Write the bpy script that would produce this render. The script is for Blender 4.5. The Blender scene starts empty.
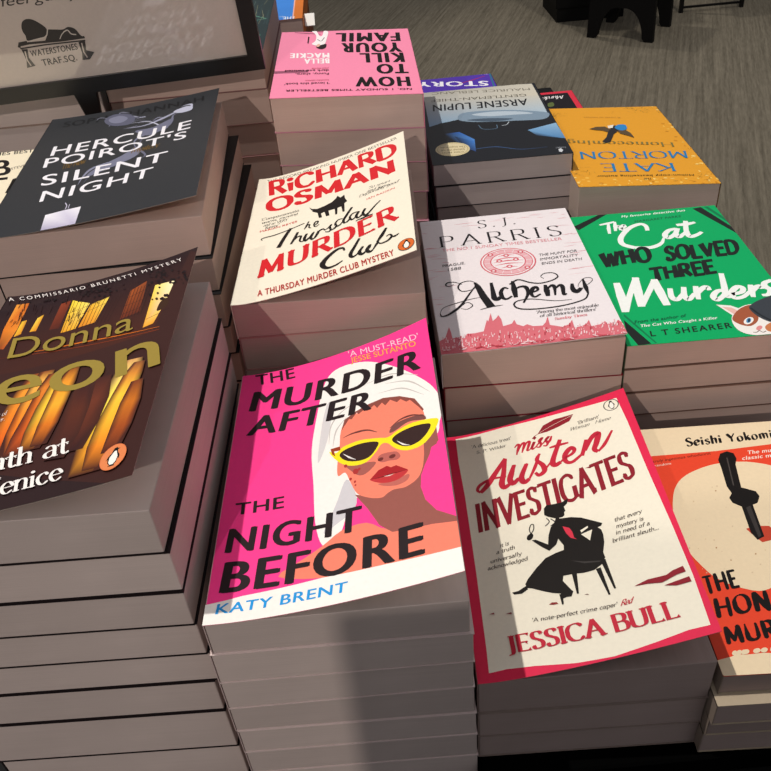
import bpy, bmesh, math, random
from mathutils import Vector, Matrix
from mathutils.geometry import tessellate_polygon

# ------------------------------------------------------------------ units
# The layout below is written in millimetres with z = 0 at eye level; MM turns it into metres with the floor at z = 0.
Z0 = 1246.0
def MM(x, y, z): return Vector((x / 1000.0, y / 1000.0, (z + Z0) / 1000.0))
C = bpy.context.scene.collection
rnd = random.Random(7)

def lin(h):
    h = h.lstrip('#'); c = [int(h[i:i + 2], 16) / 255.0 for i in (0, 2, 4)]
    return tuple((x / 12.92 if x <= 0.04045 else ((x + 0.055) / 1.055) ** 2.4) for x in c) + (1.0,)

# ------------------------------------------------------------------ materials
def new_mat(name):
    m = bpy.data.materials.new(name); m.use_nodes = True
    return m, m.node_tree.nodes, m.node_tree.links, m.node_tree.nodes['Principled BSDF']

def plain(name, hexcol, rough=0.5, spec=0.4, metal=0.0, noise=0.0, scale=60):
    m, n, l, b = new_mat(name)
    b.inputs['Roughness'].default_value = rough
    b.inputs['Specular IOR Level'].default_value = spec
    b.inputs['Metallic'].default_value = metal
    tc = n.new('ShaderNodeTexCoord'); nz = n.new('ShaderNodeTexNoise'); nz.inputs['Scale'].default_value = scale
    nz.inputs['Detail'].default_value = 4
    l.new(tc.outputs['Object'], nz.inputs['Vector'])
    mx = n.new('ShaderNodeMix'); mx.data_type = 'RGBA'
    c = lin(hexcol)
    mx.inputs[6].default_value = tuple(x * (1 - noise) for x in c[:3]) + (1,)
    mx.inputs[7].default_value = tuple(min(1, x * (1 + noise)) for x in c[:3]) + (1,)
    l.new(nz.outputs['Fac'], mx.inputs[0]); l.new(mx.outputs[2], b.inputs['Base Color'])
    return m

def print_mat(name, rough, spec, coat=0.0):
    """Printed card: the ink colours are stored on the mesh, the gloss and a faint paper grain are procedural."""
    m, n, l, b = new_mat(name)
    at = n.new('ShaderNodeAttribute'); at.attribute_name = 'ink'
    tc = n.new('ShaderNodeTexCoord'); nz = n.new('ShaderNodeTexNoise'); nz.inputs['Scale'].default_value = 420; nz.inputs['Detail'].default_value = 2
    l.new(tc.outputs['Object'], nz.inputs['Vector'])
    mr = n.new('ShaderNodeMapRange'); mr.inputs[3].default_value = 0.94; mr.inputs[4].default_value = 1.04
    l.new(nz.outputs['Fac'], mr.inputs[0])
    mx = n.new('ShaderNodeVectorMath'); mx.operation = 'SCALE'
    l.new(at.outputs['Color'], mx.inputs[0]); l.new(mr.outputs[0], mx.inputs['Scale'])
    l.new(mx.outputs[0], b.inputs['Base Color'])
    b.inputs['Roughness'].default_value = rough; b.inputs['Specular IOR Level'].default_value = spec
    b.inputs['Coat Weight'].default_value = coat; b.inputs['Coat Roughness'].default_value = 0.25
    return m

def page_mat(name, hexcol, dark):
    """Trimmed paper edges: very fine streaks along the leaves, broad soft blotches."""
    m, n, l, b = new_mat(name)
    tc = n.new('ShaderNodeTexCoord')
    mp = n.new('ShaderNodeMapping'); mp.inputs['Scale'].default_value = (14, 14, 3600)
    l.new(tc.outputs['Object'], mp.inputs['Vector'])
    nz = n.new('ShaderNodeTexNoise'); nz.inputs['Scale'].default_value = 1; nz.inputs['Detail'].default_value = 5; nz.inputs['Roughness'].default_value = .6
    l.new(mp.outputs[0], nz.inputs['Vector'])
    n2 = n.new('ShaderNodeTexNoise'); n2.inputs['Scale'].default_value = 18; n2.inputs['Detail'].default_value = 3
    l.new(tc.outputs['Object'], n2.inputs['Vector'])
    oi = n.new('ShaderNodeObjectInfo')
    ad = n.new('ShaderNodeMath'); ad.operation = 'MULTIPLY_ADD'; ad.inputs[1].default_value = .6; 
    l.new(nz.outputs['Fac'], ad.inputs[0])
    m2 = n.new('ShaderNodeMath'); m2.operation = 'MULTIPLY'; m2.inputs[1].default_value = .4; l.new(n2.outputs['Fac'], m2.inputs[0])
    l.new(m2.outputs[0], ad.inputs[2])
    rp = n.new('ShaderNodeMapRange'); rp.inputs[1].default_value = .3; rp.inputs[2].default_value = .7
    l.new(ad.outputs[0], rp.inputs[0])
    mx = n.new('ShaderNodeMix'); mx.data_type = 'RGBA'
    c = lin(hexcol)
    mx.inputs[6].default_value = tuple(x * (1 - dark) for x in c[:3]) + (1,); mx.inputs[7].default_value = c
    l.new(rp.outputs[0], mx.inputs[0])
    rr = n.new('ShaderNodeMapRange'); rr.inputs[3].default_value = .9; rr.inputs[4].default_value = 1.06
    l.new(oi.outputs['Random'], rr.inputs[0])
    sc = n.new('ShaderNodeVectorMath'); sc.operation = 'SCALE'
    l.new(mx.outputs[2], sc.inputs[0]); l.new(rr.outputs[0], sc.inputs['Scale'])
    l.new(sc.outputs[0], b.inputs['Base Color'])
    b.inputs['Roughness'].default_value = .85; b.inputs['Specular IOR Level'].default_value = .15
    bp = n.new('ShaderNodeBump'); bp.inputs['Strength'].default_value = .25; bp.inputs['Distance'].default_value = .0004
    l.new(nz.outputs['Fac'], bp.inputs['Height']); l.new(bp.outputs[0], b.inputs['Normal'])
    return m

# ------------------------------------------------------------------ object helpers
def link(name, me, mat, parent=None):
    o = bpy.data.objects.new(name, me); C.objects.link(o)
    if mat is not None:
        me.materials.clear()
        for m in (mat if isinstance(mat, (list, tuple)) else [mat]): me.materials.append(m)
    if parent is not None: o.parent = parent
    return o

def tag(o, label, cat, group=None, kind=None):
    if label: o['label'] = label
    if cat: o['category'] = cat
    if group: o['group'] = group
    if kind: o['kind'] = kind
    return o

def thing(name, label, cat, loc, rotz=0.0, group=None):
    o = bpy.data.objects.new(name, None); C.objects.link(o); o.empty_display_size = .02
    o.location = loc; o.rotation_euler = (0, 0, rotz)
    return tag(o, label, cat, group)

def from_bm(name, bm, mat, parent=None, smooth=False):
    me = bpy.data.meshes.new(name); bm.normal_update(); bm.to_mesh(me); bm.free()
    if smooth:
        for p in me.polygons: p.use_smooth = True
    return link(name, me, mat, parent)

def hexa(bm, pts):
    v = [bm.verts.new(p) for p in pts]       # 4 bottom, 4 top, both counter-clockwise from above
    fs = [(3, 2, 1, 0), (4, 5, 6, 7), (0, 1, 5, 4), (1, 2, 6, 5), (2, 3, 7, 6), (3, 0, 4, 7)]
    return [bm.faces.new([v[i] for i in f]) for f in fs]

def box(bm, x0, x1, y0, y1, z0, z1):
    return hexa(bm, [(x0, y0, z0), (x1, y0, z0), (x1, y1, z0), (x0, y1, z0), (x0, y0, z1), (x1, y0, z1), (x1, y1, z1), (x0, y1, z1)])

def bevel(bm, w, seg=2):
    bmesh.ops.bevel(bm, geom=list(bm.edges), offset=w, segments=seg, affect='EDGES', profile=.5)

# ------------------------------------------------------------------ pen lettering: letters as strokes of a broad pen
def catmull(p, n=6):
    if len(p) < 3: return p
    out = []; q = [tuple(2 * a - b for a, b in zip(p[0], p[1]))] + list(p) + [tuple(2 * a - b for a, b in zip(p[-1], p[-2]))]
    if p[0] == p[-1]: q[0] = p[-2]; q[-1] = p[1]
    for i in range(1, len(q) - 2):
        for k in range(n):
            t = k / n; a, b, c, d = q[i - 1], q[i], q[i + 1], q[i + 2]
            out.append(tuple(.5 * (2 * b[j] + (c[j] - a[j]) * t + (2 * a[j] - 5 * b[j] + 4 * c[j] - d[j]) * t * t + (3 * b[j] - a[j] - 3 * c[j] + d[j]) * t ** 3) for j in (0, 1)))
    out.append(tuple(p[-1][:2])); return out

def parse(g):
    adv, body = g.split(':', 1); st = []
    for s in body.split(';'):
        s = s.strip()
        if not s: continue
        k, *xy = s.split(); v = [float(a) / 100 for a in xy]
        st.append((k, [(v[i], v[i + 1]) for i in range(0, len(v), 2)]))
    return float(adv) / 100, st
GLYPHS = {
 'A': '74:l 4 0 37 100;l 37 100 70 0;l 16 35 58 35', 'B': '64:l 10 0 10 100;c 10 100 34 100 50 92 54 76 48 60 32 53 10 53;c 10 53 36 53 54 46 60 28 54 8 36 0 10 0',
 'C': '76:c 70 82 56 97 40 100 20 92 8 72 6 50 8 28 20 8 40 0 56 3 70 18', 'D': '76:l 10 0 10 100;c 10 100 36 100 56 90 68 70 70 50 68 30 56 10 36 0 10 0',
 'E': '58:l 10 0 10 100;h 10 100 54 100;h 10 52 46 52;h 10 0 56 0', 'F': '55:l 10 0 10 100;h 10 100 52 100;h 10 52 44 52',
 'G': '80:c 70 84 56 97 40 100 20 92 8 72 6 50 8 28 20 8 42 0 58 3 70 12;l 70 10 70 44', 'H': '78:l 10 0 10 100;l 68 0 68 100;l 10 52 68 52',
 'I': '24:l 12 0 12 100', 'J': '40:c 27 100 27 60 27 10 22 -8 8 -14', 'K': '70:l 10 0 10 100;l 64 100 12 46;l 26 58 66 0', 'L': '56:l 10 0 10 100;h 10 0 54 0',
 'M': '90:l 10 0 14 100;l 14 100 45 14;l 45 14 76 100;l 76 100 80 0', 'N': '80:l 12 0 12 100;l 12 100 68 0;l 68 0 68 100',
 'O': '82:c 41 100 20 92 8 72 6 50 8 28 20 8 41 0 62 8 74 28 76 50 74 72 62 92 41 100', 'P': '60:l 10 0 10 100;c 10 100 36 100 52 92 56 74 50 56 34 48 10 48',
 'Q': '82:c 41 100 20 92 8 72 6 50 8 28 20 8 41 0 62 8 74 28 76 50 74 72 62 92 41 100;l 46 24 78 -10', 'R': '66:l 10 0 10 100;c 10 100 36 100 52 92 55 75 50 58 34 51 10 51;l 32 51 64 0',
 'S': '56:c 48 84 40 96 27 100 14 95 8 80 13 64 28 53 43 42 49 26 44 8 28 0 14 3 6 18', 'T': '64:l 32 0 32 100;h 3 100 61 100', 'U': '76:c 10 100 10 40 14 10 38 0 60 10 66 40 66 100',
 'V': '72:l 3 100 36 0;l 36 0 69 100', 'W': '100:l 3 100 27 0;l 27 0 50 92;l 50 92 73 0;l 73 0 97 100', 'X': '70:l 4 100 66 0;l 64 100 6 0', 'Y': '68:l 3 100 34 46;l 65 100 34 46;l 34 46 34 0',
 'Z': '64:h 8 100 58 100;l 58 100 6 0;h 6 0 60 0',
 'a': '50:c 10 54 20 64 32 62 38 50 38 20 40 4 48 2;c 38 38 20 34 8 24 8 8 20 0 32 6 38 16', 'b': '54:l 10 2 10 102;c 10 44 22 62 38 60 48 46 48 22 40 4 26 -1 10 8', 'c': '46:c 42 50 32 64 18 58 8 42 8 22 16 4 28 -1 42 12',
 'd': '55:l 45 0 45 102;c 45 46 32 64 16 58 7 40 8 18 18 0 32 2 45 18', 'e': '48:c 8 34 42 36 42 50 32 63 18 60 8 42 8 22 16 4 28 -1 43 12', 'f': '34:c 38 92 30 102 20 96 17 80 17 0;h 4 60 32 60',
 'g': '52:c 42 46 32 64 16 58 7 40 8 22 18 6 32 8 42 22;c 42 62 42 0 38 -24 24 -34 8 -26', 'h': '54:l 10 0 10 102;c 10 42 22 60 36 62 43 50 43 24 43 0', 'i': '24:l 12 0 12 62;d 12 86', 'j': '24:c 14 62 14 0 10 -22 -2 -30;d 14 86',
 'k': '50:l 10 0 10 102;l 42 62 12 28;l 22 38 46 0', 'l': '24:l 12 0 12 102', 'm': '82:l 10 0 10 62;c 10 42 20 58 32 62 40 50 40 24 40 0;c 40 42 50 58 62 62 70 50 70 24 70 0', 'n': '54:l 10 0 10 62;c 10 42 22 60 36 62 43 50 43 24 43 0',
 'o': '54:c 27 62 14 56 8 40 8 22 14 5 27 0 40 5 46 22 46 40 40 56 27 62', 'p': '54:l 10 -34 10 62;c 10 44 22 62 38 60 48 46 48 22 40 4 26 -1 10 8', 'q': '54:l 45 -34 45 62;c 45 46 32 64 16 58 7 40 8 18 18 0 32 2 45 18',
 'r': '40:l 10 0 10 62;c 10 40 18 56 28 62 38 58', 's': '42:c 36 52 28 62 18 62 10 54 11 42 22 34 34 26 36 12 28 0 16 0 6 10', 't': '34:c 16 86 15 40 16 10 24 0 34 8;h 3 60 32 60', 'u': '54:c 10 62 10 24 14 4 26 -1 38 8 43 26;l 43 62 43 0',
 'v': '48:l 4 62 24 0;l 24 0 44 62', 'w': '72:l 4 62 20 0;l 20 0 36 56;l 36 56 52 0;l 52 0 68 62', 'x': '48:l 6 62 42 0;l 42 62 6 0', 'y': '50:l 4 62 26 2;c 46 62 28 6 18 -22 4 -32', 'z': '46:h 6 60 40 60;l 40 60 6 0;h 6 0 42 0',
 '.': '20:d 10 3', ',': '20:l 12 6 6 -12', "'": '18:l 10 100 8 80', '-': '36:h 6 36 30 36', ' ': '32:', '1': '40:l 20 0 20 100', '3': '54:c 8 86 26 100 46 86 44 62 24 53 48 44 52 18 28 0 6 14',
 '5': '54:h 12 100 46 100;l 12 100 10 56;c 10 56 28 62 48 48 48 14 26 0 6 12', '8': '54:c 27 53 10 66 10 86 27 100 44 86 44 66 27 53 6 36 8 12 27 0 46 12 48 36 27 53', '0': '56:c 28 100 10 84 6 50 10 16 28 0 46 16 50 50 46 84 28 100',
}
GL = {k: parse(v) for k, v in GLYPHS.items()}

def strip(tris, pts, wf, cap=0.0):
    """A ribbon along pts; wf(direction, t) is its width. Adds triangles."""
    n = len(pts)
    if n < 2: return
    L, R = [], []
    for i, p in enumerate(pts):
        a, b = pts[max(0, i - 1)], pts[min(n - 1, i + 1)]
        dx, dy = b[0] - a[0], b[1] - a[1]; d = math.hypot(dx, dy) or 1e-9; dx /= d; dy /= d
        w = wf((dx, dy), i / (n - 1)) / 2
        ex = -cap if i == 0 else cap if i == n - 1 else 0
        L.append((p[0] - dy * w + dx * ex, p[1] + dx * w + dy * ex)); R.append((p[0] + dy * w + dx * ex, p[1] - dx * w + dy * ex))
    for i in range(n - 1):
        tris += [(R[i], R[i + 1], L[i + 1]), (R[i], L[i + 1], L[i])]

def disc(tris, x, y, r, n=10):
    for i in range(n):
        a, b = 2 * math.pi * i / n, 2 * math.pi * (i + 1) / n
        tris.append(((x, y), (x + r * math.cos(a), y + r * math.sin(a)), (x + r * math.cos(b), y + r * math.sin(b))))

def pen_text(s, thick=.16, thin=.05, nib=12, serif=.1, slant=0.0, track=0.0, join=False, rag=0.0, sw=1.0, seed=3, spike=0.0):
    """Triangles and bounding data of a line of lettering, cap height 1."""
    tris = []; subs = []; x = 0; rr = random.Random(seed); c, sn = math.cos(math.radians(nib)), math.sin(math.radians(nib)); prev = None
    lev = [0]
    def mark():
        k_ = len(tris) - len(subs)
        if k_: subs.extend([lev[0] % 12] * k_); lev[0] += 1
    for ch in s:
        adv, strokes = GL.get(ch, GL[' '])
        wf = lambda d, t: max(thin, thick * abs(d[0] * sn - d[1] * c))
        jy = rr.uniform(-rag, rag)
        off = lambda p: (x + p[0] * sw, p[1] + jy)
        ends = [p for k, st in strokes if k != 'd' for p in st]
        for k, st in strokes:
            mark()
            if k == 'd': disc(tris, *off(st[0]), thick * .62); continue
            pts = [off(p) for p in (catmull(st) if k == 'c' else st)]
            if spike:
                (ax, ay), (bx, by) = pts[0], pts[-1]; e0, e1 = spike * rr.uniform(.6, 1.2), spike * rr.uniform(.6, 1.2)
                if k != 'c': pts = [(ax - (bx - ax) * e0 * .5, ay - (by - ay) * e0 * .5)] + [(ax + (bx - ax) * t / 5, ay + (by - ay) * t / 5) for t in range(6)] + [(bx + (bx - ax) * e1 * .5, by + (by - ay) * e1 * .5)]
                w0 = rr.uniform(.9, 1.25)
                strip(tris, pts, lambda d, t: max(thin, thick * abs(d[0] * sn - d[1] * c)) * w0 * (.35 + 1.0 * min(1, t * 6) * (1 if t < .75 else 1 - (t - .75) * 2.6)))
            elif k == 'l' and rag:
                (ax, ay), (bx, by) = pts[0], pts[-1]
                w0, w1 = rr.uniform(.75, 1.25), rr.uniform(.75, 1.3)
                strip(tris, [(ax + (bx - ax) * t / 4, ay + (by - ay) * t / 4) for t in range(5)], lambda d, t: max(thin, thick * abs(d[0] * sn - d[1] * c)) * (w0 + (w1 - w0) * t))
            else:
                strip(tris, pts, wf, cap=thin * .5 if k in 'lh' and not join else 0)
            mark()
            if join or k == 'c':
                for e in (pts[0], pts[-1]): mark(); disc(tris, e[0], e[1], (thin + (thick * .15 if join else 0)) * .5, 8)
            mark()
            if serif and k in 'lc':
                for e in (st[0], st[-1]):
                    if k == 'c' and not (abs(e[1]) < .01 or abs(e[1] - 1) < .01 or abs(e[1] - .62) < .01): continue
                    if k == 'c' and ch in 'BDPROQbceogadpqsCGS083': continue
                    if e[1] in (0.0, 1.0, 1.02, .62, -.34) and sum(1 for q in ends if abs(q[0] - e[0]) + abs(q[1] - e[1]) < .03) < 2:
                        ex, ey = off(e); h = max(thin, .035)
                        y0 = ey - (h if e[1] > .3 else 0); l0 = serif * (1 if e[1] in (0.0, 1.0) else 1.0); r0 = serif if e[1] in (0.0, 1.0, -.34) else 0
                        l0 += thick * .3; r0 += thick * .3
                        tris += [((ex - l0, y0), (ex + r0, y0), (ex + r0, y0 + h)), ((ex - l0, y0), (ex + r0, y0 + h), (ex - l0, y0 + h))]
            mark()
            if serif and k == 'h':
                for e in (st[0], st[-1]):
                    if sum(1 for q in ends if abs(q[0] - e[0]) + abs(q[1] - e[1]) < .03) < 2 and e[0] > .0 and not (e[0] == .1):
                        ex, ey = off(e); sg = -1 if e[1] > .5 else 1
                        w = max(thin, .04); ln = serif * 1.6
                        tris += [((ex - w, ey), (ex, ey), (ex, ey + sg * ln)), ((ex - w * 2.2, ey), (ex, ey), (ex - w * .2, ey + sg * ln))]
        mark()
        if join and strokes:
            a = off(min((st[0] for k, st in strokes if k != 'd'), key=lambda p: p[0])); last = [st for k, st in strokes if k in 'lch'][-1]
            e = off(last[-1])
            if prev and ch.islower(): strip(tris, catmull([prev, ((prev[0] + a[0]) / 2, min(prev[1], a[1]) + .08), (a[0], a[1] * .7 + .05)]), lambda d, t: max(thin, thick * .45))
            prev = e if ch.islower() and e[1] < .3 and e[1] > -.1 else None
        x += (adv + track) * sw
    mark()
    m = .5 * max(thin, thick * abs(sn))          # the pen's own width above and below the skeleton
    return [(tuple((p[0] + slant * p[1], (p[1] + m) / (1 + 2 * m)) for p in t), q) for t, q in zip(tris, subs)]

def sans_text(s, bold=0.0, track=1.0):
    """Plain sans lettering; weight is added by laying shifted copies of the letters over each other."""
    cu = bpy.data.curves.new('t', 'FONT'); cu.body = s; cu.space_character = track; cu.resolution_u = 5; cu.fill_mode = 'FRONT'
    o = bpy.data.objects.new('t', cu); C.objects.link(o)
    dg = bpy.context.evaluated_depsgraph_get(); me = bpy.data.meshes.new_from_object(o.evaluated_get(dg))
    me.calc_loop_triangles()
    k = 1 / .729
    tris = [tuple((me.vertices[i].co.x * k, me.vertices[i].co.y * k) for i in t.vertices) for t in me.loop_triangles]
    bpy.data.objects.remove(o); bpy.data.curves.remove(cu); bpy.data.meshes.remove(me)
    if not bold: return [(t, 0) for t in tris]
    h = bold * .5
    if bold > .06: sh = [(bold * i / 4, h * .45 * ((i % 3) - 1)) for i in (0, -4, 4, -3, 3, -2, 2, -1, 1)]; return [(tuple((p[0] + dx, p[1] + dy) for p in t), i) for i, (dx, dy) in enumerate(sh) for t in tris]
    sh = [(0, 0), (-bold, 0), (bold, 0), (-bold * .5, 0), (bold * .5, 0), (0, h * .8), (0, -h * .8)] if bold < .04 else [(0, 0), (-bold, 0), (bold, 0), (-bold * .66, 0), (bold * .66, 0), (-bold * .33, h * .6), (bold * .33, -h * .6)]
    return [(tuple((p[0] + dx, p[1] + dy) for p in t), i) for i, (dx, dy) in enumerate(sh) for t in tris]

SANS_CACHE = {}
STYLES = {
 'sans': lambda s: sans_text(s, .0), 'semi': lambda s: sans_text(s, .012, 1.03), 'bold': lambda s: sans_text(s, .026, 1.08), 'black': lambda s: sans_text(s, .05, 1.12), 'heavy': lambda s: sans_text(s, .085, 1.26), 'wide': lambda s: sans_text(s, .025, 1.25),
 'widel': lambda s: sans_text(s, .0, 1.4),
 'serif': lambda s: pen_text(s, .13, .045, 8, .08), 'serifl': lambda s: pen_text(s, .09, .035, 10, .07, track=.28),
 'serifb': lambda s: pen_text(s, .2, .06, 6, .09, track=.05),
 'roman': lambda s: pen_text(s, .115, .04, 14, .05, track=.06),
 'slab': lambda s: pen_text(s, .235, .13, 0, .05, track=.08),
 'flare': lambda s: pen_text(s, .215, .1, 12, .06, track=.15),
 'cut': lambda s: pen_text(s, .24, .17, 20, 0, track=.1, rag=.02),
 'cutb': lambda s: pen_text(s, .33, .22, 15, 0, track=.12, rag=.03, seed=8),
 'brush': lambda s: pen_text(s, .21, .09, 35, 0, slant=.15, track=.02, join=True),
 'brushb': lambda s: pen_text(s, .24, .12, 40, 0, slant=.1, track=.02, join=True),
 'script': lambda s: pen_text(s, .16, .05, 30, 0, slant=.32, track=-.02, join=True),
 'black_letter': lambda s: pen_text(s, .24, .05, 38, .03, track=.02),
 'orient_small': lambda s: pen_text(s, .18, .08, 32, 0, track=.12, rag=.02, spike=.05), 'med': lambda s: sans_text(s, .016, 1.12), 'orient': lambda s: pen_text(s, .2, .1, 28, 0, track=.16, rag=.04, spike=.14),
 'hand': lambda s: pen_text(s, .12, .08, 30, 0, track=.02),
 'italic': lambda s: pen_text(s, .1, .05, 25, 0, slant=.25, track=.0),
}

# ------------------------------------------------------------------ layout of the stacks
# every length in millimetres; z measured from the eye level of the photographer, table top at ZT
ZT=-496.0
def run(z0,zs,n):   # continue a list of heights down to the table in n equal steps
    a=list(zs); last=a[-1]; l=last if isinstance(last,(int,float)) else sum(last)/2
    for i in range(1,n+1): a.append(l+(ZT-l)*i/n)
    return [z0]+a
STACKS={
 'leon':dict(W=129,L=198,x=-238.0,y=266.2,yaw=-1.6,z=run(-262,[-291,-319,-345,-371,-396,-424,-462],1),H=(22,24),p=1.5,
   jit=[(0,0,0),(2,0,0.1),(2.2,-.5,-.1),(3,0,0),(4,.6,.1),(1.8,0,0),(2.3,-.4,0,14),(3,0,0,14)]),
 'herc':dict(W=152,L=229,x=-265.0,y=519.5,yaw=2.0,z=run(-248,[-279,-306,-335,-360],5),H=(15,12),p=1.5,
   jit=[(0,0,0),(1,1.5,-2.0),(2,1.5,-3.6),(3,0,-2.4),(5,0,-2),(3,0,-2),(4,0,-2),(4,0,-2),(4,0,-2)]),
 'thu':dict(W=129,L=198,x=-96.7,y=470.5,yaw=-2.0,z=run((-288,-289.6),[-315,-342],6),H=(32,33),p=1.25,
   jit=[(0,0,0),(.6,0,.4),(0,0,0)]),
 'murd':dict(W=129,L=198,x=-98.6,y=249.4,yaw=-1.2,z=[(-329.4,-326.2),(-353,-352),(-378,-376),(-403,-400),(-425.5,-425),(-448,-447),(-471,-470),-496],H=(22,31),p=1.6,
   jit=[(0,0,0),(1.6,-.5,0,3),(1.4,0,.1,3),(1.6,.3,0,3.4),(2.4,0,0,3.4),(2.6,0,0,3.4),(2.8,0,0,3)]),
 'aus':dict(W=127.2,L=198,x=33.5,y=249.7,yaw=-1.9,z=[(-402,-396),(-431,-430),(-455,-455),(-478,-478)],H=(27,28),p=1.35,
   jit=[(0,0,0),(0,-.6,.2),(0,0,.3)]),
 'honj':dict(W=129,L=198,x=163.5,y=243.0,yaw=-2.5,z=[-406,-423,-442,-458,-478],H=(0,0),p=1.5,
   jit=[(0,0,0),(-3.0,-7,.6),(-3,-4,.4),(-3.5,-3,.2)]),
 'alch':dict(W=129,L=201,x=40.6,y=466.6,yaw=-0.9,z=run((-342,-340.5),[(-372,-374),-403.5],3),H=(3,0),p=1.5,
   jit=[(0,0,0),(1,0,.3),(1.6,.5,0)]),
 'cat':dict(W=130,L=198,x=171.0,y=467.0,yaw=-1.3,z=run(-350,[-371,-392.5,-414,-435],3),H=(0,0),p=1.5,
   jit=[(0,0,0),(0,-.6,.2),(1,-1.2,0),(2,.5,.2),(3,-.8,0),(2,0,0),(2,0,0)]),
 'pink':dict(W=129,L=198,x=-73.7,y=700.8,yaw=-.8,z=run((-232,-239.5),[(-262,-269),(-292,-300),(-321,-328.5),(-350,-356.5)],5),H=(0,0),p=1.5,flip=1,
   jit=[(0,0,0),(.3,0,0),(.6,.5,0)]),
 'lupin':dict(W=129.5,L=196,x=62.5,y=723.5,yaw=-.9,z=run(-314.5,[-336,-357.6],6),H=(0,0),p=1.5,flip=1,
   jit=[(0,0,0),(1.6,-.8,.3),(2.5,0,.3)]),
 'kate':dict(W=129,L=198,x=189.5,y=686.8,yaw=-1.1,z=run((-332,-340.5),[(-373,-377)],3),H=(0,0),p=1.5,flip=1,
   jit=[(0,0,0)]),
}

SIGN = dict(x=-79.5, y=765.0, z=-227.0, w=331.0, h=128.0, lean=-4.0, roll=-2.2, yaw=0.0, post=-164.0)
LIGHT = dict(key=380.0, front=108.0, floor=118.0, amb=.36)

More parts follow.
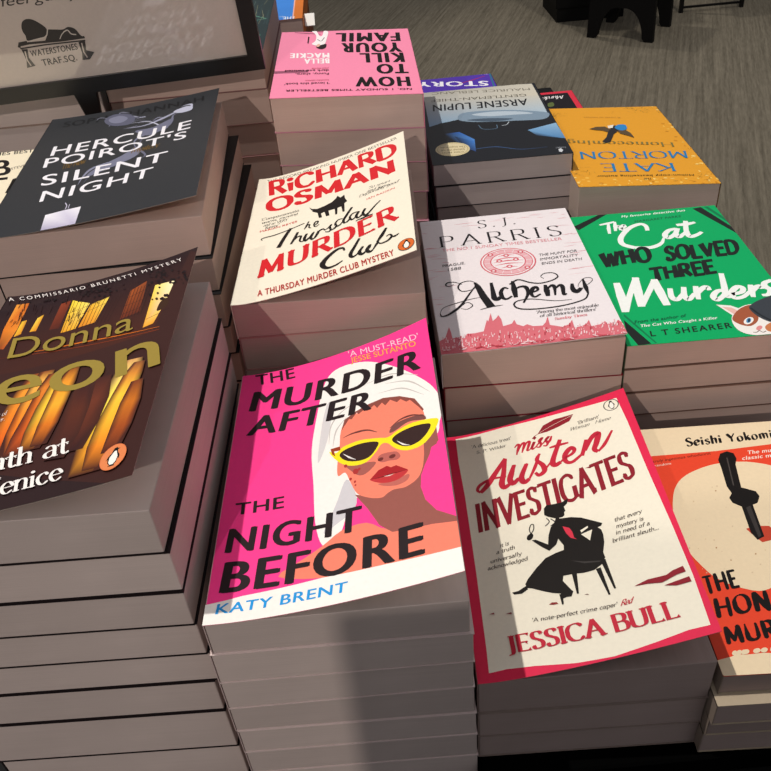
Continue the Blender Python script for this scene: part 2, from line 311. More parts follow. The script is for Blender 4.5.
# ------------------------------------------------------------------ printing on the covers, in millimetres from each cover's near left corner
ART = {
 'murd':[
  ["p","#f3f0ea",[[58.41,37.99],[57.18,40.58],[56.04,44.39],[55.03,49.12],[54.19,54.48],[53.57,60.67],[53.15,67.74],[52.8,75.22],[52.4,82.6],[51.82,89.82],[51.16,97.12],[50.64,104.48],[50.46,111.86],[50.75,119.37],[51.36,127.0],[52.15,134.5],[52.94,141.63],[53.69,148.51],[54.48,155.22],[55.38,161.4],[56.44,166.73],[57.59,171.11],[58.83,174.71],[60.33,177.62],[62.24,179.93],[64.64,181.59],[67.44,182.58],[70.53,182.99],[73.8,182.89],[77.28,182.34],[81.01,181.29],[84.91,179.65],[88.91,177.34],[93.13,174.18],[97.55,170.28],[101.96,165.95],[106.12,161.52],[110.09,156.85],[113.97,151.85],[117.54,146.89],[120.59,142.37],[123.01,138.48],[124.95,134.98],[126.52,131.61],[127.87,128.1],[129.07,124.32],[130.02,120.44],[130.64,116.63],[130.85,113.09],[130.49,109.89],[129.67,106.93],[128.64,104.11],[127.66,101.35],[127.16,98.74],[126.89,96.3],[126.06,93.78],[123.93,90.95],[119.96,87.54],[114.66,83.75],[108.84,80.02],[103.3,76.82],[97.91,74.39],[92.36,72.44],[87.16,70.65],[82.81,68.67],[79.52,66.53],[77.0,64.37],[74.98,62.03],[73.22,59.35],[71.81,56.01],[70.82,52.18],[69.99,48.46],[69.03,45.43],[67.91,43.28],[66.77,41.69],[65.57,40.48],[64.29,39.5],[62.86,38.39],[61.32,37.34],[59.79,37.0]]],
  ["p","#cfccd0",[[66.41,66.44],[67.52,70.16],[68.77,74.64],[70.08,78.51],[71.36,80.39],[72.72,79.5],[74.17,76.72],[75.45,73.13],[76.34,69.83],[76.92,66.92],[77.29,63.88],[77.13,60.89],[76.16,58.11],[73.93,55.48],[70.71,52.96],[67.32,50.71],[64.56,48.9],[62.49,47.36],[60.73,46.06],[59.47,45.42],[58.89,45.83],[59.29,47.76],[60.49,50.88],[61.97,54.38],[63.2,57.44],[64.04,59.76],[64.77,61.79],[65.51,63.91]]],
  ["p","#d5d2d3",[[54.4,99.35],[54.35,104.47],[54.89,113.81],[55.72,124.27],[56.52,132.74],[57.31,139.0],[58.22,144.49],[59.14,148.66],[59.98,150.95],[60.83,151.01],[61.7,149.21],[62.38,146.05],[62.66,142.05],[62.44,136.73],[61.86,130.02],[61.01,123.03],[60.01,116.9],[58.64,110.78],[56.91,104.47],[55.32,99.98]]],
  ["r","#c4bfba",[0.2,1.1,0.2],[[60.93,112.94],[62.2,128.35],[69.14,138.57],[80.51,144.16]],1],
  ["r","#c4bfba",[0.2,1.1,0.2],[[63.39,109.62],[65.47,122.87],[72.1,132.56]],1],
  ["r","#c4bfba",[0.2,1.1,0.2],[[92.65,144.18],[107.59,140.9],[120.66,127.86]],1],
  ["r","#c4bfba",[0.2,1.1,0.2],[[97.53,150.84],[112.4,144.68],[124.39,128.42]],1],
  ["r","#c4bfba",[0.2,1.1,0.2],[[85.43,156.87],[101.0,157.92],[118.68,147.1]],1],
  ["p","#f2836b",[[35.81,23.3],[36.97,25.7],[41.93,28.26],[46.93,30.73],[50.77,32.98],[54.64,35.16],[58.42,37.41],[61.93,40.08],[65.34,42.83],[69.03,44.84],[73.29,45.93],[77.83,46.28],[82.18,45.62],[85.88,43.3],[89.4,39.96],[93.69,37.29],[99.33,36.08],[105.74,35.53],[112.17,34.92],[119.0,34.58],[125.84,34.18],[130.7,31.98],[133.94,25.97],[135.2,18.17],[131.34,12.86],[118.93,12.42],[101.39,14.48],[85.9,16.26],[75.36,16.56],[66.87,16.6],[58.82,17.2],[49.59,18.8],[40.8,20.98]]],
  ["p","#98584f",[[125.16,94.76],[125.49,87.65],[123.36,85.45],[121.17,85.25],[119.56,79.8],[115.97,72.73],[113.61,66.95],[112.66,59.03],[114.36,49.46],[119.47,40.41],[129.76,32.11],[129.45,29.59],[116.24,32.6],[102.9,33.76],[95.6,34.97],[89.08,41.66],[83.2,54.84],[76.3,67.28],[85.39,63.13],[96.16,69.13],[109.44,70.45],[115.7,81.59],[115.32,92.62]]],
  ["p","#f4856c",[[68.09,119.75],[68.48,122.06],[68.93,124.1],[69.69,125.98],[71.04,127.77],[73.15,129.59],[75.85,131.36],[78.83,132.9],[81.79,134.06],[84.72,134.74],[87.75,135.06],[90.8,135.11],[93.75,134.98],[96.61,134.74],[99.41,134.32],[102.14,133.64],[104.79,132.62],[107.45,131.19],[110.11,129.4],[112.54,127.38],[114.57,125.27],[116.1,123.08],[117.26,120.73],[118.13,118.27],[118.8,115.72],[119.27,113.07],[119.49,110.3],[119.53,107.48],[119.48,104.64],[119.28,101.8],[118.94,98.92],[118.52,96.02],[118.12,93.11],[117.72,90.09],[117.31,87.0],[116.89,84.0],[116.48,81.23],[116.11,78.75],[115.77,76.47],[115.39,74.35],[114.88,72.36],[114.27,70.48],[113.6,68.72],[112.77,67.14],[111.68,65.76],[110.23,64.56],[108.51,63.54],[106.67,62.74],[104.9,62.23],[103.14,62.15],[101.34,62.43],[99.64,62.78],[98.18,62.92],[97.03,62.77],[96.11,62.47],[95.29,62.1],[94.46,61.7],[93.68,61.18],[92.96,60.55],[92.17,60.02],[91.13,59.82],[89.75,60.01],[88.15,60.46],[86.43,61.15],[84.71,62.04],[82.91,63.1],[81.01,64.36],[79.18,65.86],[77.63,67.65],[76.41,69.9],[75.44,72.53],[74.59,75.24],[73.77,77.74],[73.0,80.15],[72.32,82.57],[71.63,84.63],[70.84,85.98],[69.82,86.12],[68.65,85.36],[67.55,84.6],[66.75,84.76],[66.31,86.05],[66.12,88.0],[66.09,90.45],[66.17,93.24],[66.39,96.56],[66.78,100.42],[67.2,104.38],[67.53,108.01],[67.67,111.24],[67.71,114.3],[67.8,117.15]]],
  ["p","#98584f",[[119.7,107.02],[125.33,101.6],[125.29,89.56],[124.18,85.59],[121.09,84.4],[118.37,78.59],[116.22,76.95],[117.16,91.73]]],
  ["p","#8b4a40",[[68.68,121.14],[70.46,130.12],[77.32,134.44],[84.86,137.27],[95.41,138.41],[105.67,134.68],[114.77,127.64],[119.52,115.73],[118.72,114.78],[116.92,118.73],[113.77,124.48],[111.85,127.99],[109.61,127.54],[106.21,131.65],[103.89,130.16],[99.69,134.47],[96.54,131.03],[94.48,134.61],[91.36,131.32],[89.57,134.96],[86.21,132.37],[84.03,134.47],[79.5,131.32],[78.5,133.47],[75.02,128.74],[73.56,129.81],[70.58,124.85]]],
  ["p","#7c4a46",[[97.77,107.03],[97.86,107.98],[98.33,109.31],[99.11,110.69],[100.16,111.76],[101.52,112.45],[103.18,112.95],[105.08,113.27],[107.14,113.45],[109.59,113.49],[112.38,113.38],[115.04,113.11],[117.1,112.67],[118.39,111.97],[119.17,111.03],[119.63,110.05],[119.91,109.24],[120.18,108.54],[120.3,107.88],[120.04,107.41],[119.16,107.3],[117.41,107.83],[114.96,108.83],[112.27,109.79],[109.76,110.17],[107.4,109.65],[105.0,108.57],[102.79,107.42],[101.0,106.67],[99.67,106.38],[98.69,106.33],[98.05,106.54]]],
  ["r","#6a3833",[0.3,1.7,0.4],[[69.53,114.72],[75.6,116.19],[84.23,115.21],[90.54,110.77]],1],
  ["r","#6a3833",[0.3,1.6,0.3],[[98.09,110.39],[105.06,114.49],[112.94,114.25],[119.95,109.61]],1],
  ["p","#a65d54",[[69.49,94.24],[69.47,93.15],[70.65,91.1],[72.35,88.73],[73.85,86.67],[75.08,84.93],[76.35,83.22],[77.65,81.75],[78.94,80.77],[80.2,80.33],[81.46,80.32],[82.71,80.67],[83.96,81.32],[85.51,82.46],[87.26,84.06],[88.6,85.72],[88.91,87.07],[87.87,87.93],[85.85,88.54],[83.33,89.1],[80.77,89.84],[77.8,91.1],[74.35,92.68],[71.28,93.94]]],
  ["p","#b9635a",[[89.81,89.07],[89.99,89.87],[90.49,90.66],[91.23,91.33],[92.13,91.76],[93.25,91.9],[94.63,91.81],[96.05,91.59],[97.34,91.34],[98.49,91.11],[99.58,90.85],[100.56,90.48],[101.38,89.91],[102.08,89.03],[102.67,87.91],[103.06,86.77],[103.18,85.84],[102.96,85.14],[102.46,84.56],[101.78,84.13],[101.02,83.91],[100.16,83.97],[99.17,84.26],[98.1,84.63],[97.0,84.92],[95.81,85.03],[94.53,85.05],[93.3,85.15],[92.26,85.49],[91.38,86.19],[90.6,87.14],[90.04,88.16]]],
  ["e","#6f2f2c",[91.69,88.09],[1.65,0.21],[0.21,-1.36]],
  ["e","#6f2f2c",[98.51,87.53],[1.92,0.07],[0.19,-1.53]],
  ["p","#c0685d",[[89.6,70.35],[90.76,70.22],[92.77,69.7],[95.16,69.16],[97.47,68.94],[99.88,69.32],[102.54,70.05],[104.94,70.69],[106.56,70.82],[107.23,70.17],[107.24,69.02],[106.76,67.77],[106.01,66.8],[104.89,66.15],[103.35,65.64],[101.61,65.32],[99.88,65.26],[98.08,65.56],[96.15,66.15],[94.31,66.87],[92.78,67.57],[91.46,68.33],[90.26,69.19],[89.53,69.94]]],
  ["p","#a81f26",[[84.98,75.09],[90.01,80.32],[94.93,81.68],[97.26,79.63],[100.24,79.96],[106.67,74.05],[101.72,73.73],[96.45,74.7],[91.1,74.26]]],
  ["p","#c23539",[[84.98,75.09],[85.75,75.21],[87.44,74.9],[89.49,74.46],[91.36,74.15],[92.9,74.06],[94.39,74.02],[95.97,74.01],[97.75,73.99],[100.1,74.05],[102.84,74.18],[105.27,74.19],[106.65,73.88],[106.64,73.08],[105.66,71.91],[104.21,70.72],[102.8,69.84],[101.46,69.31],[99.97,68.98],[98.39,68.84],[96.8,68.87],[95.18,69.09],[93.5,69.49],[91.84,70.06],[90.28,70.77],[88.6,71.8],[86.83,73.11],[85.46,74.32]]],
  ["r","#5c1518",[0.1,0.7,0.1],[[85.25,75.16],[91.37,74.49],[97.12,74.6],[106.4,73.99]],1],
  ["r","#f3d9d2",[0.1,0.7,0.1],[[93.11,74.49],[95.75,73.95],[98.42,74.06]],1],
  ["p","#f7e422",[[61.3,106.11],[61.85,106.0],[62.97,105.11],[64.32,104.12],[65.56,103.72],[66.49,104.2],[67.33,105.18],[68.34,106.27],[69.8,107.11],[71.88,107.68],[74.39,108.16],[77.1,108.45],[79.77,108.46],[82.46,108.07],[85.27,107.35],[87.97,106.51],[90.34,105.78],[92.26,105.08],[93.88,104.34],[95.36,103.77],[96.88,103.58],[98.38,103.97],[99.82,104.76],[101.34,105.68],[103.11,106.43],[105.13,107.08],[107.31,107.72],[109.73,108.17],[112.45,108.23],[115.92,107.79],[119.96,106.98],[123.69,105.92],[126.23,104.75],[127.17,103.42],[127.06,101.91],[126.37,100.29],[125.57,98.65],[124.68,96.92],[123.48,95.09],[122.11,93.33],[120.74,91.82],[119.41,90.57],[118.04,89.49],[116.56,88.64],[114.92,88.06],[113.0,87.75],[110.87,87.7],[108.72,87.91],[106.76,88.4],[105.01,89.24],[103.37,90.4],[101.85,91.73],[100.48,93.08],[99.28,94.57],[98.25,96.22],[97.3,97.74],[96.35,98.87],[95.42,99.56],[94.52,99.96],[93.64,100.03],[92.76,99.72],[91.92,98.92],[91.12,97.69],[90.25,96.25],[89.21,94.87],[87.96,93.43],[86.57,91.88],[85.07,90.47],[83.51,89.47],[81.87,88.96],[80.14,88.81],[78.38,88.93],[76.63,89.27],[74.88,89.82],[73.1,90.61],[71.37,91.63],[69.77,92.83],[68.28,94.28],[66.88,95.99],[65.6,97.79],[64.46,99.53],[63.35,101.39],[62.28,103.39],[61.52,105.09]]],
  ["p","#35211f",[[67.54,101.03],[67.71,101.92],[68.16,102.73],[68.93,103.46],[70.08,104.08],[71.74,104.63],[73.86,105.08],[76.14,105.42],[78.29,105.58],[80.33,105.54],[82.38,105.33],[84.33,105.0],[86.05,104.59],[87.6,104.09],[89.02,103.5],[90.16,102.82],[90.89,102.07],[91.13,101.26],[90.96,100.38],[90.51,99.4],[89.9,98.33],[89.11,97.01],[88.08,95.5],[86.91,94.07],[85.68,93.01],[84.4,92.38],[83.03,92.03],[81.59,91.91],[80.12,91.94],[78.57,92.14],[76.94,92.54],[75.35,93.06],[73.92,93.65],[72.7,94.3],[71.6,95.04],[70.63,95.87],[69.78,96.76],[68.97,97.77],[68.24,98.9],[67.72,100.02]]],
  ["p","#35211f",[[99.06,99.91],[99.18,101.05],[99.82,102.03],[100.88,102.87],[102.23,103.58],[104.0,104.2],[106.19,104.7],[108.54,105.04],[110.8,105.19],[113.02,105.08],[115.3,104.76],[117.41,104.33],[119.12,103.86],[120.39,103.43],[121.33,102.97],[121.95,102.41],[122.27,101.68],[122.24,100.72],[121.87,99.58],[121.24,98.36],[120.43,97.15],[119.41,95.87],[118.14,94.51],[116.73,93.24],[115.29,92.27],[113.78,91.61],[112.16,91.17],[110.54,90.97],[109.01,91.02],[107.6,91.32],[106.25,91.87],[104.95,92.65],[103.69,93.66],[102.3,95.03],[100.85,96.72],[99.66,98.44]]],
  ["r","#e9e4e0",[0.2,1.1,0.2],[[69.79,101.31],[73.4,97.05],[77.12,93.89]],1],
  ["r","#e9e4e0",[0.2,1.1,0.2],[[101.9,98.22],[105.23,94.06],[108.92,91.61]],1],
  ["p","#9a3a1c",[[61.99,108.19],[67.67,108.34],[68.1,104.86],[64.14,105.42],[65.01,100.85],[63.02,103.52]]],
  ["e","#ad3432",[76.97,84.58],[1.63,-0.27],[-0.03,-2.15]],
  ["e","#ad3432",[71.14,91.01],[0.97,0.0],[-0.01,-1.29]],
  ["e","#ad3432",[73.92,79.81],[0.81,0.06],[-0.01,-1.06]],
  ["e","#ad3432",[76.44,76.92],[0.67,0.1],[-0.01,-0.87]],
  ["e","#ad3432",[76.67,74.21],[0.54,0.15],[-0.01,-0.69]],
  ["e","#ad3432",[79.03,85.59],[0.82,0.04],[-0.02,-1.08]],
  ["p","#f4f0ea",[[-0.9,-5.24],[-0.03,11.99],[18.4,15.05],[58.82,17.2],[90.39,16.21],[131.89,13.7],[132.63,-7.55]]],
  ["t","#241a1d","bold","THE",[10.32,185.84],[36.93,185.88],[8.71,197.69]],
  ["t","#241a1d","black","MURDER",[7.76,159.65],[121.19,151.96],[9.66,179.92]],
  ["t","#241a1d","black","AFTER",[8.29,136.43],[87.94,132.17],[10.75,154.73]],
  ["t","#241a1d","bold","THE",[8.19,70.86],[35.99,70.38],[7.94,80.21]],
  ["t","#241a1d","black","NIGHT",[5.65,44.36],[79.24,41.87],[6.51,61.76]],
  ["t","#241a1d","black","BEFORE",[5.76,18.53],[111.2,16.33],[6.74,38.92]],
  ["t","#1f97e0","bold","KATY BRENT",[5.56,5.89],[71.42,5.74],[6.1,12.08]],
  ["t","#f8c6d8","sans","'A MUST-READ'",[73.87,190.39],[122.31,180.19],[73.31,196.94]],
  ["t","#e9b43c","sans","JESSE SUTANTO",[75.34,183.47],[119.97,174.5],[74.79,189.41]],
 ],
 'thu':[
  ["t","#4a3a33","sans","THE RECORD-BREAKING NUMBER ONE BESTSELLER",[7.8,189.59],[123.1,187.39],[7.07,194.96]],
  ["t","#d6242b","cut","RiCHARD",[11.89,160.46],[122.56,155.62],[8.25,192.82],[121.21,183.91]],
  ["t","#d6242b","cut","OSMAN",[11.7,131.41],[119.48,125.84],[9.24,157.95],[118.58,152.74]],
  ["p","#1c1615",[[48.21,120.34],[50.78,115.7],[55.11,112.75],[60.9,113.54],[67.12,115.87],[70.06,119.58],[71.62,123.36],[74.07,118.55],[77.3,121.02],[77.86,114.69],[79.8,108.37],[77.53,106.25],[77.96,92.77],[76.38,92.54],[75.06,102.85],[72.08,102.66],[72.08,92.4],[70.49,92.61],[69.79,102.43],[64.72,103.22],[65.89,94.93],[63.16,94.98],[61.49,103.59],[58.76,102.65],[59.94,95.8],[57.43,96.12],[55.88,105.56],[51.74,110.25]]],
  ["t","#1c1615","italic","'So smart",[97.37,115.51],[114.86,113.2],[97.41,119.45]],
  ["t","#1c1615","italic","and funny.",[95.48,110.65],[115.59,107.63],[95.51,114.55]],
  ["t","#1c1615","italic","Deplorably good'",[89.25,106.87],[122.4,107.14],[89.25,110.74]],
  ["t","#d6242b","sans","IAN RANKIN",[95.38,97.77],[117.54,98.69],[95.4,100.59]],
  ["t","#1c1615","italic","'Compassionate,",[9.64,119.15],[40.33,118.68],[9.25,123.16]],
  ["t","#1c1615","italic","warm, moving",[10.64,113.51],[39.7,113.78],[10.26,117.47]],
  ["t","#1c1615","italic","and so VERY",[12.05,108.21],[32.19,108.4],[11.68,112.13]],
  ["t","#1c1615","italic","funny'",[13.88,103.22],[25.7,103.23],[13.52,107.09]],
  ["t","#d6242b","sans","MARIAN KEYES",[10.18,99.77],[39.6,100.67],[9.89,102.63]],
  ["t","#d6242b","flare","MURDER",[15.01,30.26],[119.13,50.57],[14.84,54.73],[117.5,74.09]],
  ["r","#1c1615",[0.4,1.2,0.9],[[13.53,85.35],[12.38,87.96],[14.81,89.3],[22.4,89.56],[33.72,91.92],[45.89,95.09]],1],
  ["r","#1c1615",[2.6,3.4],[[35.15,93.56],[31.59,83.39],[27.38,67.99]],1],
  ["r","#1c1615",[1.1,1.3,0.7],[[49.26,95.74],[47.99,90.66],[46.3,84.97]],1],
  ["r","#1c1615",[1.1,1.3,0.7],[[46.95,87.0],[48.62,90.25],[50.18,89.87],[49.94,85.74],[51.71,84.0]],1],
  ["r","#1c1615",[1.1,1.3,0.7],[[53.9,86.25],[56.13,87.86],[56.93,90.73],[55.04,91.67],[53.68,87.62],[55.09,83.64],[58.08,85.35]],1],
  ["r","#1c1615",[1.9,2.3,1.7],[[41.33,83.77],[39.4,75.94],[36.93,67.98]],1],
  ["r","#1c1615",[1.9,2.3,1.7],[[48.73,76.85],[47.1,70.75],[48.39,66.47],[50.92,69.58]],1],
  ["r","#1c1615",[1.9,2.3,1.7],[[53.95,75.35],[52.16,68.81],[53.85,64.85]],1],
  ["r","#1c1615",[1.9,2.3,1.7],[[58.17,75.62],[57.14,71.54],[55.65,67.79]],1],
  ["r","#1c1615",[1.9,2.3,1.7],[[83.7,94.67],[80.09,86.36],[77.16,78.34],[78.14,73.43]],1],
  ["r","#1c1615",[1.9,2.3,1.7],[[89.25,84.23],[87.14,78.42],[88.2,74.0]],1],
  ["r","#1c1615",[1.9,2.3,1.7],[[94.12,84.89],[92.27,78.88],[94.05,74.2],[96.77,76.1]],1],
  ["r","#1c1615",[0.8,1.9,0.7],[[37.93,70.91],[41.5,76.18],[44.27,75.41],[43.58,69.36],[45.71,66.35]],1],
  ["r","#1c1615",[0.8,1.9,0.7],[[45.71,66.35],[47.34,69.14],[48.76,76.23]],1],
  ["r","#1c1615",[0.8,1.9,0.7],[[50.92,69.58],[53.13,73.5],[54.52,76.18]],1],
  ["r","#1c1615",[0.8,1.9,0.7],[[53.85,64.85],[56.09,68.1],[57.91,74.59]],1],
  ["r","#1c1615",[0.8,1.9,0.7],[[56.6,70.12],[58.79,75.21],[61.49,75.83],[62.79,73.18]],1],
  ["r","#1c1615",[0.8,1.9,0.7],[[62.79,73.18],[65.45,74.99],[68.06,78.62],[66.63,75.99],[67.37,71.32],[65.95,68.73],[63.19,70.55]],1],
  ["r","#1c1615",[0.8,1.9,0.7],[[66.83,69.32],[70.67,71.46],[72.07,75.87]],1],
  ["r","#1c1615",[0.8,1.9,0.7],[[76.5,81.86],[72.84,82.0],[70.83,77.33],[72.74,72.71],[75.41,74.75],[78.04,80.15]],1],
  ["r","#1c1615",[0.8,1.9,0.7],[[78.14,73.43],[80.53,74.73],[82.31,78.3]],1],
  ["r","#1c1615",[0.8,1.9,0.7],[[88.65,84.07],[84.38,84.14],[82.14,79.94],[83.54,74.98],[86.24,76.65],[89.25,82.99]],1],
  ["r","#1c1615",[0.8,1.9,0.7],[[88.2,74.0],[91.06,76.13],[93.5,82.88]],1],
  ["r","#1c1615",[0.8,1.9,0.7],[[106.04,88.74],[101.38,83.01],[97.07,76.48],[93.44,71.34],[88.66,71.27],[86.86,70.18]],1],
  ["r","#1c1615",[0.8,1.9,0.7],[[88.66,71.27],[95.23,71.8],[100.01,71.82]],1],
  ["r","#1c1615",[1.2,4.4,1.0],[[78.74,33.31],[77.25,37.53],[72.94,37.88],[66.8,32.35],[63.06,25.67],[63.83,20.29],[67.29,16.93],[72.58,17.29],[77.54,20.37]],1],
  ["r","#1c1615",[1.8,3.0,1.4],[[89.54,42.96],[86.13,33.8],[83.08,25.16],[84.51,20.56],[87.58,21.68]],1],
  ["r","#1c1615",[1.8,3.0,1.4],[[92.07,29.78],[89.53,24.06],[91.2,19.81],[94.27,21.93]],1],
  ["r","#1c1615",[1.8,3.0,1.4],[[97.41,28.79],[94.84,23.64],[96.75,19.21],[99.26,20.63]],1],
  ["r","#1c1615",[1.8,3.0,1.4],[[109.33,43.83],[105.7,35.38],[102.18,28.67]],1],
  ["r","#1c1615",[0.8,2.0,0.7],[[87.58,21.68],[90.09,25.79],[92.36,30.12]],1],
  ["r","#1c1615",[0.8,2.0,0.7],[[94.27,21.93],[96.53,25.13],[97.98,28.93]],1],
  ["r","#1c1615",[0.8,2.0,0.7],[[99.26,20.63],[101.86,26.23],[103.92,31.22]],1],
  ["r","#1c1615",[0.8,2.0,0.7],[[102.19,29.2],[104.91,25.15],[109.65,25.51],[112.83,29.12],[111.55,32.77],[108.99,31.91]],1],
  ["r","#1c1615",[0.8,2.0,0.7],[[111.99,29.19],[115.02,28.06],[118.14,29.54]],1],
  ["t","#b4302c","bold","A THURSDAY MURDER CLUB MYSTERY",[17.7,5.97],[114.01,3.45],[16.85,14.24]],
  ["e","#1c1413",[122.27,11.42],[5.82,0.0],[0.0,7.28]],
  ["e","#dd6b2c",[122.27,11.42],[5.43,0.0],[0.0,6.79]],
  ["p","#15110f",[[121.99,16.74],[122.94,16.91],[123.67,16.18],[124.62,15.9],[123.67,15.34],[123.95,13.94],[125.07,11.98],[125.35,9.46],[124.62,10.3],[124.51,8.06],[123.67,6.66],[124.23,5.93],[120.87,5.93],[121.59,6.66],[120.47,8.06],[120.14,10.3],[119.47,9.46],[119.91,11.98],[121.15,13.94],[121.43,15.62]]],
  ["p","#f4efe6",[[122.27,14.78],[123.16,14.78],[123.61,13.38],[124.28,11.42],[124.11,8.62],[123.16,6.94],[121.71,6.94],[120.81,8.62],[120.7,11.42],[121.59,13.38]]],
 ],
 'aus':[
  ["p","#efe8d5",[[6.57,195.19],[40.44,196.57],[84.8,193.99],[120.56,190.76],[121.74,165.23],[122.41,119.58],[123.86,72.73],[124.33,36.66],[123.24,5.12],[112.49,5.56],[94.9,3.43],[72.86,1.22],[53.5,2.28],[31.99,5.59],[16.49,6.75],[6.95,5.8],[7.39,20.47],[7.54,45.31],[7.71,72.37],[7.63,101.99],[7.38,138.34],[6.31,170.55]]],
  ["e","#17120f",[115.61,185.81],[5.2,0.0],[0.0,5.6]],
  ["e","#efe8d5",[115.61,185.81],[4.58,0.0],[0.0,5.03]],
  ["e","#efe8d5",[115.61,185.81],[4.27,0.0],[0.0,4.69]],
  ["p","#15110f",[[115.39,189.99],[116.14,190.12],[116.71,189.55],[117.46,189.33],[116.71,188.89],[116.93,187.79],[117.81,186.25],[118.03,184.27],[117.46,184.93],[117.37,183.17],[116.71,182.07],[117.15,181.5],[114.51,181.5],[115.08,182.07],[114.2,183.17],[113.94,184.93],[113.41,184.27],[113.76,186.25],[114.73,187.79],[114.95,189.11]]],
  ["p","#f4efe6",[[115.61,188.45],[116.31,188.45],[116.67,187.35],[117.19,185.81],[117.06,183.61],[116.31,182.29],[115.17,182.29],[114.47,183.61],[114.38,185.81],[115.08,187.35]]],
  ["p","#8d1b2a",[[63.11,180.07],[68.15,187.05],[76.62,189.82],[83.9,189.48],[90.0,189.18],[86.2,183.49],[77.91,181.27],[69.76,179.75]]],
  ["r","#8d1b2a",[0.6,0.3],[[58.81,177.15],[64.68,180.69],[89.03,188.76]],1],
  ["r","#efe8d5",0.25,[[64.75,181.09],[75.69,184.93],[88.95,188.36]],1],
  ["r","#c3263c",[0.91,2.21,1.04],[[45.83,173.14],[48.04,175.44],[49.14,174.55],[47.55,170.22],[46.26,165.83]],1],
  ["r","#c3263c",[0.91,2.21,1.04],[[47.23,168.12],[50.67,174.39],[52.98,175.27],[51.65,170.84],[50.05,166.57]],1],
  ["r","#c3263c",[0.91,2.21,1.04],[[50.96,168.44],[54.43,174.68],[56.66,175.12],[54.96,170.4],[53.84,167.29],[55.7,167.43]],1],
  ["r","#c3263c",[0.91,2.21,1.04],[[55.7,167.43],[58.12,170.91],[59.84,173.8],[57.55,169.35],[57.49,167.14],[59.48,168.1]],1],
  ["r","#c3263c",[0.91,2.21,1.04],[[59.48,168.1],[63.21,171.92],[65.67,175.4],[63.14,173.3],[63.77,169.88],[62.41,167.33],[60.41,168.16]],1],
  ["r","#c3263c",[0.91,2.21,1.04],[[62.84,168.04],[67.14,171.59],[70.18,174.79],[67.57,172.3],[68.18,168.89],[66.88,166.78],[64.9,167.62]],1],
  ["r","#c3263c",[0.91,2.21,1.04],[[67.31,167.48],[70.05,170.77],[71.96,174.46]],1],
  ["p","#8d1b2a",[[58.97,177.81],[60.78,179.33],[61.93,177.01],[60.13,175.49]]],
  ["r","#c3263c",[2.86,4.29,2.86],[[38.22,165.3],[29.22,152.83],[22.65,143.57],[17.92,138.77]],1],
  ["r","#c3263c",[2.86,4.29,2.86],[[37.87,164.99],[35.03,151.3],[32.67,142.88],[33.88,138.78],[37.37,140.48]],1],
  ["r","#c3263c",[2.86,4.29,2.86],[[43.1,156.98],[38.66,146.26],[39.74,140.49],[44.39,143.81]],1],
  ["r","#c3263c",[2.86,4.29,2.86],[[51.27,155.19],[46.25,144.38],[47.19,139.09],[51.03,140.97]],1],
  ["r","#c3263c",[2.86,4.29,2.86],[[76.67,168.74],[68.61,151.67],[69.17,146.78],[73.24,148.04]],1],
  ["r","#c3263c",[2.86,4.29,2.86],[[93.16,161.19],[87.32,147.88]],1],
  ["r","#c3263c",[2.86,4.29,2.86],[[89.93,151.82],[96.84,161.66],[101.41,163.44],[98.79,155.92],[96.05,150.31],[97.98,147.29]],1],
  ["r","#c3263c",[1.56,2.6,1.56],[[17.92,138.77],[16.19,141.71],[18.76,145.95],[26.33,149.11],[36.41,148.29]],1],
  ["r","#c3263c",[1.56,2.6,1.56],[[37.37,140.48],[40.17,147.4],[43.44,157.28]],1],
  ["r","#c3263c",[1.56,2.6,1.56],[[44.39,143.81],[48.41,148.61],[51.62,155.49]],1],
  ["r","#c3263c",[1.56,2.6,1.56],[[51.03,140.97],[56.5,150.6],[60.97,160.87]],1],
  ["r","#c3263c",[1.56,2.6,1.56],[[73.24,148.04],[76.82,151.19]],1],
  ["r","#c3263c",[1.56,2.6,1.56],[[97.98,147.29],[103.54,152.37],[110.56,162.05]],1],
  ["r","#c3263c",[1.56,2.6,1.56],[[68.47,163.88],[74.53,163.91],[81.38,163.51]],1],
  ["r","#c3263c",[1.82,3.9,2.08],[[61.33,161.16],[58.37,156.28],[61.44,149.92],[61.64,144.37],[57.64,141.78],[55.56,145.07]],1],
  ["r","#c3263c",[1.82,3.9,2.08],[[76.04,150.25],[82.16,152.72],[83.71,155.91],[81.42,157.8],[76.86,152.88],[76.58,147.05],[80.29,145.05],[86.95,148.89]],1],
  ["r","#c3263c",[1.2,1.6,1.0],[[58.4,142.73],[63.93,147.23],[69.18,153.15]],1],
  ["t","#8d1b2a","slab","INVESTIGATES",[12.67,104.73],[115.1,116.32],[13.05,129.49]],
  ["t","#463a35","hand","'A delicious treat'",[16.59,182.43],[44.63,182.07],[16.96,185.8]],
  ["t","#463a35","hand","S. P. Wilder",[19.41,175.98],[40.56,176.31],[19.74,178.87]],
  ["t","#463a35","hand","'Brilliant'",[90.46,177.51],[105.26,177.13],[91.13,180.67]],
  ["t","#463a35","italic","Woman + Home",[85.06,173.62],[112.32,172.23],[85.7,176.76]],
  ["p","#17120f",[[54.75,107.15],[55.47,112.37],[57.48,114.57],[62.2,113.88],[66.98,113.57],[71.29,115.3],[70.13,111.66],[67.61,109.71],[67.94,106.0],[66.97,105.36],[66.7,102.91],[65.45,101.95],[63.35,102.0],[62.47,97.42],[59.0,97.94],[61.05,102.11],[56.82,105.01]]],
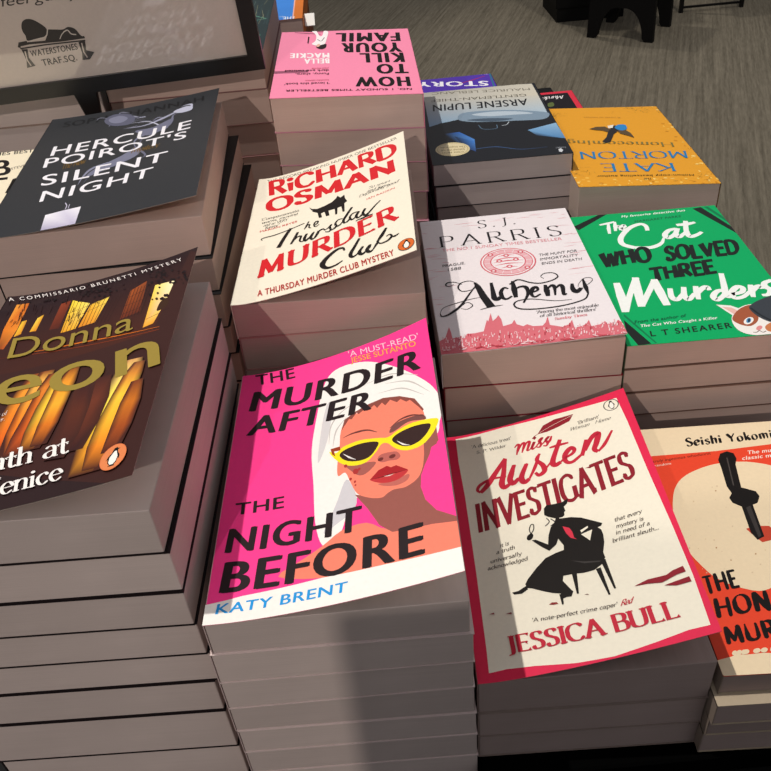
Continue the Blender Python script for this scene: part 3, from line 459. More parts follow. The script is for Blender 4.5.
  ["p","#17120f",[[59.12,98.59],[62.48,101.33],[70.1,99.98],[75.84,97.45],[82.92,92.04],[86.9,88.9],[85.91,87.25],[83.57,86.78],[85.25,84.41],[85.51,80.33],[84.8,74.71],[82.59,67.82],[82.86,63.95],[80.07,59.94],[75.09,57.3],[69.21,57.14],[63.57,58.2],[57.28,58.68],[56.32,55.31],[59.6,48.33],[60.6,46.61],[59.11,43.53],[56.3,43.89],[54.29,43.42],[53.57,47.15],[49.03,48.8],[43.71,51.73],[38.37,55.01],[35.56,56.0],[35.04,58.95],[37.05,62.1],[43.13,68.52],[49.69,74.21],[56.12,76.07],[61.13,76.78],[61.78,80.1],[59.58,86.15],[57.58,82.15],[52.77,78.83],[48.32,83.8],[43.96,89.86],[46.42,89.62],[52.93,83.66],[54.5,90.53],[56.74,95.94]]],
  ["p","#efe8d5",[[73.17,84.93],[80.17,86.15],[77.29,78.7]]],
  ["p","#efe8d5",[[73.43,88.06],[78.32,89.8],[78.23,88.48],[73.63,86.1]]],
  ["p","#17120f",[[35.33,57.65],[36.0,55.04],[32.11,52.92],[27.73,53.31],[26.69,55.01],[30.5,55.27],[33.72,56.86]]],
  ["r","#17120f",[2,1.0],[[53.69,46.76],[53.35,39.63]],0],
  ["r","#17120f",[2.9,1.1],[[63.71,58.89],[62.81,44.3]],0],
  ["r","#17120f",[2.9,1.1],[[77.34,57.78],[79.33,38.52]],0],
  ["r","#17120f",[2.9,1.1],[[81.19,62.65],[83.16,41.56]],0],
  ["e","#17120f",[43.39,92.75],[1.98,-0.08],[-0.82,-2.46]],
  ["r","#17120f",0.6,[[44.18,94.97],[43.96,98.77],[45.56,102.03],[46.97,101.57],[46.47,97.96],[44.38,94.91]],1],
  ["r","#17120f",0.6,[[55.63,104.29],[56.79,100.79],[53.79,98.19]],1],
  ["r","#17120f",0.6,[[58.02,102.89],[60.01,99.4],[56.96,97.11]],1],
  ["p","#d9364c",[[63.8,94.61],[67.46,92.09],[68.63,88.69],[68.85,83.78],[70.14,82.14],[66.89,84.19],[64.91,88.63]]],
  ["p","#8d2a2a",[[45.78,41.62],[47.69,42.6],[50.27,42.0],[50.99,40.76],[48.32,40.81]]],
  ["p","#6d3a34",[[65.9,42.67],[67.99,42.62],[68.58,41.86]]],
  ["p","#3c3836",[[63.58,67.91],[70.88,64.88],[80.15,62.39],[79.03,61.77],[70.61,63.6]]],
  ["t","#463a35","hand","it is",[24.34,89.57],[29.88,90.38],[24.78,92.79]],
  ["t","#463a35","hand","a truth",[21.43,85.06],[32.87,86.23],[21.85,88.24]],
  ["t","#463a35","hand","universally",[17.07,78.99],[36.3,80.35],[17.47,82.12]],
  ["t","#463a35","hand","acknowledged",[14.69,74.12],[39.09,75.7],[15.08,77.21]],
  ["t","#463a35","hand","that every",[93.72,87.01],[110.24,87.75],[94.47,90.06]],
  ["t","#463a35","hand","mystery is",[93.75,82.06],[109.68,82.04],[94.49,85.06]],
  ["t","#463a35","hand","in need of a",[92.36,77.4],[112.29,77.41],[93.09,80.36]],
  ["t","#463a35","hand","brilliant sleuth...",[89.21,72.5],[115.93,72.44],[89.92,75.42]],
  ["p","#8d1b2a",[[93.21,39.64],[101.03,41.54],[111.14,41.14],[115.04,42.89],[120.97,43.87],[121.36,40.01],[116.3,39.57],[107.75,37.22],[100.32,38.94]]],
  ["p","#8d1b2a",[[108.26,35.08],[122.02,36.37],[122.28,32.93],[114.33,32.97]]],
  ["p","#8d1b2a",[[11.56,42.89],[14.5,43.46],[14.59,42.3]]],
  ["p","#8d1b2a",[[20.89,41.24],[24.28,41.61],[24.35,40.46]]],
  ["t","#463a35","hand","'A note-perfect crime caper'",[34.65,32.4],[81.65,29.96],[35.09,35.06]],
  ["t","#c3263c","script","Red",[83.12,29.5],[90.39,29.68],[84.01,33.08]],
  ["t","#c3263c","serifb","JESSICA BULL",[19.1,15.48],[110.75,13.78],[18.85,26.69]],
 ],
 'alch':[
  ["r","#e3a9b0",[0.1,0.31,0.1],[[2.83,74.03],[6.34,74.13],[9.84,73.4]],1],
  ["r","#e3a9b0",[0.1,0.46,0.1],[[59.04,188.68],[66.6,189.57],[74.17,187.26]],1],
  ["r","#dc949d",[0.1,0.68,0.1],[[109.86,95.39],[113.43,95.86],[117.01,96.46]],1],
  ["r","#e3a9b0",[0.1,0.45,0.1],[[71.76,192.73],[77.55,192.29],[83.34,194.07]],1],
  ["r","#dc949d",[0.1,0.64,0.1],[[122.26,188.14],[124.81,188.9],[127.36,189.18]],1],
  ["r","#e3a9b0",[0.1,0.44,0.1],[[114.68,116.3],[119.98,115.82],[125.28,117.19]],1],
  ["r","#e9c1c6",[0.1,0.58,0.1],[[10.09,122.92],[15.96,122.61],[21.83,124.41]],1],
  ["r","#dc949d",[0.1,0.41,0.1],[[-3.37,116.14],[3.24,116.01],[9.86,116.41]],1],
  ["r","#e9c1c6",[0.1,0.44,0.1],[[106.51,87.02],[114.47,87.56],[122.43,87.37]],1],
  ["r","#e3a9b0",[0.1,0.51,0.1],[[-2.64,105.03],[2.84,104.19],[8.32,106.42]],1],
  ["r","#dc949d",[0.1,0.88,0.1],[[0.64,151.83],[5.23,152.38],[9.83,151.56]],1],
  ["r","#dc949d",[0.1,0.48,0.1],[[100.95,187.81],[104.69,187.31],[108.44,188.11]],1],
  ["r","#dc949d",[0.1,0.77,0.1],[[0.36,137.94],[5.81,137.67],[11.27,137.31]],1],
  ["r","#e3a9b0",[0.1,0.34,0.1],[[2.93,193.52],[6.78,193.99],[10.63,193.8]],1],
  ["r","#e3a9b0",[0.1,0.37,0.1],[[65.33,191.57],[69.92,191.63],[74.51,192.4]],1],
  ["r","#dc949d",[0.1,0.6,0.1],[[113.48,194.32],[117.56,193.76],[121.63,194.15]],1],
  ["r","#e3a9b0",[0.1,0.45,0.1],[[108.59,118.19],[112.31,117.67],[116.03,117.31]],1],
  ["r","#dc949d",[0.1,0.64,0.1],[[-0.57,178.28],[2.27,179.26],[5.1,177.99]],1],
  ["r","#e3a9b0",[0.1,0.56,0.1],[[95.52,193.68],[101.23,194.54],[106.94,193.9]],1],
  ["r","#dc949d",[0.1,0.79,0.1],[[29.56,190.13],[37.91,190.18],[46.27,190.59]],1],
  ["r","#e3a9b0",[0.1,0.82,0.1],[[117.74,96.49],[126.46,96.05],[135.17,96.87]],1],
  ["r","#dc949d",[0.1,0.7,0.1],[[2.43,113.69],[9.91,112.81],[17.4,112.69]],1],
  ["r","#e3a9b0",[0.1,0.78,0.1],[[114.4,137.41],[122.93,136.83],[131.46,136.38]],1],
  ["r","#dc949d",[0.1,0.83,0.1],[[108.41,95.0],[115.92,95.1],[123.42,96.13]],1],
  ["r","#dc949d",[0.1,0.85,0.1],[[-3.01,151.32],[5.29,151.2],[13.59,150.06]],1],
  ["r","#e3a9b0",[0.1,0.32,0.1],[[115.05,75.36],[119.22,74.52],[123.39,76.49]],1],
  ["r","#dc949d",[0.1,0.53,0.1],[[35.67,184.97],[44.4,185.55],[53.14,184.41]],1],
  ["r","#e3a9b0",[0.1,0.85,0.1],[[12.34,126.18],[15.46,126.78],[18.58,125.78]],1],
  ["r","#e3a9b0",[0.1,0.68,0.1],[[84.45,189.78],[91.04,190.63],[97.62,189.71]],1],
  ["r","#e9c1c6",[0.1,0.39,0.1],[[2.39,135.93],[5.95,135.92],[9.5,135.44]],1],
  ["r","#dc949d",[0.1,0.37,0.1],[[119.67,182.95],[122.21,182.18],[124.75,183.81]],1],
  ["r","#dc949d",[0.1,0.51,0.1],[[113.24,131.58],[118.41,132.11],[123.59,133.04]],1],
  ["r","#dc949d",[0.1,0.77,0.1],[[115.65,152.04],[120.19,152.17],[124.73,153.35]],1],
  ["r","#dc949d",[0.1,0.76,0.1],[[115.3,119.94],[120.35,119.67],[125.4,120.43]],1],
  ["r","#e3a9b0",[0.1,0.47,0.1],[[-5.46,71.23],[2.3,72.11],[10.06,70.32]],1],
  ["r","#e9c1c6",[0.1,0.86,0.1],[[122.66,151.8],[125.66,151.15],[128.67,152.26]],1],
  ["r","#e3a9b0",[0.1,0.78,0.1],[[-2.26,100.88],[0.37,101.49],[3.0,102.24]],1],
  ["r","#e3a9b0",[0.1,0.76,0.1],[[1.69,139.45],[7.92,140.38],[14.15,138.3]],1],
  ["r","#e9c1c6",[0.1,0.48,0.1],[[116.39,151.85],[122.9,152.71],[129.42,151.57]],1],
  ["r","#e3a9b0",[0.1,0.75,0.1],[[117.56,181.97],[122.07,182.05],[126.58,182.06]],1],
  ["r","#dc949d",[0.1,0.47,0.1],[[109.32,169.19],[118.13,169.01],[126.93,167.73]],1],
  ["r","#dc949d",[0.1,0.54,0.1],[[4.6,133.47],[11.09,133.24],[17.59,132.05]],1],
  ["r","#dc949d",[0.1,0.66,0.1],[[120.7,122.31],[127.3,121.94],[133.9,121.09]],1],
  ["r","#e3a9b0",[0.1,0.39,0.1],[[6.55,90.21],[14.85,89.69],[23.15,89.61]],1],
  ["r","#e9c1c6",[0.1,0.46,0.1],[[95.12,192.85],[101.18,192.9],[107.23,191.82]],1],
  ["r","#e3a9b0",[0.1,0.83,0.1],[[1.77,64.32],[5.06,64.6],[8.36,64.65]],1],
  ["t","#1b181b","serifl","S.J.",[48.89,178.5],[81.62,179.81],[49.94,193.04]],
  ["t","#1b181b","serifl","PARRIS",[13.47,151.65],[116.38,150.82],[13.6,170.6]],
  ["t","#d98790","sans","THE NO.1 SUNDAY TIMES BESTSELLER",[14.65,144.15],[114.22,143.16],[14.86,149.11]],
  ["e","#d4606c",[65.17,117.16],[22.35,0.0],[0.0,22.35]],
  ["e","#efe6e8",[65.17,117.16],[21.23,0.0],[0.0,21.23]],
  ["e","#d4606c",[65.17,117.16],[19.89,0.0],[0.0,19.89]],
  ["e","#e7b3b9",[65.17,117.16],[19.22,0.0],[0.0,19.22]],
  ["r","#efe6e8",0.5,[[78.58,117.16],[84.39,117.16]],0],
  ["r","#efe6e8",0.5,[[77.55,122.29],[82.92,124.51]],0],
  ["r","#efe6e8",0.5,[[74.65,126.64],[78.76,130.74]],0],
  ["r","#efe6e8",0.5,[[70.3,129.54],[72.52,134.91]],0],
  ["r","#efe6e8",0.5,[[65.17,130.56],[65.17,136.37]],0],
  ["r","#efe6e8",0.5,[[60.04,129.54],[57.81,134.91]],0],
  ["r","#efe6e8",0.5,[[55.69,126.64],[51.58,130.74]],0],
  ["r","#efe6e8",0.5,[[52.78,122.29],[47.41,124.51]],0],
  ["r","#efe6e8",0.5,[[51.76,117.16],[45.95,117.16]],0],
  ["r","#efe6e8",0.5,[[52.78,112.02],[47.41,109.8]],0],
  ["r","#efe6e8",0.5,[[55.69,107.68],[51.58,103.57]],0],
  ["r","#efe6e8",0.5,[[60.04,104.77],[57.81,99.4]],0],
  ["r","#efe6e8",0.5,[[65.17,103.75],[65.17,97.94]],0],
  ["r","#efe6e8",0.5,[[70.3,104.77],[72.52,99.4]],0],
  ["r","#efe6e8",0.5,[[74.65,107.68],[78.76,103.57]],0],
  ["r","#efe6e8",0.5,[[77.55,112.02],[82.92,109.8]],0],
  ["e","#d4606c",[65.17,117.16],[14.3,0.0],[0.0,14.3]],
  ["e","#efe6e8",[65.17,117.16],[13.41,0.0],[0.0,13.41]],
  ["r","#d4606c",[0.3,1.6,0.3],[[58.46,126.54],[65.17,128.1],[71.87,126.54]],1],
  ["r","#d4606c",[0.3,1.6,0.3],[[54.0,121.62],[65.17,123.19],[76.34,121.62]],1],
  ["r","#d4606c",[0.3,1.6,0.3],[[52.65,117.16],[65.17,118.72],[77.68,117.16]],1],
  ["r","#d4606c",[0.3,1.6,0.3],[[54.0,112.69],[65.17,114.25],[76.34,112.69]],1],
  ["r","#d4606c",[0.3,1.6,0.3],[[58.46,107.77],[65.17,109.33],[71.87,107.77]],1],
  ["e","#d4606c",[58.46,119.39],[2.46,0.0],[0.0,2.46]],
  ["e","#efe6e8",[58.46,119.39],[1.12,0.0],[0.0,1.12]],
  ["e","#d4606c",[71.87,119.39],[2.46,0.0],[0.0,2.46]],
  ["e","#efe6e8",[71.87,119.39],[1.12,0.0],[0.0,1.12]],
  ["e","#d4606c",[65.17,127.21],[2.46,0.0],[0.0,2.46]],
  ["e","#efe6e8",[65.17,127.21],[1.12,0.0],[0.0,1.12]],
  ["e","#d4606c",[65.17,109.33],[2.46,0.0],[0.0,2.46]],
  ["e","#efe6e8",[65.17,109.33],[1.12,0.0],[0.0,1.12]],
  ["e","#d4606c",[52.88,130.56],[2.46,0.0],[0.0,2.46]],
  ["e","#efe6e8",[52.88,130.56],[1.12,0.0],[0.0,1.12]],
  ["e","#d4606c",[77.46,130.56],[2.46,0.0],[0.0,2.46]],
  ["e","#efe6e8",[77.46,130.56],[1.12,0.0],[0.0,1.12]],
  ["e","#d4606c",[51.76,104.87],[2.46,0.0],[0.0,2.46]],
  ["e","#efe6e8",[51.76,104.87],[1.12,0.0],[0.0,1.12]],
  ["e","#d4606c",[78.58,104.87],[2.46,0.0],[0.0,2.46]],
  ["e","#efe6e8",[78.58,104.87],[1.12,0.0],[0.0,1.12]],
  ["t","#4b464a","sans","PRAGUE,",[12.45,118.79],[31.0,120.23],[12.85,122.91]],
  ["t","#4b464a","sans","1588",[16.2,111.82],[26.72,112.77],[16.66,116.38]],
  ["t","#4b464a","sans","THE HUNT FOR",[90.52,120.09],[121.47,120.62],[91.31,124.26]],
  ["t","#4b464a","sans","IMMORTALITY",[90.25,113.19],[120.7,113.71],[91.03,117.28]],
  ["t","#4b464a","sans","ENDS IN DEATH",[90.24,106.34],[122.24,106.91],[91.01,110.37]],
  ["r","#1b181b",[2.0,5.6,6.4],[[34.93,90.19],[36.47,84.08],[38.76,69.19],[42.43,53.94]],0],
  ["r","#1b181b",[0.4,1.5,0.3],[[34.11,51.48],[42.43,53.94],[51.46,54.46]],0],
  ["r","#1b181b",[0.8,2.4,0.6],[[35.91,87.41],[28.64,74.34],[20.37,59.52],[11.31,50.04],[5.34,47.64],[4.16,51.91]],1],
  ["r","#1b181b",[0.3,0.9,0.3],[[4.16,51.91],[7.42,58.99],[17.6,63.66],[31.07,67.68],[40.89,68.14]],1],
  ["r","#1b181b",[0.4,1.3,0.4],[[36.64,87.9],[31.82,93.43],[24.8,92.26],[21.39,85.86],[23.68,79.71],[30.68,80.19],[35.75,83.6]],1],
  ["r","#1b181b",[0.4,1.3,0.4],[[24.83,89.66],[19.61,93.95],[14.27,94.36],[12.24,90.88],[14.67,88.47],[18.61,90.91]],1],
  ["r","#1b181b",[0.3,0.8,0.3],[[20.23,58.35],[25.66,63.29],[29.25,58.37],[24.53,53.96],[19.97,56.03]],1],
  ["r","#1b181b",[2.24,4.76,3.08],[[47.27,87.62],[46.86,75.61],[46.63,65.12],[48.57,62.89],[51.3,65.99]],1],
  ["r","#1b181b",[2.24,4.76,3.08],[[63.77,86.71],[63.01,74.08],[62.47,63.02]],1],
  ["r","#1b181b",[2.24,4.76,3.08],[[86.88,75.85],[86.59,67.7],[85.99,59.77]],1],
  ["r","#1b181b",[2.24,4.76,3.08],[[106.9,73.27],[105.91,65.87],[107.74,61.08],[112.31,65.67]],1],
  ["r","#1b181b",[1.4,3.64,1.4],[[58.77,76.25],[55.79,78.15],[52.62,72.52],[52.69,64.47],[55.54,62.05],[59.95,65.4]],1],
  ["r","#1b181b",[1.4,3.64,1.4],[[64.16,75.1],[68.79,77.27],[72.37,75.22],[72.01,65.9],[66.74,54.24]],1],
  ["r","#1b181b",[1.4,3.64,1.4],[[75.14,67.09],[80.17,69.74],[79.71,74.25],[76.75,72.37],[74.5,65.36],[76.22,60.68],[81.33,63.88]],1],
  ["r","#1b181b",[1.4,3.64,1.4],[[87.37,70.04],[91.77,74.13],[93.02,70.67],[91.45,59.79]],1],
  ["r","#1b181b",[1.4,3.64,1.4],[[92.96,68.79],[97.81,73.41],[99.04,69.95],[97.81,59.61],[100.2,60.3]],1],
  ["r","#1b181b",[1.4,3.64,1.4],[[116.18,78.25],[115.65,66.17],[115.39,56.85]],1],
  ["r","#1b181b",[1.6,1.2,0.4],[[60.71,82.2],[68.25,87.69],[75.9,82.13],[83.9,79.08],[93.57,81.45],[98.82,86.16],[96.37,92.03],[89.85,92.83],[86.12,89.01],[87.74,85.37]],1],
  ["r","#1b181b",[1.2,1.5,0.4],[[115.39,56.85],[110.48,49.42],[94.32,44.67],[75.36,44.09],[63.21,46.68],[59.39,52.21],[62.51,57.54],[73.22,58.28],[89.59,52.29],[102.07,51.32]],1],
  ["r","#1b181b",[0.3,0.6,0.3],[[112.31,65.67],[118.48,69.97],[123.01,75.36],[121.58,78.96],[116.94,78.73],[111.85,72.14],[110.13,67.43]],1],
  ["t","#4b464a","serif","'Among the most enjoyable",[73.12,37.95],[118.65,38.02],[73.83,41.75]],
  ["t","#4b464a","serif","of all historical thrillers'",[74.75,32.83],[115.76,32.92],[75.46,36.58]],
  ["t","#d4606c","serif","Sunday Times",[84.33,26.91],[107.77,27.75],[85.0,30.19]],
  ["p","#d8707b",[[-6.74,-6.56],[-0.15,15.75],[4.87,19.75],[6.98,26.79],[8.77,32.74],[9.52,26.34],[9.8,18.09],[14.07,18.95],[18.47,16.93],[20.45,21.87],[26.0,21.64],[32.67,22.83],[37.0,37.16],[37.57,34.48],[40.74,45.1],[40.91,34.67],[43.69,37.54],[45.94,41.43],[47.24,35.97],[47.21,26.62],[53.85,28.65],[56.25,33.27],[57.11,27.14],[61.19,23.77],[64.31,25.65],[67.9,22.38],[74.73,21.78],[77.52,25.39],[80.32,32.5],[79.77,21.54],[87.67,17.34],[93.18,19.48],[96.18,24.75],[95.81,14.73],[100.96,15.27],[104.96,17.73],[107.62,22.21],[107.46,13.82],[114.09,14.84],[118.11,18.14],[118.84,13.76],[121.6,15.65],[122.09,10.52],[127.16,17.76],[128.89,13.98],[132.31,13.18],[130.19,-10.74]]],
  ["r","#e9b6bb",0.87,[[80.95,3.76],[80.97,4.71]],0],
  ["r","#f0d3d6",0.63,[[93.85,11.76],[94.54,14.17]],0],
  ["r","#f0d3d6",0.44,[[107.31,1.39],[107.64,3.52]],0],
  ["r","#e9b6bb",0.53,[[66.68,6.65],[67.16,8.95]],0],
  ["r","#f0d3d6",0.52,[[56.56,16.0],[56.5,16.41]],0],
  ["r","#f0d3d6",0.48,[[12.5,12.72],[12.56,13.45]],0],
  ["r","#e9b6bb",0.9,[[61.53,5.0],[61.97,8.0]],0],
  ["r","#f0d3d6",0.81,[[118.09,5.74],[119.03,9.59]],0],
  ["r","#b93c4b",0.86,[[15.8,17.47],[15.96,20.19]],0],
  ["r","#f0d3d6",0.49,[[55.17,15.15],[55.54,18.33]],0],
  ["r","#b93c4b",0.79,[[87.23,15.24],[87.72,16.67]],0],
  ["r","#f0d3d6",0.68,[[30.78,4.57],[30.97,6.03]],0],
  ["r","#f0d3d6",0.62,[[125.13,0.76],[125.53,2.35]],0],
  ["r","#f0d3d6",0.54,[[76.88,4.71],[77.07,5.93]],0],
  ["r","#f0d3d6",0.39,[[19.02,11.05],[19.32,12.48]],0],
  ["r","#f0d3d6",0.36,[[37.4,16.74],[37.89,20.76]],0],
  ["r","#b93c4b",0.8,[[29.18,14.5],[29.44,15.72]],0],
  ["r","#e9b6bb",0.62,[[49.96,3.03],[50.57,5.53]],0],
  ["r","#b93c4b",0.78,[[66.89,10.66],[67.21,12.91]],0],
  ["r","#e9b6bb",0.86,[[56.11,2.6],[56.36,3.5]],0],
  ["r","#e9b6bb",0.53,[[98.22,10.53],[98.59,12.39]],0],
  ["r","#b93c4b",0.68,[[33.16,3.39],[33.39,5.6]],0],
  ["r","#f0d3d6",0.69,[[82.73,6.22],[83.18,8.84]],0],
  ["r","#e9b6bb",0.77,[[119.08,3.14],[119.34,4.38]],0],
  ["r","#f0d3d6",0.48,[[1.82,6.44],[1.9,8.9]],0],
  ["r","#f0d3d6",0.85,[[15.57,7.81],[16.22,11.75]],0],
  ["r","#f0d3d6",0.77,[[110.06,11.46],[110.16,12.45]],0],
  ["r","#b93c4b",0.75,[[88.08,10.41],[88.24,11.72]],0],
  ["r","#f0d3d6",0.38,[[107.59,2.84],[108.75,6.8]],0],
  ["r","#b93c4b",0.74,[[22.77,17.64],[23.18,21.61]],0],
  ["r","#f0d3d6",0.57,[[107.64,3.42],[107.76,4.09]],0],
  ["r","#e9b6bb",0.81,[[64.64,8.7],[64.8,10.23]],0],
  ["r","#f0d3d6",0.55,[[5.68,6.68],[5.6,7.56]],0],
  ["r","#f0d3d6",0.87,[[120.33,5.7],[121.2,8.52]],0],
  ["r","#f0d3d6",0.41,[[45.3,5.91],[46.02,9.88]],0],
  ["r","#f0d3d6",0.87,[[89.6,9.53],[89.8,11.06]],0],
  ["r","#e9b6bb",0.54,[[105.45,16.08],[105.88,16.95]],0],
  ["r","#e9b6bb",0.47,[[91.3,12.65],[91.81,14.64]],0],
  ["r","#f0d3d6",0.89,[[76.47,2.83],[76.55,3.31]],0],
  ["r","#f0d3d6",0.75,[[24.77,12.41],[25.32,15.01]],0],
  ["r","#f0d3d6",0.42,[[56.37,4.44],[56.89,7.74]],0],
  ["r","#b93c4b",0.44,[[31.39,11.35],[31.88,14.45]],0],
  ["r","#b93c4b",0.49,[[89.2,16.17],[89.79,18.56]],0],
  ["r","#f0d3d6",0.62,[[69.75,7.53],[70.05,9.9]],0],
  ["r","#f0d3d6",0.43,[[10.26,6.31],[10.46,8.98]],0],
  ["r","#f0d3d6",0.74,[[78.68,14.36],[78.97,14.79]],0],
  ["r","#f0d3d6",0.51,[[106.75,3.09],[106.79,3.96]],0],
  ["r","#f0d3d6",0.84,[[37.96,14.66],[38.45,17.4]],0],
  ["r","#b93c4b",0.39,[[54.86,10.57],[54.93,10.84]],0],
  ["r","#b93c4b",0.46,[[12.28,17.52],[12.42,19.47]],0],
  ["r","#f0d3d6",0.9,[[26.92,14.18],[27.26,15.08]],0],
  ["r","#e9b6bb",0.39,[[1.73,11.32],[1.86,12.71]],0],
  ["r","#f0d3d6",0.73,[[44.03,5.75],[44.37,6.61]],0],
  ["r","#b93c4b",0.63,[[56.19,3.92],[56.25,4.71]],0],
  ["r","#f0d3d6",0.68,[[18.53,12.19],[19.05,14.68]],0],
  ["r","#b93c4b",0.68,[[7.05,13.3],[6.97,14.66]],0],
  ["r","#e9b6bb",0.44,[[20.82,10.23],[21.04,11.89]],0],
  ["r","#f0d3d6",0.49,[[84.85,10.34],[85.31,12.71]],0],
  ["r","#b93c4b",0.44,[[75.33,12.53],[75.98,15.09]],0],
  ["r","#e9b6bb",0.69,[[123.98,10.61],[125.01,14.15]],0],
  ["r","#f0d3d6",0.79,[[109.41,1.75],[109.7,2.63]],0],
  ["r","#b93c4b",0.37,[[106.17,1.88],[106.61,2.76]],0],
  ["r","#f0d3d6",0.47,[[112.38,10.35],[112.55,10.61]],0],
  ["r","#e9b6bb",0.87,[[123.26,3.34],[123.76,5.09]],0],
  ["r","#f0d3d6",0.38,[[65.06,2.7],[65.56,4.21]],0],
  ["r","#f0d3d6",0.89,[[128.6,10.88],[129.19,12.82]],0],
  ["r","#b93c4b",0.4,[[44.94,2.65],[45.44,5.47]],0],
  ["r","#f0d3d6",0.57,[[29.01,11.91],[29.41,13.5]],0],
  ["r","#b93c4b",0.41,[[49.83,2.93],[50.17,3.95]],0],
  ["r","#e9b6bb",0.52,[[58.53,16.33],[58.73,17.99]],0],
  ["r","#f0d3d6",0.79,[[116.17,14.3],[116.69,16.1]],0],
  ["r","#e9b6bb",0.59,[[48.44,3.73],[48.69,5.93]],0],
  ["r","#e9b6bb",0.51,[[113.69,9.76],[114.37,12.23]],0],
  ["r","#f0d3d6",0.69,[[6.04,13.07],[6.29,16.77]],0],
  ["r","#e9b6bb",0.58,[[31.94,17.38],[32.1,19.71]],0],
  ["r","#e9b6bb",0.77,[[16.32,3.41],[16.75,6.94]],0],
  ["r","#b93c4b",0.43,[[94.77,3.08],[95.05,4.4]],0],
  ["r","#e9b6bb",0.78,[[123.9,14.92],[124.78,18.81]],0],
  ["r","#b93c4b",0.69,[[125.67,11.1],[126.55,15.0]],0],
  ["r","#e9b6bb",0.49,[[119.8,0.25],[120.77,4.19]],0],
  ["r","#f0d3d6",0.6,[[24.67,5.81],[24.94,8.54]],0],
  ["r","#f0d3d6",0.77,[[73.03,1.78],[73.33,2.51]],0],
  ["r","#b93c4b",0.79,[[105.77,9.37],[106.53,12.88]],0],
  ["r","#f0d3d6",0.47,[[6.23,14.76],[6.17,15.49]],0],
  ["r","#f0d3d6",0.82,[[8.84,5.98],[9.11,8.58]],0],
  ["r","#b93c4b",0.54,[[25.77,10.84],[26.25,14.79]],0],
  ["r","#b93c4b",0.71,[[76.47,15.96],[76.98,19.02]],0],
  ["r","#b93c4b",0.85,[[78.8,2.42],[79.24,3.64]],0],
  ["r","#f0d3d6",0.62,[[101.55,11.73],[101.72,12.26]],0],
  ["r","#f0d3d6",0.81,[[10.52,13.21],[10.81,16.8]],0],
  ["r","#e9b6bb",0.85,[[106.1,7.05],[106.98,9.97]],0],
  ["r","#e9b6bb",0.82,[[19.75,10.23],[19.93,11.14]],0],
  ["r","#b93c4b",0.66,[[74.12,11.67],[74.46,12.88]],0],
  ["r","#f0d3d6",0.44,[[90.09,12.03],[90.3,13.61]],0],
  ["r","#e9b6bb",0.71,[[121.12,10.52],[122.31,14.48]],0],
  ["r","#f0d3d6",0.65,[[25.05,11.81],[25.68,15.15]],0],
  ["r","#f0d3d6",0.71,[[40.53,9.89],[40.84,10.42]],0],
  ["r","#f0d3d6",0.8,[[35.87,14.71],[35.98,15.75]],0],
  ["r","#e9b6bb",0.55,[[34.87,2.99],[35.26,6.71]],0],
  ["r","#f0d3d6",0.82,[[96.07,12.14],[96.65,14.74]],0],
  ["r","#f0d3d6",0.86,[[32.04,5.54],[32.71,9.37]],0],
  ["r","#f0d3d6",0.8,[[69.74,6.86],[70.43,10.72]],0],
  ["r","#f0d3d6",0.79,[[56.05,7.95],[56.59,11.05]],0],
  ["r","#e9b6bb",0.85,[[35.06,13.1],[34.98,13.84]],0],
  ["r","#f0d3d6",0.5,[[67.17,17.07],[67.46,19.28]],0],
  ["r","#e9b6bb",0.63,[[13.2,3.41],[13.5,4.79]],0],
  ["r","#f0d3d6",0.57,[[50.11,7.43],[50.41,8.35]],0],
  ["r","#b93c4b",0.53,[[60.84,6.82],[61.47,9.61]],0],
  ["r","#f0d3d6",0.76,[[84.22,10.23],[84.72,13.37]],0],
  ["r","#f0d3d6",0.42,[[70.06,13.71],[70.55,15.23]],0],
  ["r","#b93c4b",0.59,[[94.12,6.7],[94.58,8.56]],0],
  ["r","#e9b6bb",0.89,[[4.16,5.43],[4.35,8.51]],0],
  ["r","#b93c4b",0.55,[[92.86,7.88],[93.67,11.71]],0],
  ["r","#f0d3d6",0.38,[[102.02,5.3],[102.17,6.27]],0],
  ["r","#b93c4b",0.69,[[107.43,11.02],[107.66,11.42]],0],
  ["r","#f0d3d6",0.89,[[98.31,4.93],[98.56,6.87]],0],
  ["r","#b93c4b",0.66,[[4.81,9.6],[4.7,10.43]],0],
  ["r","#b93c4b",0.65,[[106.39,10.29],[107.09,13.99]],0],
  ["r","#b93c4b",0.49,[[117.97,13.73],[118.57,15.7]],0],
  ["r","#b93c4b",0.66,[[44.44,5.38],[44.93,7.79]],0],
  ["r","#e9b6bb",0.84,[[14.74,12.57],[15.16,14.72]],0],
  ["r","#e9b6bb",0.67,[[51.34,10.55],[51.67,13.85]],0],
  ["r","#b93c4b",0.83,[[86.31,3.93],[86.67,6.01]],0],
  ["r","#f0d3d6",0.51,[[10.49,12.58],[10.73,15.51]],0],
  ["r","#e9b6bb",0.77,[[89.37,7.11],[90.25,10.83]],0],
  ["r","#b93c4b",0.43,[[42.87,8.47],[43.4,11.08]],0],
  ["r","#e9b6bb",0.82,[[47.91,6.54],[48.09,7.08]],0],
  ["r","#f0d3d6",0.82,[[55.25,13.44],[55.24,14.4]],0],
  ["r","#b93c4b",0.59,[[103.56,14.44],[104.43,17.61]],0],
  ["r","#f0d3d6",0.49,[[62.94,11.3],[63.39,14.07]],0],
  ["r","#f0d3d6",0.39,[[20.14,8.83],[20.35,10.62]],0],
  ["r","#b93c4b",0.4,[[60.88,7.52],[61.03,8.41]],0],
  ["r","#e9b6bb",0.45,[[15.64,13.64],[15.97,17.5]],0],
  ["r","#b93c4b",0.61,[[42.95,15.01],[43.37,18.68]],0],
  ["r","#f0d3d6",0.47,[[90.9,3.63],[91.43,7.07]],0],
  ["r","#f0d3d6",0.52,[[56.59,4.3],[56.86,7.0]],0],
  ["r","#f0d3d6",0.85,[[102.3,5.77],[102.81,8.34]],0],
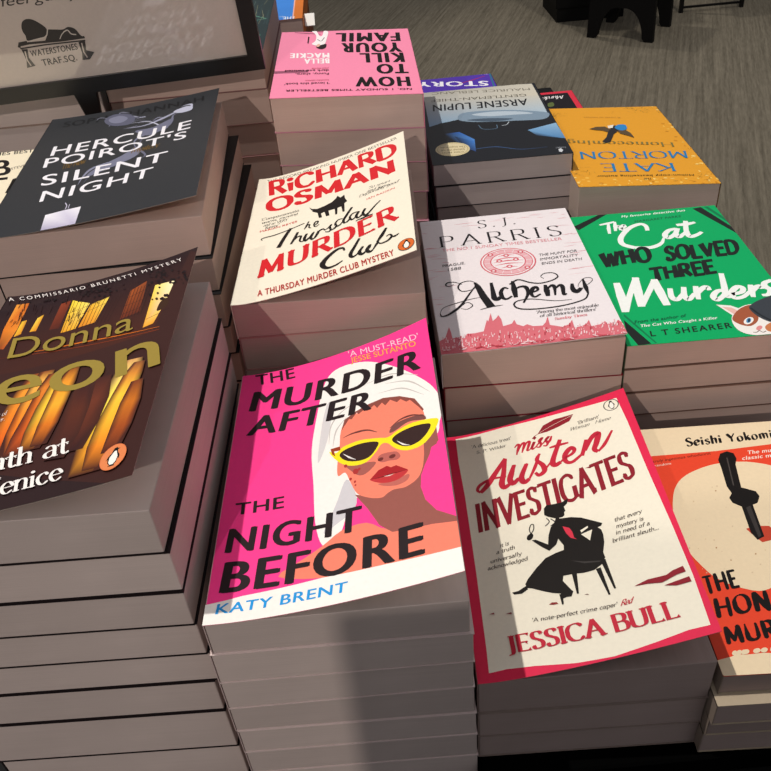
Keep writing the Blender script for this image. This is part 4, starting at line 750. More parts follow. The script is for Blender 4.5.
  ["r","#f0d3d6",0.54,[[120.2,13.21],[120.87,16.74]],0],
  ["r","#f0d3d6",0.69,[[22.72,7.58],[22.75,8.23]],0],
  ["r","#f0d3d6",0.43,[[68.78,6.76],[69.48,9.61]],0],
  ["r","#f0d3d6",0.38,[[127.51,8.37],[127.5,8.96]],0],
  ["r","#f0d3d6",0.63,[[41.79,10.05],[41.78,11.41]],0],
  ["r","#f0d3d6",0.64,[[77.95,11.76],[78.73,15.75]],0],
  ["r","#b93c4b",0.39,[[56.91,2.31],[57.22,3.53]],0],
  ["r","#e9b6bb",0.78,[[78.16,13.65],[78.97,16.74]],0],
  ["r","#e9b6bb",0.53,[[54.71,10.97],[55.29,13.15]],0],
  ["r","#b93c4b",0.9,[[27.91,5.61],[28.23,8.39]],0],
  ["r","#e9b6bb",0.47,[[63.12,4.37],[63.22,4.75]],0],
  ["r","#b93c4b",0.74,[[49.2,13.91],[49.76,17.6]],0],
  ["r","#f0d3d6",0.75,[[77.41,15.11],[77.38,15.88]],0],
  ["r","#f0d3d6",0.76,[[54.3,17.42],[54.56,18.05]],0],
  ["r","#f0d3d6",0.51,[[10.18,14.25],[10.13,15.04]],0],
  ["r","#f0d3d6",0.58,[[74.49,15.28],[74.94,18.76]],0],
  ["r","#f0d3d6",0.39,[[111.91,14.48],[112.5,16.79]],0],
  ["r","#b93c4b",0.51,[[81.6,8.92],[82.34,12.2]],0],
  ["r","#f0d3d6",0.82,[[26.01,10.6],[26.22,11.58]],0],
  ["r","#b93c4b",0.48,[[19.11,6.56],[19.13,8.26]],0],
  ["r","#f0d3d6",0.69,[[4.5,13.15],[4.66,14.0]],0],
  ["r","#b93c4b",0.48,[[86.21,10.35],[86.44,12.18]],0],
  ["r","#f0d3d6",0.44,[[20.24,6.06],[20.88,9.99]],0],
  ["r","#f0d3d6",0.88,[[60.84,4.1],[61.3,7.33]],0],
  ["r","#b93c4b",0.88,[[28.37,11.93],[28.99,14.93]],0],
  ["r","#b93c4b",0.42,[[50.87,15.95],[50.91,17.1]],0],
  ["r","#f0d3d6",0.4,[[22.22,16.82],[22.36,17.55]],0],
  ["r","#f0d3d6",0.82,[[96.67,3.68],[96.94,4.99]],0],
  ["r","#f0d3d6",0.81,[[114.73,11.41],[115.31,13.65]],0],
  ["r","#e9b6bb",0.75,[[60.34,14.02],[60.66,16.3]],0],
  ["r","#e9b6bb",0.57,[[120.46,4.96],[120.92,6.89]],0],
  ["r","#f0d3d6",0.78,[[114.98,15.01],[115.83,17.75]],0],
  ["r","#f0d3d6",0.68,[[106.47,5.46],[107.06,7.75]],0],
  ["r","#f0d3d6",0.56,[[39.32,16.25],[39.79,18.36]],0],
  ["r","#f0d3d6",0.42,[[27.46,14.3],[27.73,16.74]],0],
  ["r","#f0d3d6",0.41,[[97.04,13.65],[97.26,14.65]],0],
  ["r","#f0d3d6",0.46,[[114.39,10.35],[114.95,12.24]],0],
  ["r","#f0d3d6",0.73,[[13.87,8.98],[14.23,12.36]],0],
  ["r","#e9b6bb",0.47,[[60.6,11.18],[61.17,13.59]],0],
  ["r","#e9b6bb",0.64,[[128.77,9.2],[129.46,12.14]],0],
  ["r","#e9b6bb",0.66,[[122.39,11.39],[122.88,12.6]],0],
  ["r","#f0d3d6",0.87,[[100.79,5.94],[101.42,9.56]],0],
  ["r","#e9b6bb",0.83,[[69.44,8.75],[69.58,9.57]],0],
  ["r","#e9b6bb",0.42,[[14.57,13.59],[14.81,14.34]],0],
  ["r","#b93c4b",0.88,[[14.06,14.97],[14.29,16.09]],0],
  ["r","#f0d3d6",0.38,[[14.73,16.75],[15.0,18.46]],0],
  ["r","#e9b6bb",0.45,[[62.53,10.94],[63.16,14.67]],0],
  ["r","#f0d3d6",0.73,[[22.88,9.62],[23.15,12.8]],0],
  ["r","#e9b6bb",0.63,[[67.14,16.64],[67.56,19.59]],0],
  ["r","#f0d3d6",0.72,[[81.2,7.92],[82.02,11.01]],0],
  ["r","#b93c4b",0.38,[[60.02,17.36],[60.33,19.0]],0],
  ["r","#e9b6bb",0.76,[[2.93,16.71],[3.12,20.38]],0],
  ["r","#e9b6bb",0.64,[[99.6,15.17],[100.16,17.86]],0],
  ["r","#f0d3d6",0.42,[[129.21,12.96],[129.98,16.36]],0],
  ["r","#e9b6bb",0.7,[[13.06,7.76],[13.39,10.75]],0],
  ["r","#e9b6bb",0.88,[[64.16,17.72],[64.59,19.13]],0],
  ["r","#f0d3d6",0.42,[[4.15,8.23],[4.23,9.17]],0],
  ["r","#f0d3d6",0.68,[[109.62,4.75],[109.91,6.19]],0],
  ["r","#f0d3d6",0.63,[[118.33,8.63],[119.19,12.37]],0],
  ["r","#f0d3d6",0.77,[[33.44,16.6],[33.68,17.74]],0],
  ["r","#f0d3d6",0.62,[[76.48,12.22],[76.84,13.95]],0],
  ["r","#f0d3d6",0.47,[[90.43,6.77],[91.01,8.91]],0],
  ["r","#f0d3d6",0.36,[[23.24,4.31],[23.85,7.62]],0],
  ["r","#e9b6bb",0.51,[[103.46,2.85],[104.23,5.83]],0],
  ["r","#f0d3d6",0.62,[[24.86,12.27],[25.37,16.0]],0],
  ["r","#b93c4b",0.49,[[122.16,11.27],[122.98,15.22]],0],
  ["r","#e9b6bb",0.83,[[8.93,16.13],[8.87,16.92]],0],
  ["r","#f0d3d6",0.45,[[99.16,3.26],[99.36,3.54]],0],
  ["r","#f0d3d6",0.52,[[75.95,13.5],[76.41,15.62]],0],
  ["r","#f0d3d6",0.87,[[54.22,9.08],[54.81,11.77]],0],
  ["r","#e9b6bb",0.39,[[18.51,17.58],[18.98,21.24]],0],
  ["r","#f0d3d6",0.46,[[77.68,3.76],[78.44,6.58]],0],
  ["r","#f0d3d6",0.41,[[86.63,4.1],[87.16,7.61]],0],
  ["r","#b93c4b",0.7,[[49.09,10.58],[49.82,14.46]],0],
  ["r","#f0d3d6",0.72,[[33.34,3.24],[33.81,5.68]],0],
  ["r","#f0d3d6",0.67,[[31.82,16.86],[31.85,18.12]],0],
  ["r","#f0d3d6",0.68,[[19.26,7.56],[19.53,8.48]],0],
  ["r","#f0d3d6",0.77,[[15.72,4.11],[15.95,7.47]],0],
  ["r","#b93c4b",0.87,[[88.31,6.24],[88.43,6.55]],0],
  ["r","#f0d3d6",0.43,[[17.09,15.89],[17.44,19.98]],0],
  ["r","#f0d3d6",0.74,[[42.17,12.3],[42.35,14.78]],0],
  ["r","#e9b6bb",0.49,[[70.66,13.11],[71.37,16.08]],0],
  ["r","#e9b6bb",0.62,[[32.18,10.21],[32.49,12.67]],0],
  ["r","#e9b6bb",0.8,[[54.02,2.94],[54.3,4.71]],0],
  ["r","#f0d3d6",0.45,[[45.69,10.95],[46.47,14.93]],0],
  ["r","#f0d3d6",0.74,[[105.93,14.4],[106.16,14.66]],0],
  ["r","#e9b6bb",0.53,[[93.19,5.77],[94.06,9.0]],0],
  ["r","#e9b6bb",0.63,[[48.88,14.42],[49.48,18.32]],0],
  ["r","#f0d3d6",0.66,[[87.69,15.98],[87.81,17.52]],0],
  ["r","#b93c4b",0.76,[[31.18,11.69],[31.32,13.19]],0],
  ["r","#f0d3d6",0.65,[[43.69,17.44],[44.1,21.08]],0],
  ["r","#e9b6bb",0.86,[[126.32,5.91],[126.71,7.46]],0],
  ["r","#b93c4b",0.89,[[98.31,15.39],[98.46,15.88]],0],
  ["r","#f0d3d6",0.52,[[127.73,4.9],[128.0,6.13]],0],
  ["r","#f0d3d6",0.68,[[14.41,15.85],[14.72,16.61]],0],
  ["r","#f0d3d6",0.72,[[98.35,4.92],[99.25,8.34]],0],
  ["r","#f0d3d6",0.43,[[6.27,4.46],[6.4,7.83]],0],
  ["r","#e9b6bb",0.58,[[99.43,9.33],[100.07,12.21]],0],
  ["r","#b93c4b",0.8,[[42.04,7.48],[42.37,8.39]],0],
  ["r","#f0d3d6",0.87,[[98.5,5.33],[99.06,7.72]],0],
  ["r","#e9b6bb",0.36,[[76.27,13.75],[76.47,14.21]],0],
  ["r","#f0d3d6",0.59,[[124.68,10.13],[125.49,12.93]],0],
  ["r","#e9b6bb",0.83,[[23.02,11.35],[23.48,14.82]],0],
  ["r","#e9b6bb",0.67,[[29.06,10.66],[29.24,13.36]],0],
  ["r","#b93c4b",0.55,[[73.75,9.32],[74.74,13.29]],0],
  ["r","#f0d3d6",0.77,[[10.58,9.35],[10.63,9.81]],0],
  ["r","#f0d3d6",0.38,[[53.64,14.63],[53.84,16.71]],0],
  ["r","#b93c4b",0.38,[[121.6,10.37],[121.81,11.76]],0],
  ["r","#f0d3d6",0.46,[[16.03,11.51],[16.24,15.2]],0],
  ["r","#f0d3d6",0.47,[[109.29,11.94],[109.97,14.92]],0],
  ["r","#f0d3d6",0.45,[[101.09,13.29],[101.52,14.26]],0],
  ["r","#b93c4b",0.49,[[21.2,18.29],[21.36,21.33]],0],
  ["r","#b93c4b",0.59,[[80.87,5.0],[81.72,8.66]],0],
  ["r","#f0d3d6",0.77,[[51.22,14.04],[51.35,15.91]],0],
  ["r","#f0d3d6",0.44,[[13.5,17.48],[13.7,19.29]],0],
  ["r","#f0d3d6",0.37,[[54.92,10.01],[55.28,12.2]],0],
  ["r","#f0d3d6",0.66,[[90.68,12.33],[90.87,13.81]],0],
  ["r","#b93c4b",0.87,[[92.64,16.24],[93.45,20.13]],0],
  ["r","#b93c4b",0.54,[[2.37,4.12],[2.52,7.14]],0],
  ["r","#f0d3d6",0.41,[[18.19,8.32],[18.17,8.94]],0],
  ["r","#e9b6bb",0.57,[[54.89,3.4],[55.25,6.15]],0],
  ["r","#f0d3d6",0.39,[[5.02,15.6],[5.56,19.6]],0],
  ["r","#f0d3d6",0.44,[[77.53,2.37],[77.76,3.84]],0],
  ["r","#c23b4a",0.78,[[62.38,1.48],[67.61,3.37]],0],
  ["r","#cf5563",0.83,[[2.67,5.53],[4.04,4.04]],0],
  ["r","#efd0d3",0.58,[[41.88,2.12],[44.97,2.32]],0],
  ["r","#efd0d3",0.79,[[1.74,3.47],[5.92,3.98]],0],
  ["r","#cf5563",0.74,[[3.14,4.67],[4.73,1.89]],0],
  ["r","#c23b4a",0.96,[[24.99,2.55],[29.07,3.87]],0],
  ["r","#efd0d3",0.76,[[5.51,3.16],[7.21,3.65]],0],
  ["r","#c23b4a",0.76,[[109.04,1.73],[112.48,0.49]],0],
  ["r","#c23b4a",0.49,[[38.68,2.63],[42.76,1.24]],0],
  ["r","#c23b4a",0.61,[[69.16,1.05],[73.09,2.72]],0],
  ["r","#efd0d3",0.79,[[112.05,-0.76],[116.65,0.46]],0],
  ["r","#c23b4a",0.42,[[49.31,2.31],[53.42,1.92]],0],
  ["r","#efd0d3",0.67,[[15.11,3.07],[18.5,4.58]],0],
  ["r","#efd0d3",0.53,[[72.35,3.83],[76.45,1.18]],0],
  ["r","#cf5563",0.71,[[30.12,2.33],[32.14,1.55]],0],
  ["r","#cf5563",0.46,[[5.72,3.21],[9.08,3.12]],0],
  ["r","#c23b4a",0.54,[[37.86,2.58],[40.87,3.57]],0],
  ["r","#efd0d3",0.62,[[48.29,4.07],[49.32,2.06]],0],
  ["r","#c23b4a",0.72,[[73.71,2.19],[78.29,1.96]],0],
  ["r","#efd0d3",0.59,[[57.84,4.25],[62.18,3.53]],0],
  ["r","#c23b4a",0.56,[[39.35,3.3],[42.0,1.51]],0],
  ["r","#c23b4a",0.8,[[84.64,0.54],[88.47,0.2]],0],
  ["r","#cf5563",0.79,[[64.03,4.13],[68.0,1.87]],0],
  ["r","#cf5563",0.43,[[23.33,4.66],[25.13,2.73]],0],
  ["r","#c23b4a",0.78,[[82.85,1.98],[86.06,1.65]],0],
  ["r","#efd0d3",0.4,[[27.76,4.32],[29.5,5.03]],0],
  ["r","#c23b4a",0.6,[[35.67,4.95],[39.78,1.3]],0],
  ["r","#cf5563",0.93,[[114.9,-0.77],[116.95,0.75]],0],
  ["r","#c23b4a",0.64,[[51.1,1.81],[54.9,1.79]],0],
  ["r","#cf5563",0.49,[[107.94,1.7],[111.32,-0.72]],0],
  ["r","#c23b4a",0.45,[[105.29,2.56],[107.95,-1.27]],0],
  ["r","#efd0d3",0.84,[[105.46,2.57],[109.39,-0.55]],0],
  ["r","#efd0d3",0.71,[[56.38,1.44],[61.04,1.59]],0],
  ["r","#efd0d3",0.4,[[20.67,4.23],[22.11,3.72]],0],
  ["r","#efd0d3",0.95,[[89.57,2.12],[92.23,0.65]],0],
  ["r","#efd0d3",0.78,[[56.03,1.67],[60.64,3.77]],0],
  ["r","#cf5563",0.94,[[112.41,0.56],[115.04,0.54]],0],
  ["r","#cf5563",0.59,[[88.93,2.14],[91.64,-0.18]],0],
  ["r","#efd0d3",0.43,[[64.29,1.71],[66.9,0.51]],0],
  ["r","#cf5563",0.85,[[12.77,4.65],[16.93,4.8]],0],
  ["r","#efd0d3",0.96,[[125.93,1.35],[129.83,-1.0]],0],
  ["r","#cf5563",0.98,[[29.04,3.36],[30.67,2.71]],0],
  ["r","#c23b4a",0.46,[[33.96,4.29],[36.96,3.59]],0],
  ["r","#c23b4a",0.92,[[69.57,3.64],[71.14,1.08]],0],
  ["r","#c23b4a",0.8,[[86.49,1.57],[90.15,0.87]],0],
  ["r","#efd0d3",0.91,[[126.17,0.1],[130.24,-0.99]],0],
  ["r","#efd0d3",0.66,[[14.41,2.57],[17.88,3.01]],0],
  ["r","#efd0d3",0.48,[[0.97,4.89],[5.22,4.87]],0],
  ["r","#efd0d3",0.58,[[32.21,1.9],[35.03,2.51]],0],
  ["r","#c23b4a",0.99,[[41.31,2.09],[43.59,2.67]],0],
  ["r","#cf5563",0.55,[[54.35,4.51],[55.48,2.7]],0],
  ["r","#cf5563",0.52,[[67.63,3.63],[69.05,3.94]],0],
  ["r","#c23b4a",0.93,[[24.38,2.47],[28.85,4.4]],0],
  ["r","#efd0d3",0.6,[[50.48,1.65],[53.56,2.2]],0],
  ["r","#cf5563",0.79,[[91.62,3.14],[95.41,2.53]],0],
  ["r","#efd0d3",0.96,[[62.26,2.6],[64.94,3.65]],0],
  ["r","#c23b4a",0.49,[[2.91,5.29],[7.85,4.74]],0],
  ["r","#efd0d3",0.76,[[61.97,4.25],[66.02,2.42]],0],
  ["r","#c23b4a",0.63,[[1.3,2.39],[5.32,2.67]],0],
  ["r","#cf5563",0.67,[[71.55,2.96],[75.93,3.12]],0],
 ],
 'cat':[
  ["p","#1d2321",[[1.56,180.45],[28.85,199.32],[35.34,198.7],[4.27,172.99]]],
  ["p","#1d2321",[[109.43,195.02],[117.35,196.59],[136.23,138.98],[132.37,139.68]]],
  ["p","#0c7a4c",[[120.12,196.67],[123.41,196.66],[141.04,138.12],[138.16,138.64]]],
  ["p","#1d2321",[[6.42,32.24],[4.47,17.96],[8.11,-0.4],[17.52,0.52]]],
  ["p","#0c7a4c",[[8.52,40.26],[7.67,37.03],[20.24,0.89],[21.6,1.07]]],
  ["p","#1d2321",[[130.37,151.12],[134.31,133.89],[139.05,119.77],[136.23,138.98]]],
  ["t","#f2f5f1","bold","My favourite detective duo",[45.65,189.47],[102.01,191.54],[46.69,193.51]],
  ["t","#14603f","bold","MARGARET PARKS",[54.11,178.38],[94.99,181.4],[55.18,182.31]],
  ["r","#f2f5f1",[2.1,3.3,2.4],[[23.84,179.35],[30.15,180.77],[37.44,182.88]],1],
  ["r","#f2f5f1",[2.1,3.3,2.4],[[31.67,180.49],[29.82,171.43],[28.39,162.47]],1],
  ["r","#f2f5f1",[2.1,3.3,2.4],[[37.82,182.81],[36.32,175.34],[34.44,166.37]],1],
  ["r","#f2f5f1",[2.1,3.3,2.4],[[35.46,170.39],[38.59,174.92],[39.68,173.01],[38.97,167.23]],1],
  ["r","#f2f5f1",[2.1,3.3,2.4],[[39.97,169.57],[44.19,172.19],[43.54,175.72],[40.39,171.19],[40.46,166.95],[44.09,168.82]],1],
  ["r","#f2f5f1",[3.4,4.6,5.0],[[60.7,162.43],[61.48,170.7],[57.52,174.85],[46.92,169.14],[36.06,154.51],[34.53,142.7],[42.71,134.96]],1],
  ["r","#f2f5f1",[5.0,4.4,1.6],[[42.71,134.96],[55.5,133.5],[65.36,138.84],[70.48,148.33]],1],
  ["r","#f2f5f1",[3.9,5.1,3.0],[[84.49,161.42],[77.65,159.34],[72.36,152.06],[74.24,146.85],[81.09,152.94],[86.21,161.95]],1],
  ["r","#f2f5f1",[3.9,5.1,3.0],[[86.21,161.95],[81.58,152.03],[83.03,146.89],[90.8,154.46]],1],
  ["r","#f2f5f1",[3.9,5.1,3.0],[[96.54,173.62],[91.67,155.96],[91.58,146.16],[98.35,148.19],[103.5,152.16]],1],
  ["r","#f2f5f1",[3.9,5.1,3.0],[[86.84,167.73],[95.47,167.83],[103.52,169.75]],1],
  ["t","#1d2321","cutb","WHO",[7.46,105.69],[51.24,110.8],[10.87,132.69]],
  ["t","#1d2321","cutb","SOLVED",[60.14,108.78],[121.48,110.43],[65.26,134.33]],
  ["t","#1d2321","cutb","THREE",[40.73,79.54],[93.2,85.09],[44.24,102.0]],
  ["r","#f2f5f1",[5.1,6.9,5.4],[[14.07,83.31],[12.63,64.04],[10.31,42.05]],1],
  ["r","#f2f5f1",[5.1,6.9,5.4],[[30.19,89.0],[26.68,68.42],[23.65,47.51]],1],
  ["r","#f2f5f1",[5.1,6.9,5.4],[[43.42,84.05],[42.66,65.86],[42.37,46.5]],1],
  ["r","#f2f5f1",[5.1,4.5,5.1],[[10.63,43.25],[20.14,66.14],[30.69,88.22]],1],
  ["r","#f2f5f1",[5.1,4.5,5.1],[[23.99,48.72],[33.99,65.92],[43.9,83.27]],1],
  ["r","#f2f5f1",[3.9,5.1,3.3],[[51.31,69.14],[48.97,56.99],[52.27,53.24],[59.78,61.81]],1],
  ["r","#f2f5f1",[3.9,5.1,3.3],[[61.86,69.46],[58.52,56.78],[60.4,51.96],[66.92,59.36]],1],
  ["r","#f2f5f1",[3.9,5.1,3.3],[[70.89,69.34],[68.96,60.35],[67.2,50.89]],1],
  ["r","#f2f5f1",[3.9,5.1,3.3],[[68.88,59.05],[74.78,65.37],[78.71,66.74],[79.18,62.01]],1],
  ["r","#f2f5f1",[3.9,5.1,3.3],[[89.62,60.34],[84.3,59.88],[79.01,53.54],[80.22,48.21],[86.34,53.03],[90.7,59.51]],1],
  ["r","#f2f5f1",[3.9,5.1,3.3],[[95.73,84.48],[91.98,67.95],[88.6,52.67],[92.67,50.74]],1],
  ["r","#f2f5f1",[3.9,5.1,3.3],[[93.13,53.9],[101.04,55.89],[103.77,61.38],[100.0,63.31],[93.48,55.79],[93.61,48.66],[100.05,49.57],[107.08,55.58]],1],
  ["r","#f2f5f1",[3.9,5.1,3.3],[[110.95,64.88],[108.6,55.99],[106.85,47.86]],1],
  ["r","#f2f5f1",[3.9,5.1,3.3],[[108.69,55.33],[113.41,60.49],[117.37,61.84],[117.53,57.84]],1],
  ["r","#f2f5f1",[3.9,5.1,3.3],[[128.73,68.72],[122.02,65.76],[120.69,60.64],[122.51,55.73],[118.8,49.82],[113.85,49.32]],1],
  ["t","#0b4f35","bold","From the author of",[12.78,26.37],[51.0,29.62],[13.85,30.3]],
  ["t","#f2f5f1","bold","The Cat Who Caught a Killer",[15.39,21.13],[71.71,23.62],[16.35,24.62]],
  ["t","#1d2321","wide","L T SHEARER",[19.54,9.07],[78.02,11.43],[20.42,16.0]],
  ["p","#f0ece6",[[79.96,13.13],[80.03,15.91],[80.45,18.92],[81.24,21.96],[82.45,24.85],[84.18,27.68],[86.37,30.51],[88.84,33.08],[91.4,35.12],[94.09,36.75],[96.96,38.05],[99.93,38.71],[102.88,38.42],[106.03,37.06],[109.35,34.8],[112.39,31.79],[114.7,28.18],[116.27,23.52],[117.29,17.88],[117.67,12.24],[117.32,7.56],[116.13,3.95],[114.19,0.94],[111.65,-1.35],[108.68,-2.8],[104.97,-3.15],[100.55,-2.53],[96.11,-1.45],[92.35,-0.41],[89.41,0.44],[86.94,1.38],[84.88,2.53],[83.18,4.02],[81.82,5.91],[80.84,8.12],[80.22,10.56]]],
  ["p","#f0ece6",[[76.99,42.02],[86.76,39.23],[93.3,32.31],[86.19,21.02],[82.37,28.98]]],
  ["p","#e7b9ae",[[80.12,38.55],[86.6,36.28],[89.72,31.18],[85.43,26.87]]],
  ["p","#a4583a",[[81.82,22.5],[83.25,25.17],[85.54,28.21],[88.23,31.16],[90.81,33.53],[93.44,35.37],[96.27,36.89],[98.89,37.81],[100.86,37.89],[102.06,36.89],[102.74,35.0],[102.96,32.59],[102.82,30.01],[102.25,27.07],[101.23,23.67],[99.92,20.33],[98.45,17.56],[96.75,15.38],[94.78,13.54],[92.74,12.21],[90.82,11.51],[88.98,11.59],[87.15,12.35],[85.49,13.53],[84.15,14.89],[82.99,16.42],[82.0,18.22],[81.5,20.26]]],
  ["p","#c97b4e",[[100.8,10.02],[102.45,11.57],[104.77,13.18],[107.22,14.39],[109.28,14.72],[111.06,13.83],[112.77,12.03],[113.98,9.91],[114.23,8.02],[113.13,6.32],[111.01,4.56],[108.53,3.07],[106.38,2.15],[104.54,1.94],[102.71,2.25],[101.15,2.94],[100.1,3.86],[99.61,5.12],[99.53,6.75],[99.91,8.48]]],
  ["e","#f4f1ec",[92.01,18.13],[3.94,1.02],[-1.58,-4.17]],
  ["e","#4d86b5",[92.15,18.51],[1.97,0.51],[-1.15,-3.04]],
  ["e","#111111",[92.36,18.48],[0.78,0.29],[-0.87,-2.28]],
  ["e","#e08f8f",[95.78,8.4],[2.51,0.81],[-0.8,-2.62]],
  ["r","#5a4038",0.6,[[94.62,5.44],[92.12,3.48],[89.65,3.84]],1],
  ["r","#5a4038",0.6,[[94.62,5.44],[96.24,2.87],[98.87,4.04]],1],
  ["p","#3a3f46",[[98.18,33.23],[98.74,35.19],[99.81,36.71],[101.21,38.01],[102.76,39.3],[104.56,40.63],[106.66,41.9],[108.82,43.06],[110.78,44.06],[112.33,44.84],[113.66,45.45],[115.11,45.98],[117.04,46.55],[119.92,47.76],[123.44,49.38],[126.77,50.2],[129.1,49.01],[130.24,44.77],[130.62,38.35],[130.33,31.48],[129.46,25.92],[127.87,21.96],[125.55,18.75],[122.85,16.22],[120.13,14.29],[117.3,12.98],[114.22,12.31],[111.2,12.27],[108.52,12.84],[106.19,14.17],[104.08,16.21],[102.25,18.67],[100.77,21.26],[99.59,24.14],[98.7,27.39],[98.2,30.57]]],
  ["r","#23272c",1.6,[[99.34,33.89],[103.48,22.48],[110.9,13.28],[121.8,15.65]],1],
 ],
 'honj':[
  ["p","#ecd7b4",[[-17.16,201.57],[147.74,211.23],[143.71,179.02],[52.01,171.24],[2.32,170.21],[-21.19,168.59]]],
  ["t","#151110","orient_small","Seishi Yokomizo",[33.48,177.5],[104.94,180.91],[34.79,186.44]],
  ["t","#4a1a12","sans","truly ingenious whodunnit",[6.48,163.54],[47.45,168.27],[7.23,166.35]],
  ["t","#f3dccb","sans","random",[6.76,159.71],[18.17,161.0],[7.38,162.02]],
  ["t","#f6e6d8","bold","The murder mystery",[71.46,165.94],[116.27,168.36],[72.79,169.7]],
  ["t","#f6e6d8","bold","classic murder story",[66.06,160.7],[112.6,163.39],[67.35,164.41]],
  ["p","#ecd7b4",[[10.48,129.46],[12.15,133.84],[13.97,137.69],[16.06,141.13],[18.51,144.26],[21.32,147.06],[24.45,149.49],[27.94,151.64],[31.83,153.59],[36.21,155.43],[41.05,157.11],[46.15,158.44],[51.35,159.26],[56.83,159.58],[62.62,159.47],[68.27,158.85],[73.35,157.63],[78.01,156.05],[82.41,154.07],[86.05,151.18],[88.46,146.89],[89.44,140.65],[89.28,132.87],[88.17,124.47],[86.31,116.35],[83.47,108.53],[79.64,100.59],[75.34,92.84],[71.09,85.6],[66.83,78.68],[62.35,72.0],[57.94,66.04],[53.91,61.24],[50.42,57.81],[47.27,55.48],[44.26,54.0],[41.18,53.14],[37.96,53.0],[34.73,53.65],[31.54,54.81],[28.46,56.16],[25.42,57.71],[22.42,59.59],[19.61,61.72],[17.17,64.05],[15.18,66.62],[13.55,69.45],[12.15,72.41],[10.84,75.41],[9.6,78.27],[8.5,81.1],[7.55,84.18],[6.78,87.76],[6.12,91.96],[5.59,96.63],[5.34,101.62],[5.53,106.79],[6.26,112.39],[7.42,118.39],[8.88,124.26]]],
  ["e","#d9bd96",[50.39,62.22],[0.18,-0.01],[-0.09,-0.23]],
  ["e","#b98f66",[39.57,133.9],[0.48,-0.04],[-0.22,-0.67]],
  ["e","#dcc3a0",[31.42,130.28],[0.19,-0.02],[-0.09,-0.27]],
  ["e","#dcc3a0",[19.31,110.09],[0.32,-0.03],[-0.13,-0.43]],
  ["e","#b98f66",[58.69,99.47],[0.3,-0.03],[-0.15,-0.4]],
  ["e","#b98f66",[26.31,67.9],[0.45,-0.04],[-0.19,-0.58]],
  ["e","#dcc3a0",[41.21,118.94],[0.31,-0.03],[-0.14,-0.43]],
  ["e","#d9bd96",[27.07,134.18],[0.27,-0.02],[-0.12,-0.38]],
  ["e","#dcc3a0",[38.36,137.3],[0.37,-0.03],[-0.17,-0.52]],
  ["e","#b98f66",[58.53,130.9],[0.5,-0.05],[-0.25,-0.71]],
  ["e","#dcc3a0",[39.23,66.46],[0.41,-0.03],[-0.19,-0.53]],
  ["e","#d9bd96",[15.86,62.15],[0.48,-0.04],[-0.2,-0.6]],
  ["e","#dcc3a0",[67.97,108.83],[0.43,-0.04],[-0.22,-0.59]],
  ["e","#dcc3a0",[39.82,102.81],[0.49,-0.04],[-0.23,-0.67]],
  ["e","#b98f66",[29.97,76.44],[0.39,-0.03],[-0.17,-0.5]],
  ["e","#dcc3a0",[62.61,103.57],[0.37,-0.03],[-0.19,-0.5]],
  ["e","#b98f66",[51.38,102.15],[0.25,-0.02],[-0.12,-0.34]],
  ["e","#dcc3a0",[45.85,71.9],[0.46,-0.04],[-0.21,-0.59]],
  ["e","#dcc3a0",[12.82,68.1],[0.27,-0.02],[-0.11,-0.34]],
  ["e","#dcc3a0",[55.25,94.92],[0.34,-0.03],[-0.17,-0.46]],
  ["e","#dcc3a0",[48.89,118.91],[0.25,-0.02],[-0.12,-0.35]],
  ["e","#b98f66",[24.53,86.56],[0.47,-0.04],[-0.2,-0.62]],
  ["e","#dcc3a0",[38.72,66.41],[0.23,-0.02],[-0.1,-0.29]],
  ["e","#dcc3a0",[12.24,97.38],[0.19,-0.02],[-0.08,-0.25]],
  ["e","#dcc3a0",[11.38,71.2],[0.2,-0.02],[-0.08,-0.26]],
  ["e","#d9bd96",[22.7,125.72],[0.48,-0.04],[-0.2,-0.66]],
  ["e","#b98f66",[26.88,83.51],[0.18,-0.01],[-0.08,-0.24]],
  ["e","#d9bd96",[36.97,126.07],[0.19,-0.02],[-0.09,-0.26]],
  ["e","#d9bd96",[81.58,144.86],[0.45,-0.04],[-0.25,-0.65]],
  ["e","#dcc3a0",[41.65,137.92],[0.52,-0.05],[-0.24,-0.75]],
  ["e","#d9bd96",[13.69,86.8],[0.3,-0.02],[-0.12,-0.4]],
  ["e","#d9bd96",[63.57,123.88],[0.52,-0.05],[-0.27,-0.73]],
  ["e","#d9bd96",[25.16,92.63],[0.43,-0.04],[-0.18,-0.57]],
  ["e","#dcc3a0",[25.31,104.15],[0.28,-0.02],[-0.12,-0.38]],
  ["e","#b98f66",[45.94,79.99],[0.47,-0.04],[-0.22,-0.61]],
  ["e","#d9bd96",[52.53,82.46],[0.33,-0.03],[-0.16,-0.43]],
  ["e","#d9bd96",[8.53,87.58],[0.46,-0.04],[-0.18,-0.6]],
  ["e","#dcc3a0",[23.96,70.28],[0.21,-0.02],[-0.09,-0.27]],
  ["e","#b98f66",[54.75,101.83],[0.29,-0.02],[-0.14,-0.39]],
  ["e","#d9bd96",[20.41,93.84],[0.32,-0.03],[-0.13,-0.42]],
  ["p","#c5452f",[[47.26,100.06],[53.28,101.96],[61.9,101.23],[65.69,91.83],[58.19,89.73],[53.11,88.6],[50.23,93.5]]],
  ["p","#151110",[[50.37,162.21],[53.63,168.16],[58.85,170.08],[62.65,167.76],[62.78,162.45],[60.26,156.99],[56.6,135.4],[64.43,131.17],[65.29,126.74],[61.98,121.03],[58.43,119.64],[55.91,93.03],[50.97,90.71],[49.04,96.74],[51.06,118.6],[46.56,122.39],[45.88,126.74],[48.81,130.82],[47.8,137.09],[49.99,155.15]]],
  ["p","#3a3533",[[53.43,117.55],[56.66,118.95],[54.49,93.93],[52.23,92.55]]],
  ["r","#4a4441",0.8,[[56.81,163.98],[52.35,137.56]],1],
  ["t","#151110","orient","THE",[8.01,52.86],[28.46,56.16],[8.98,65.74]],
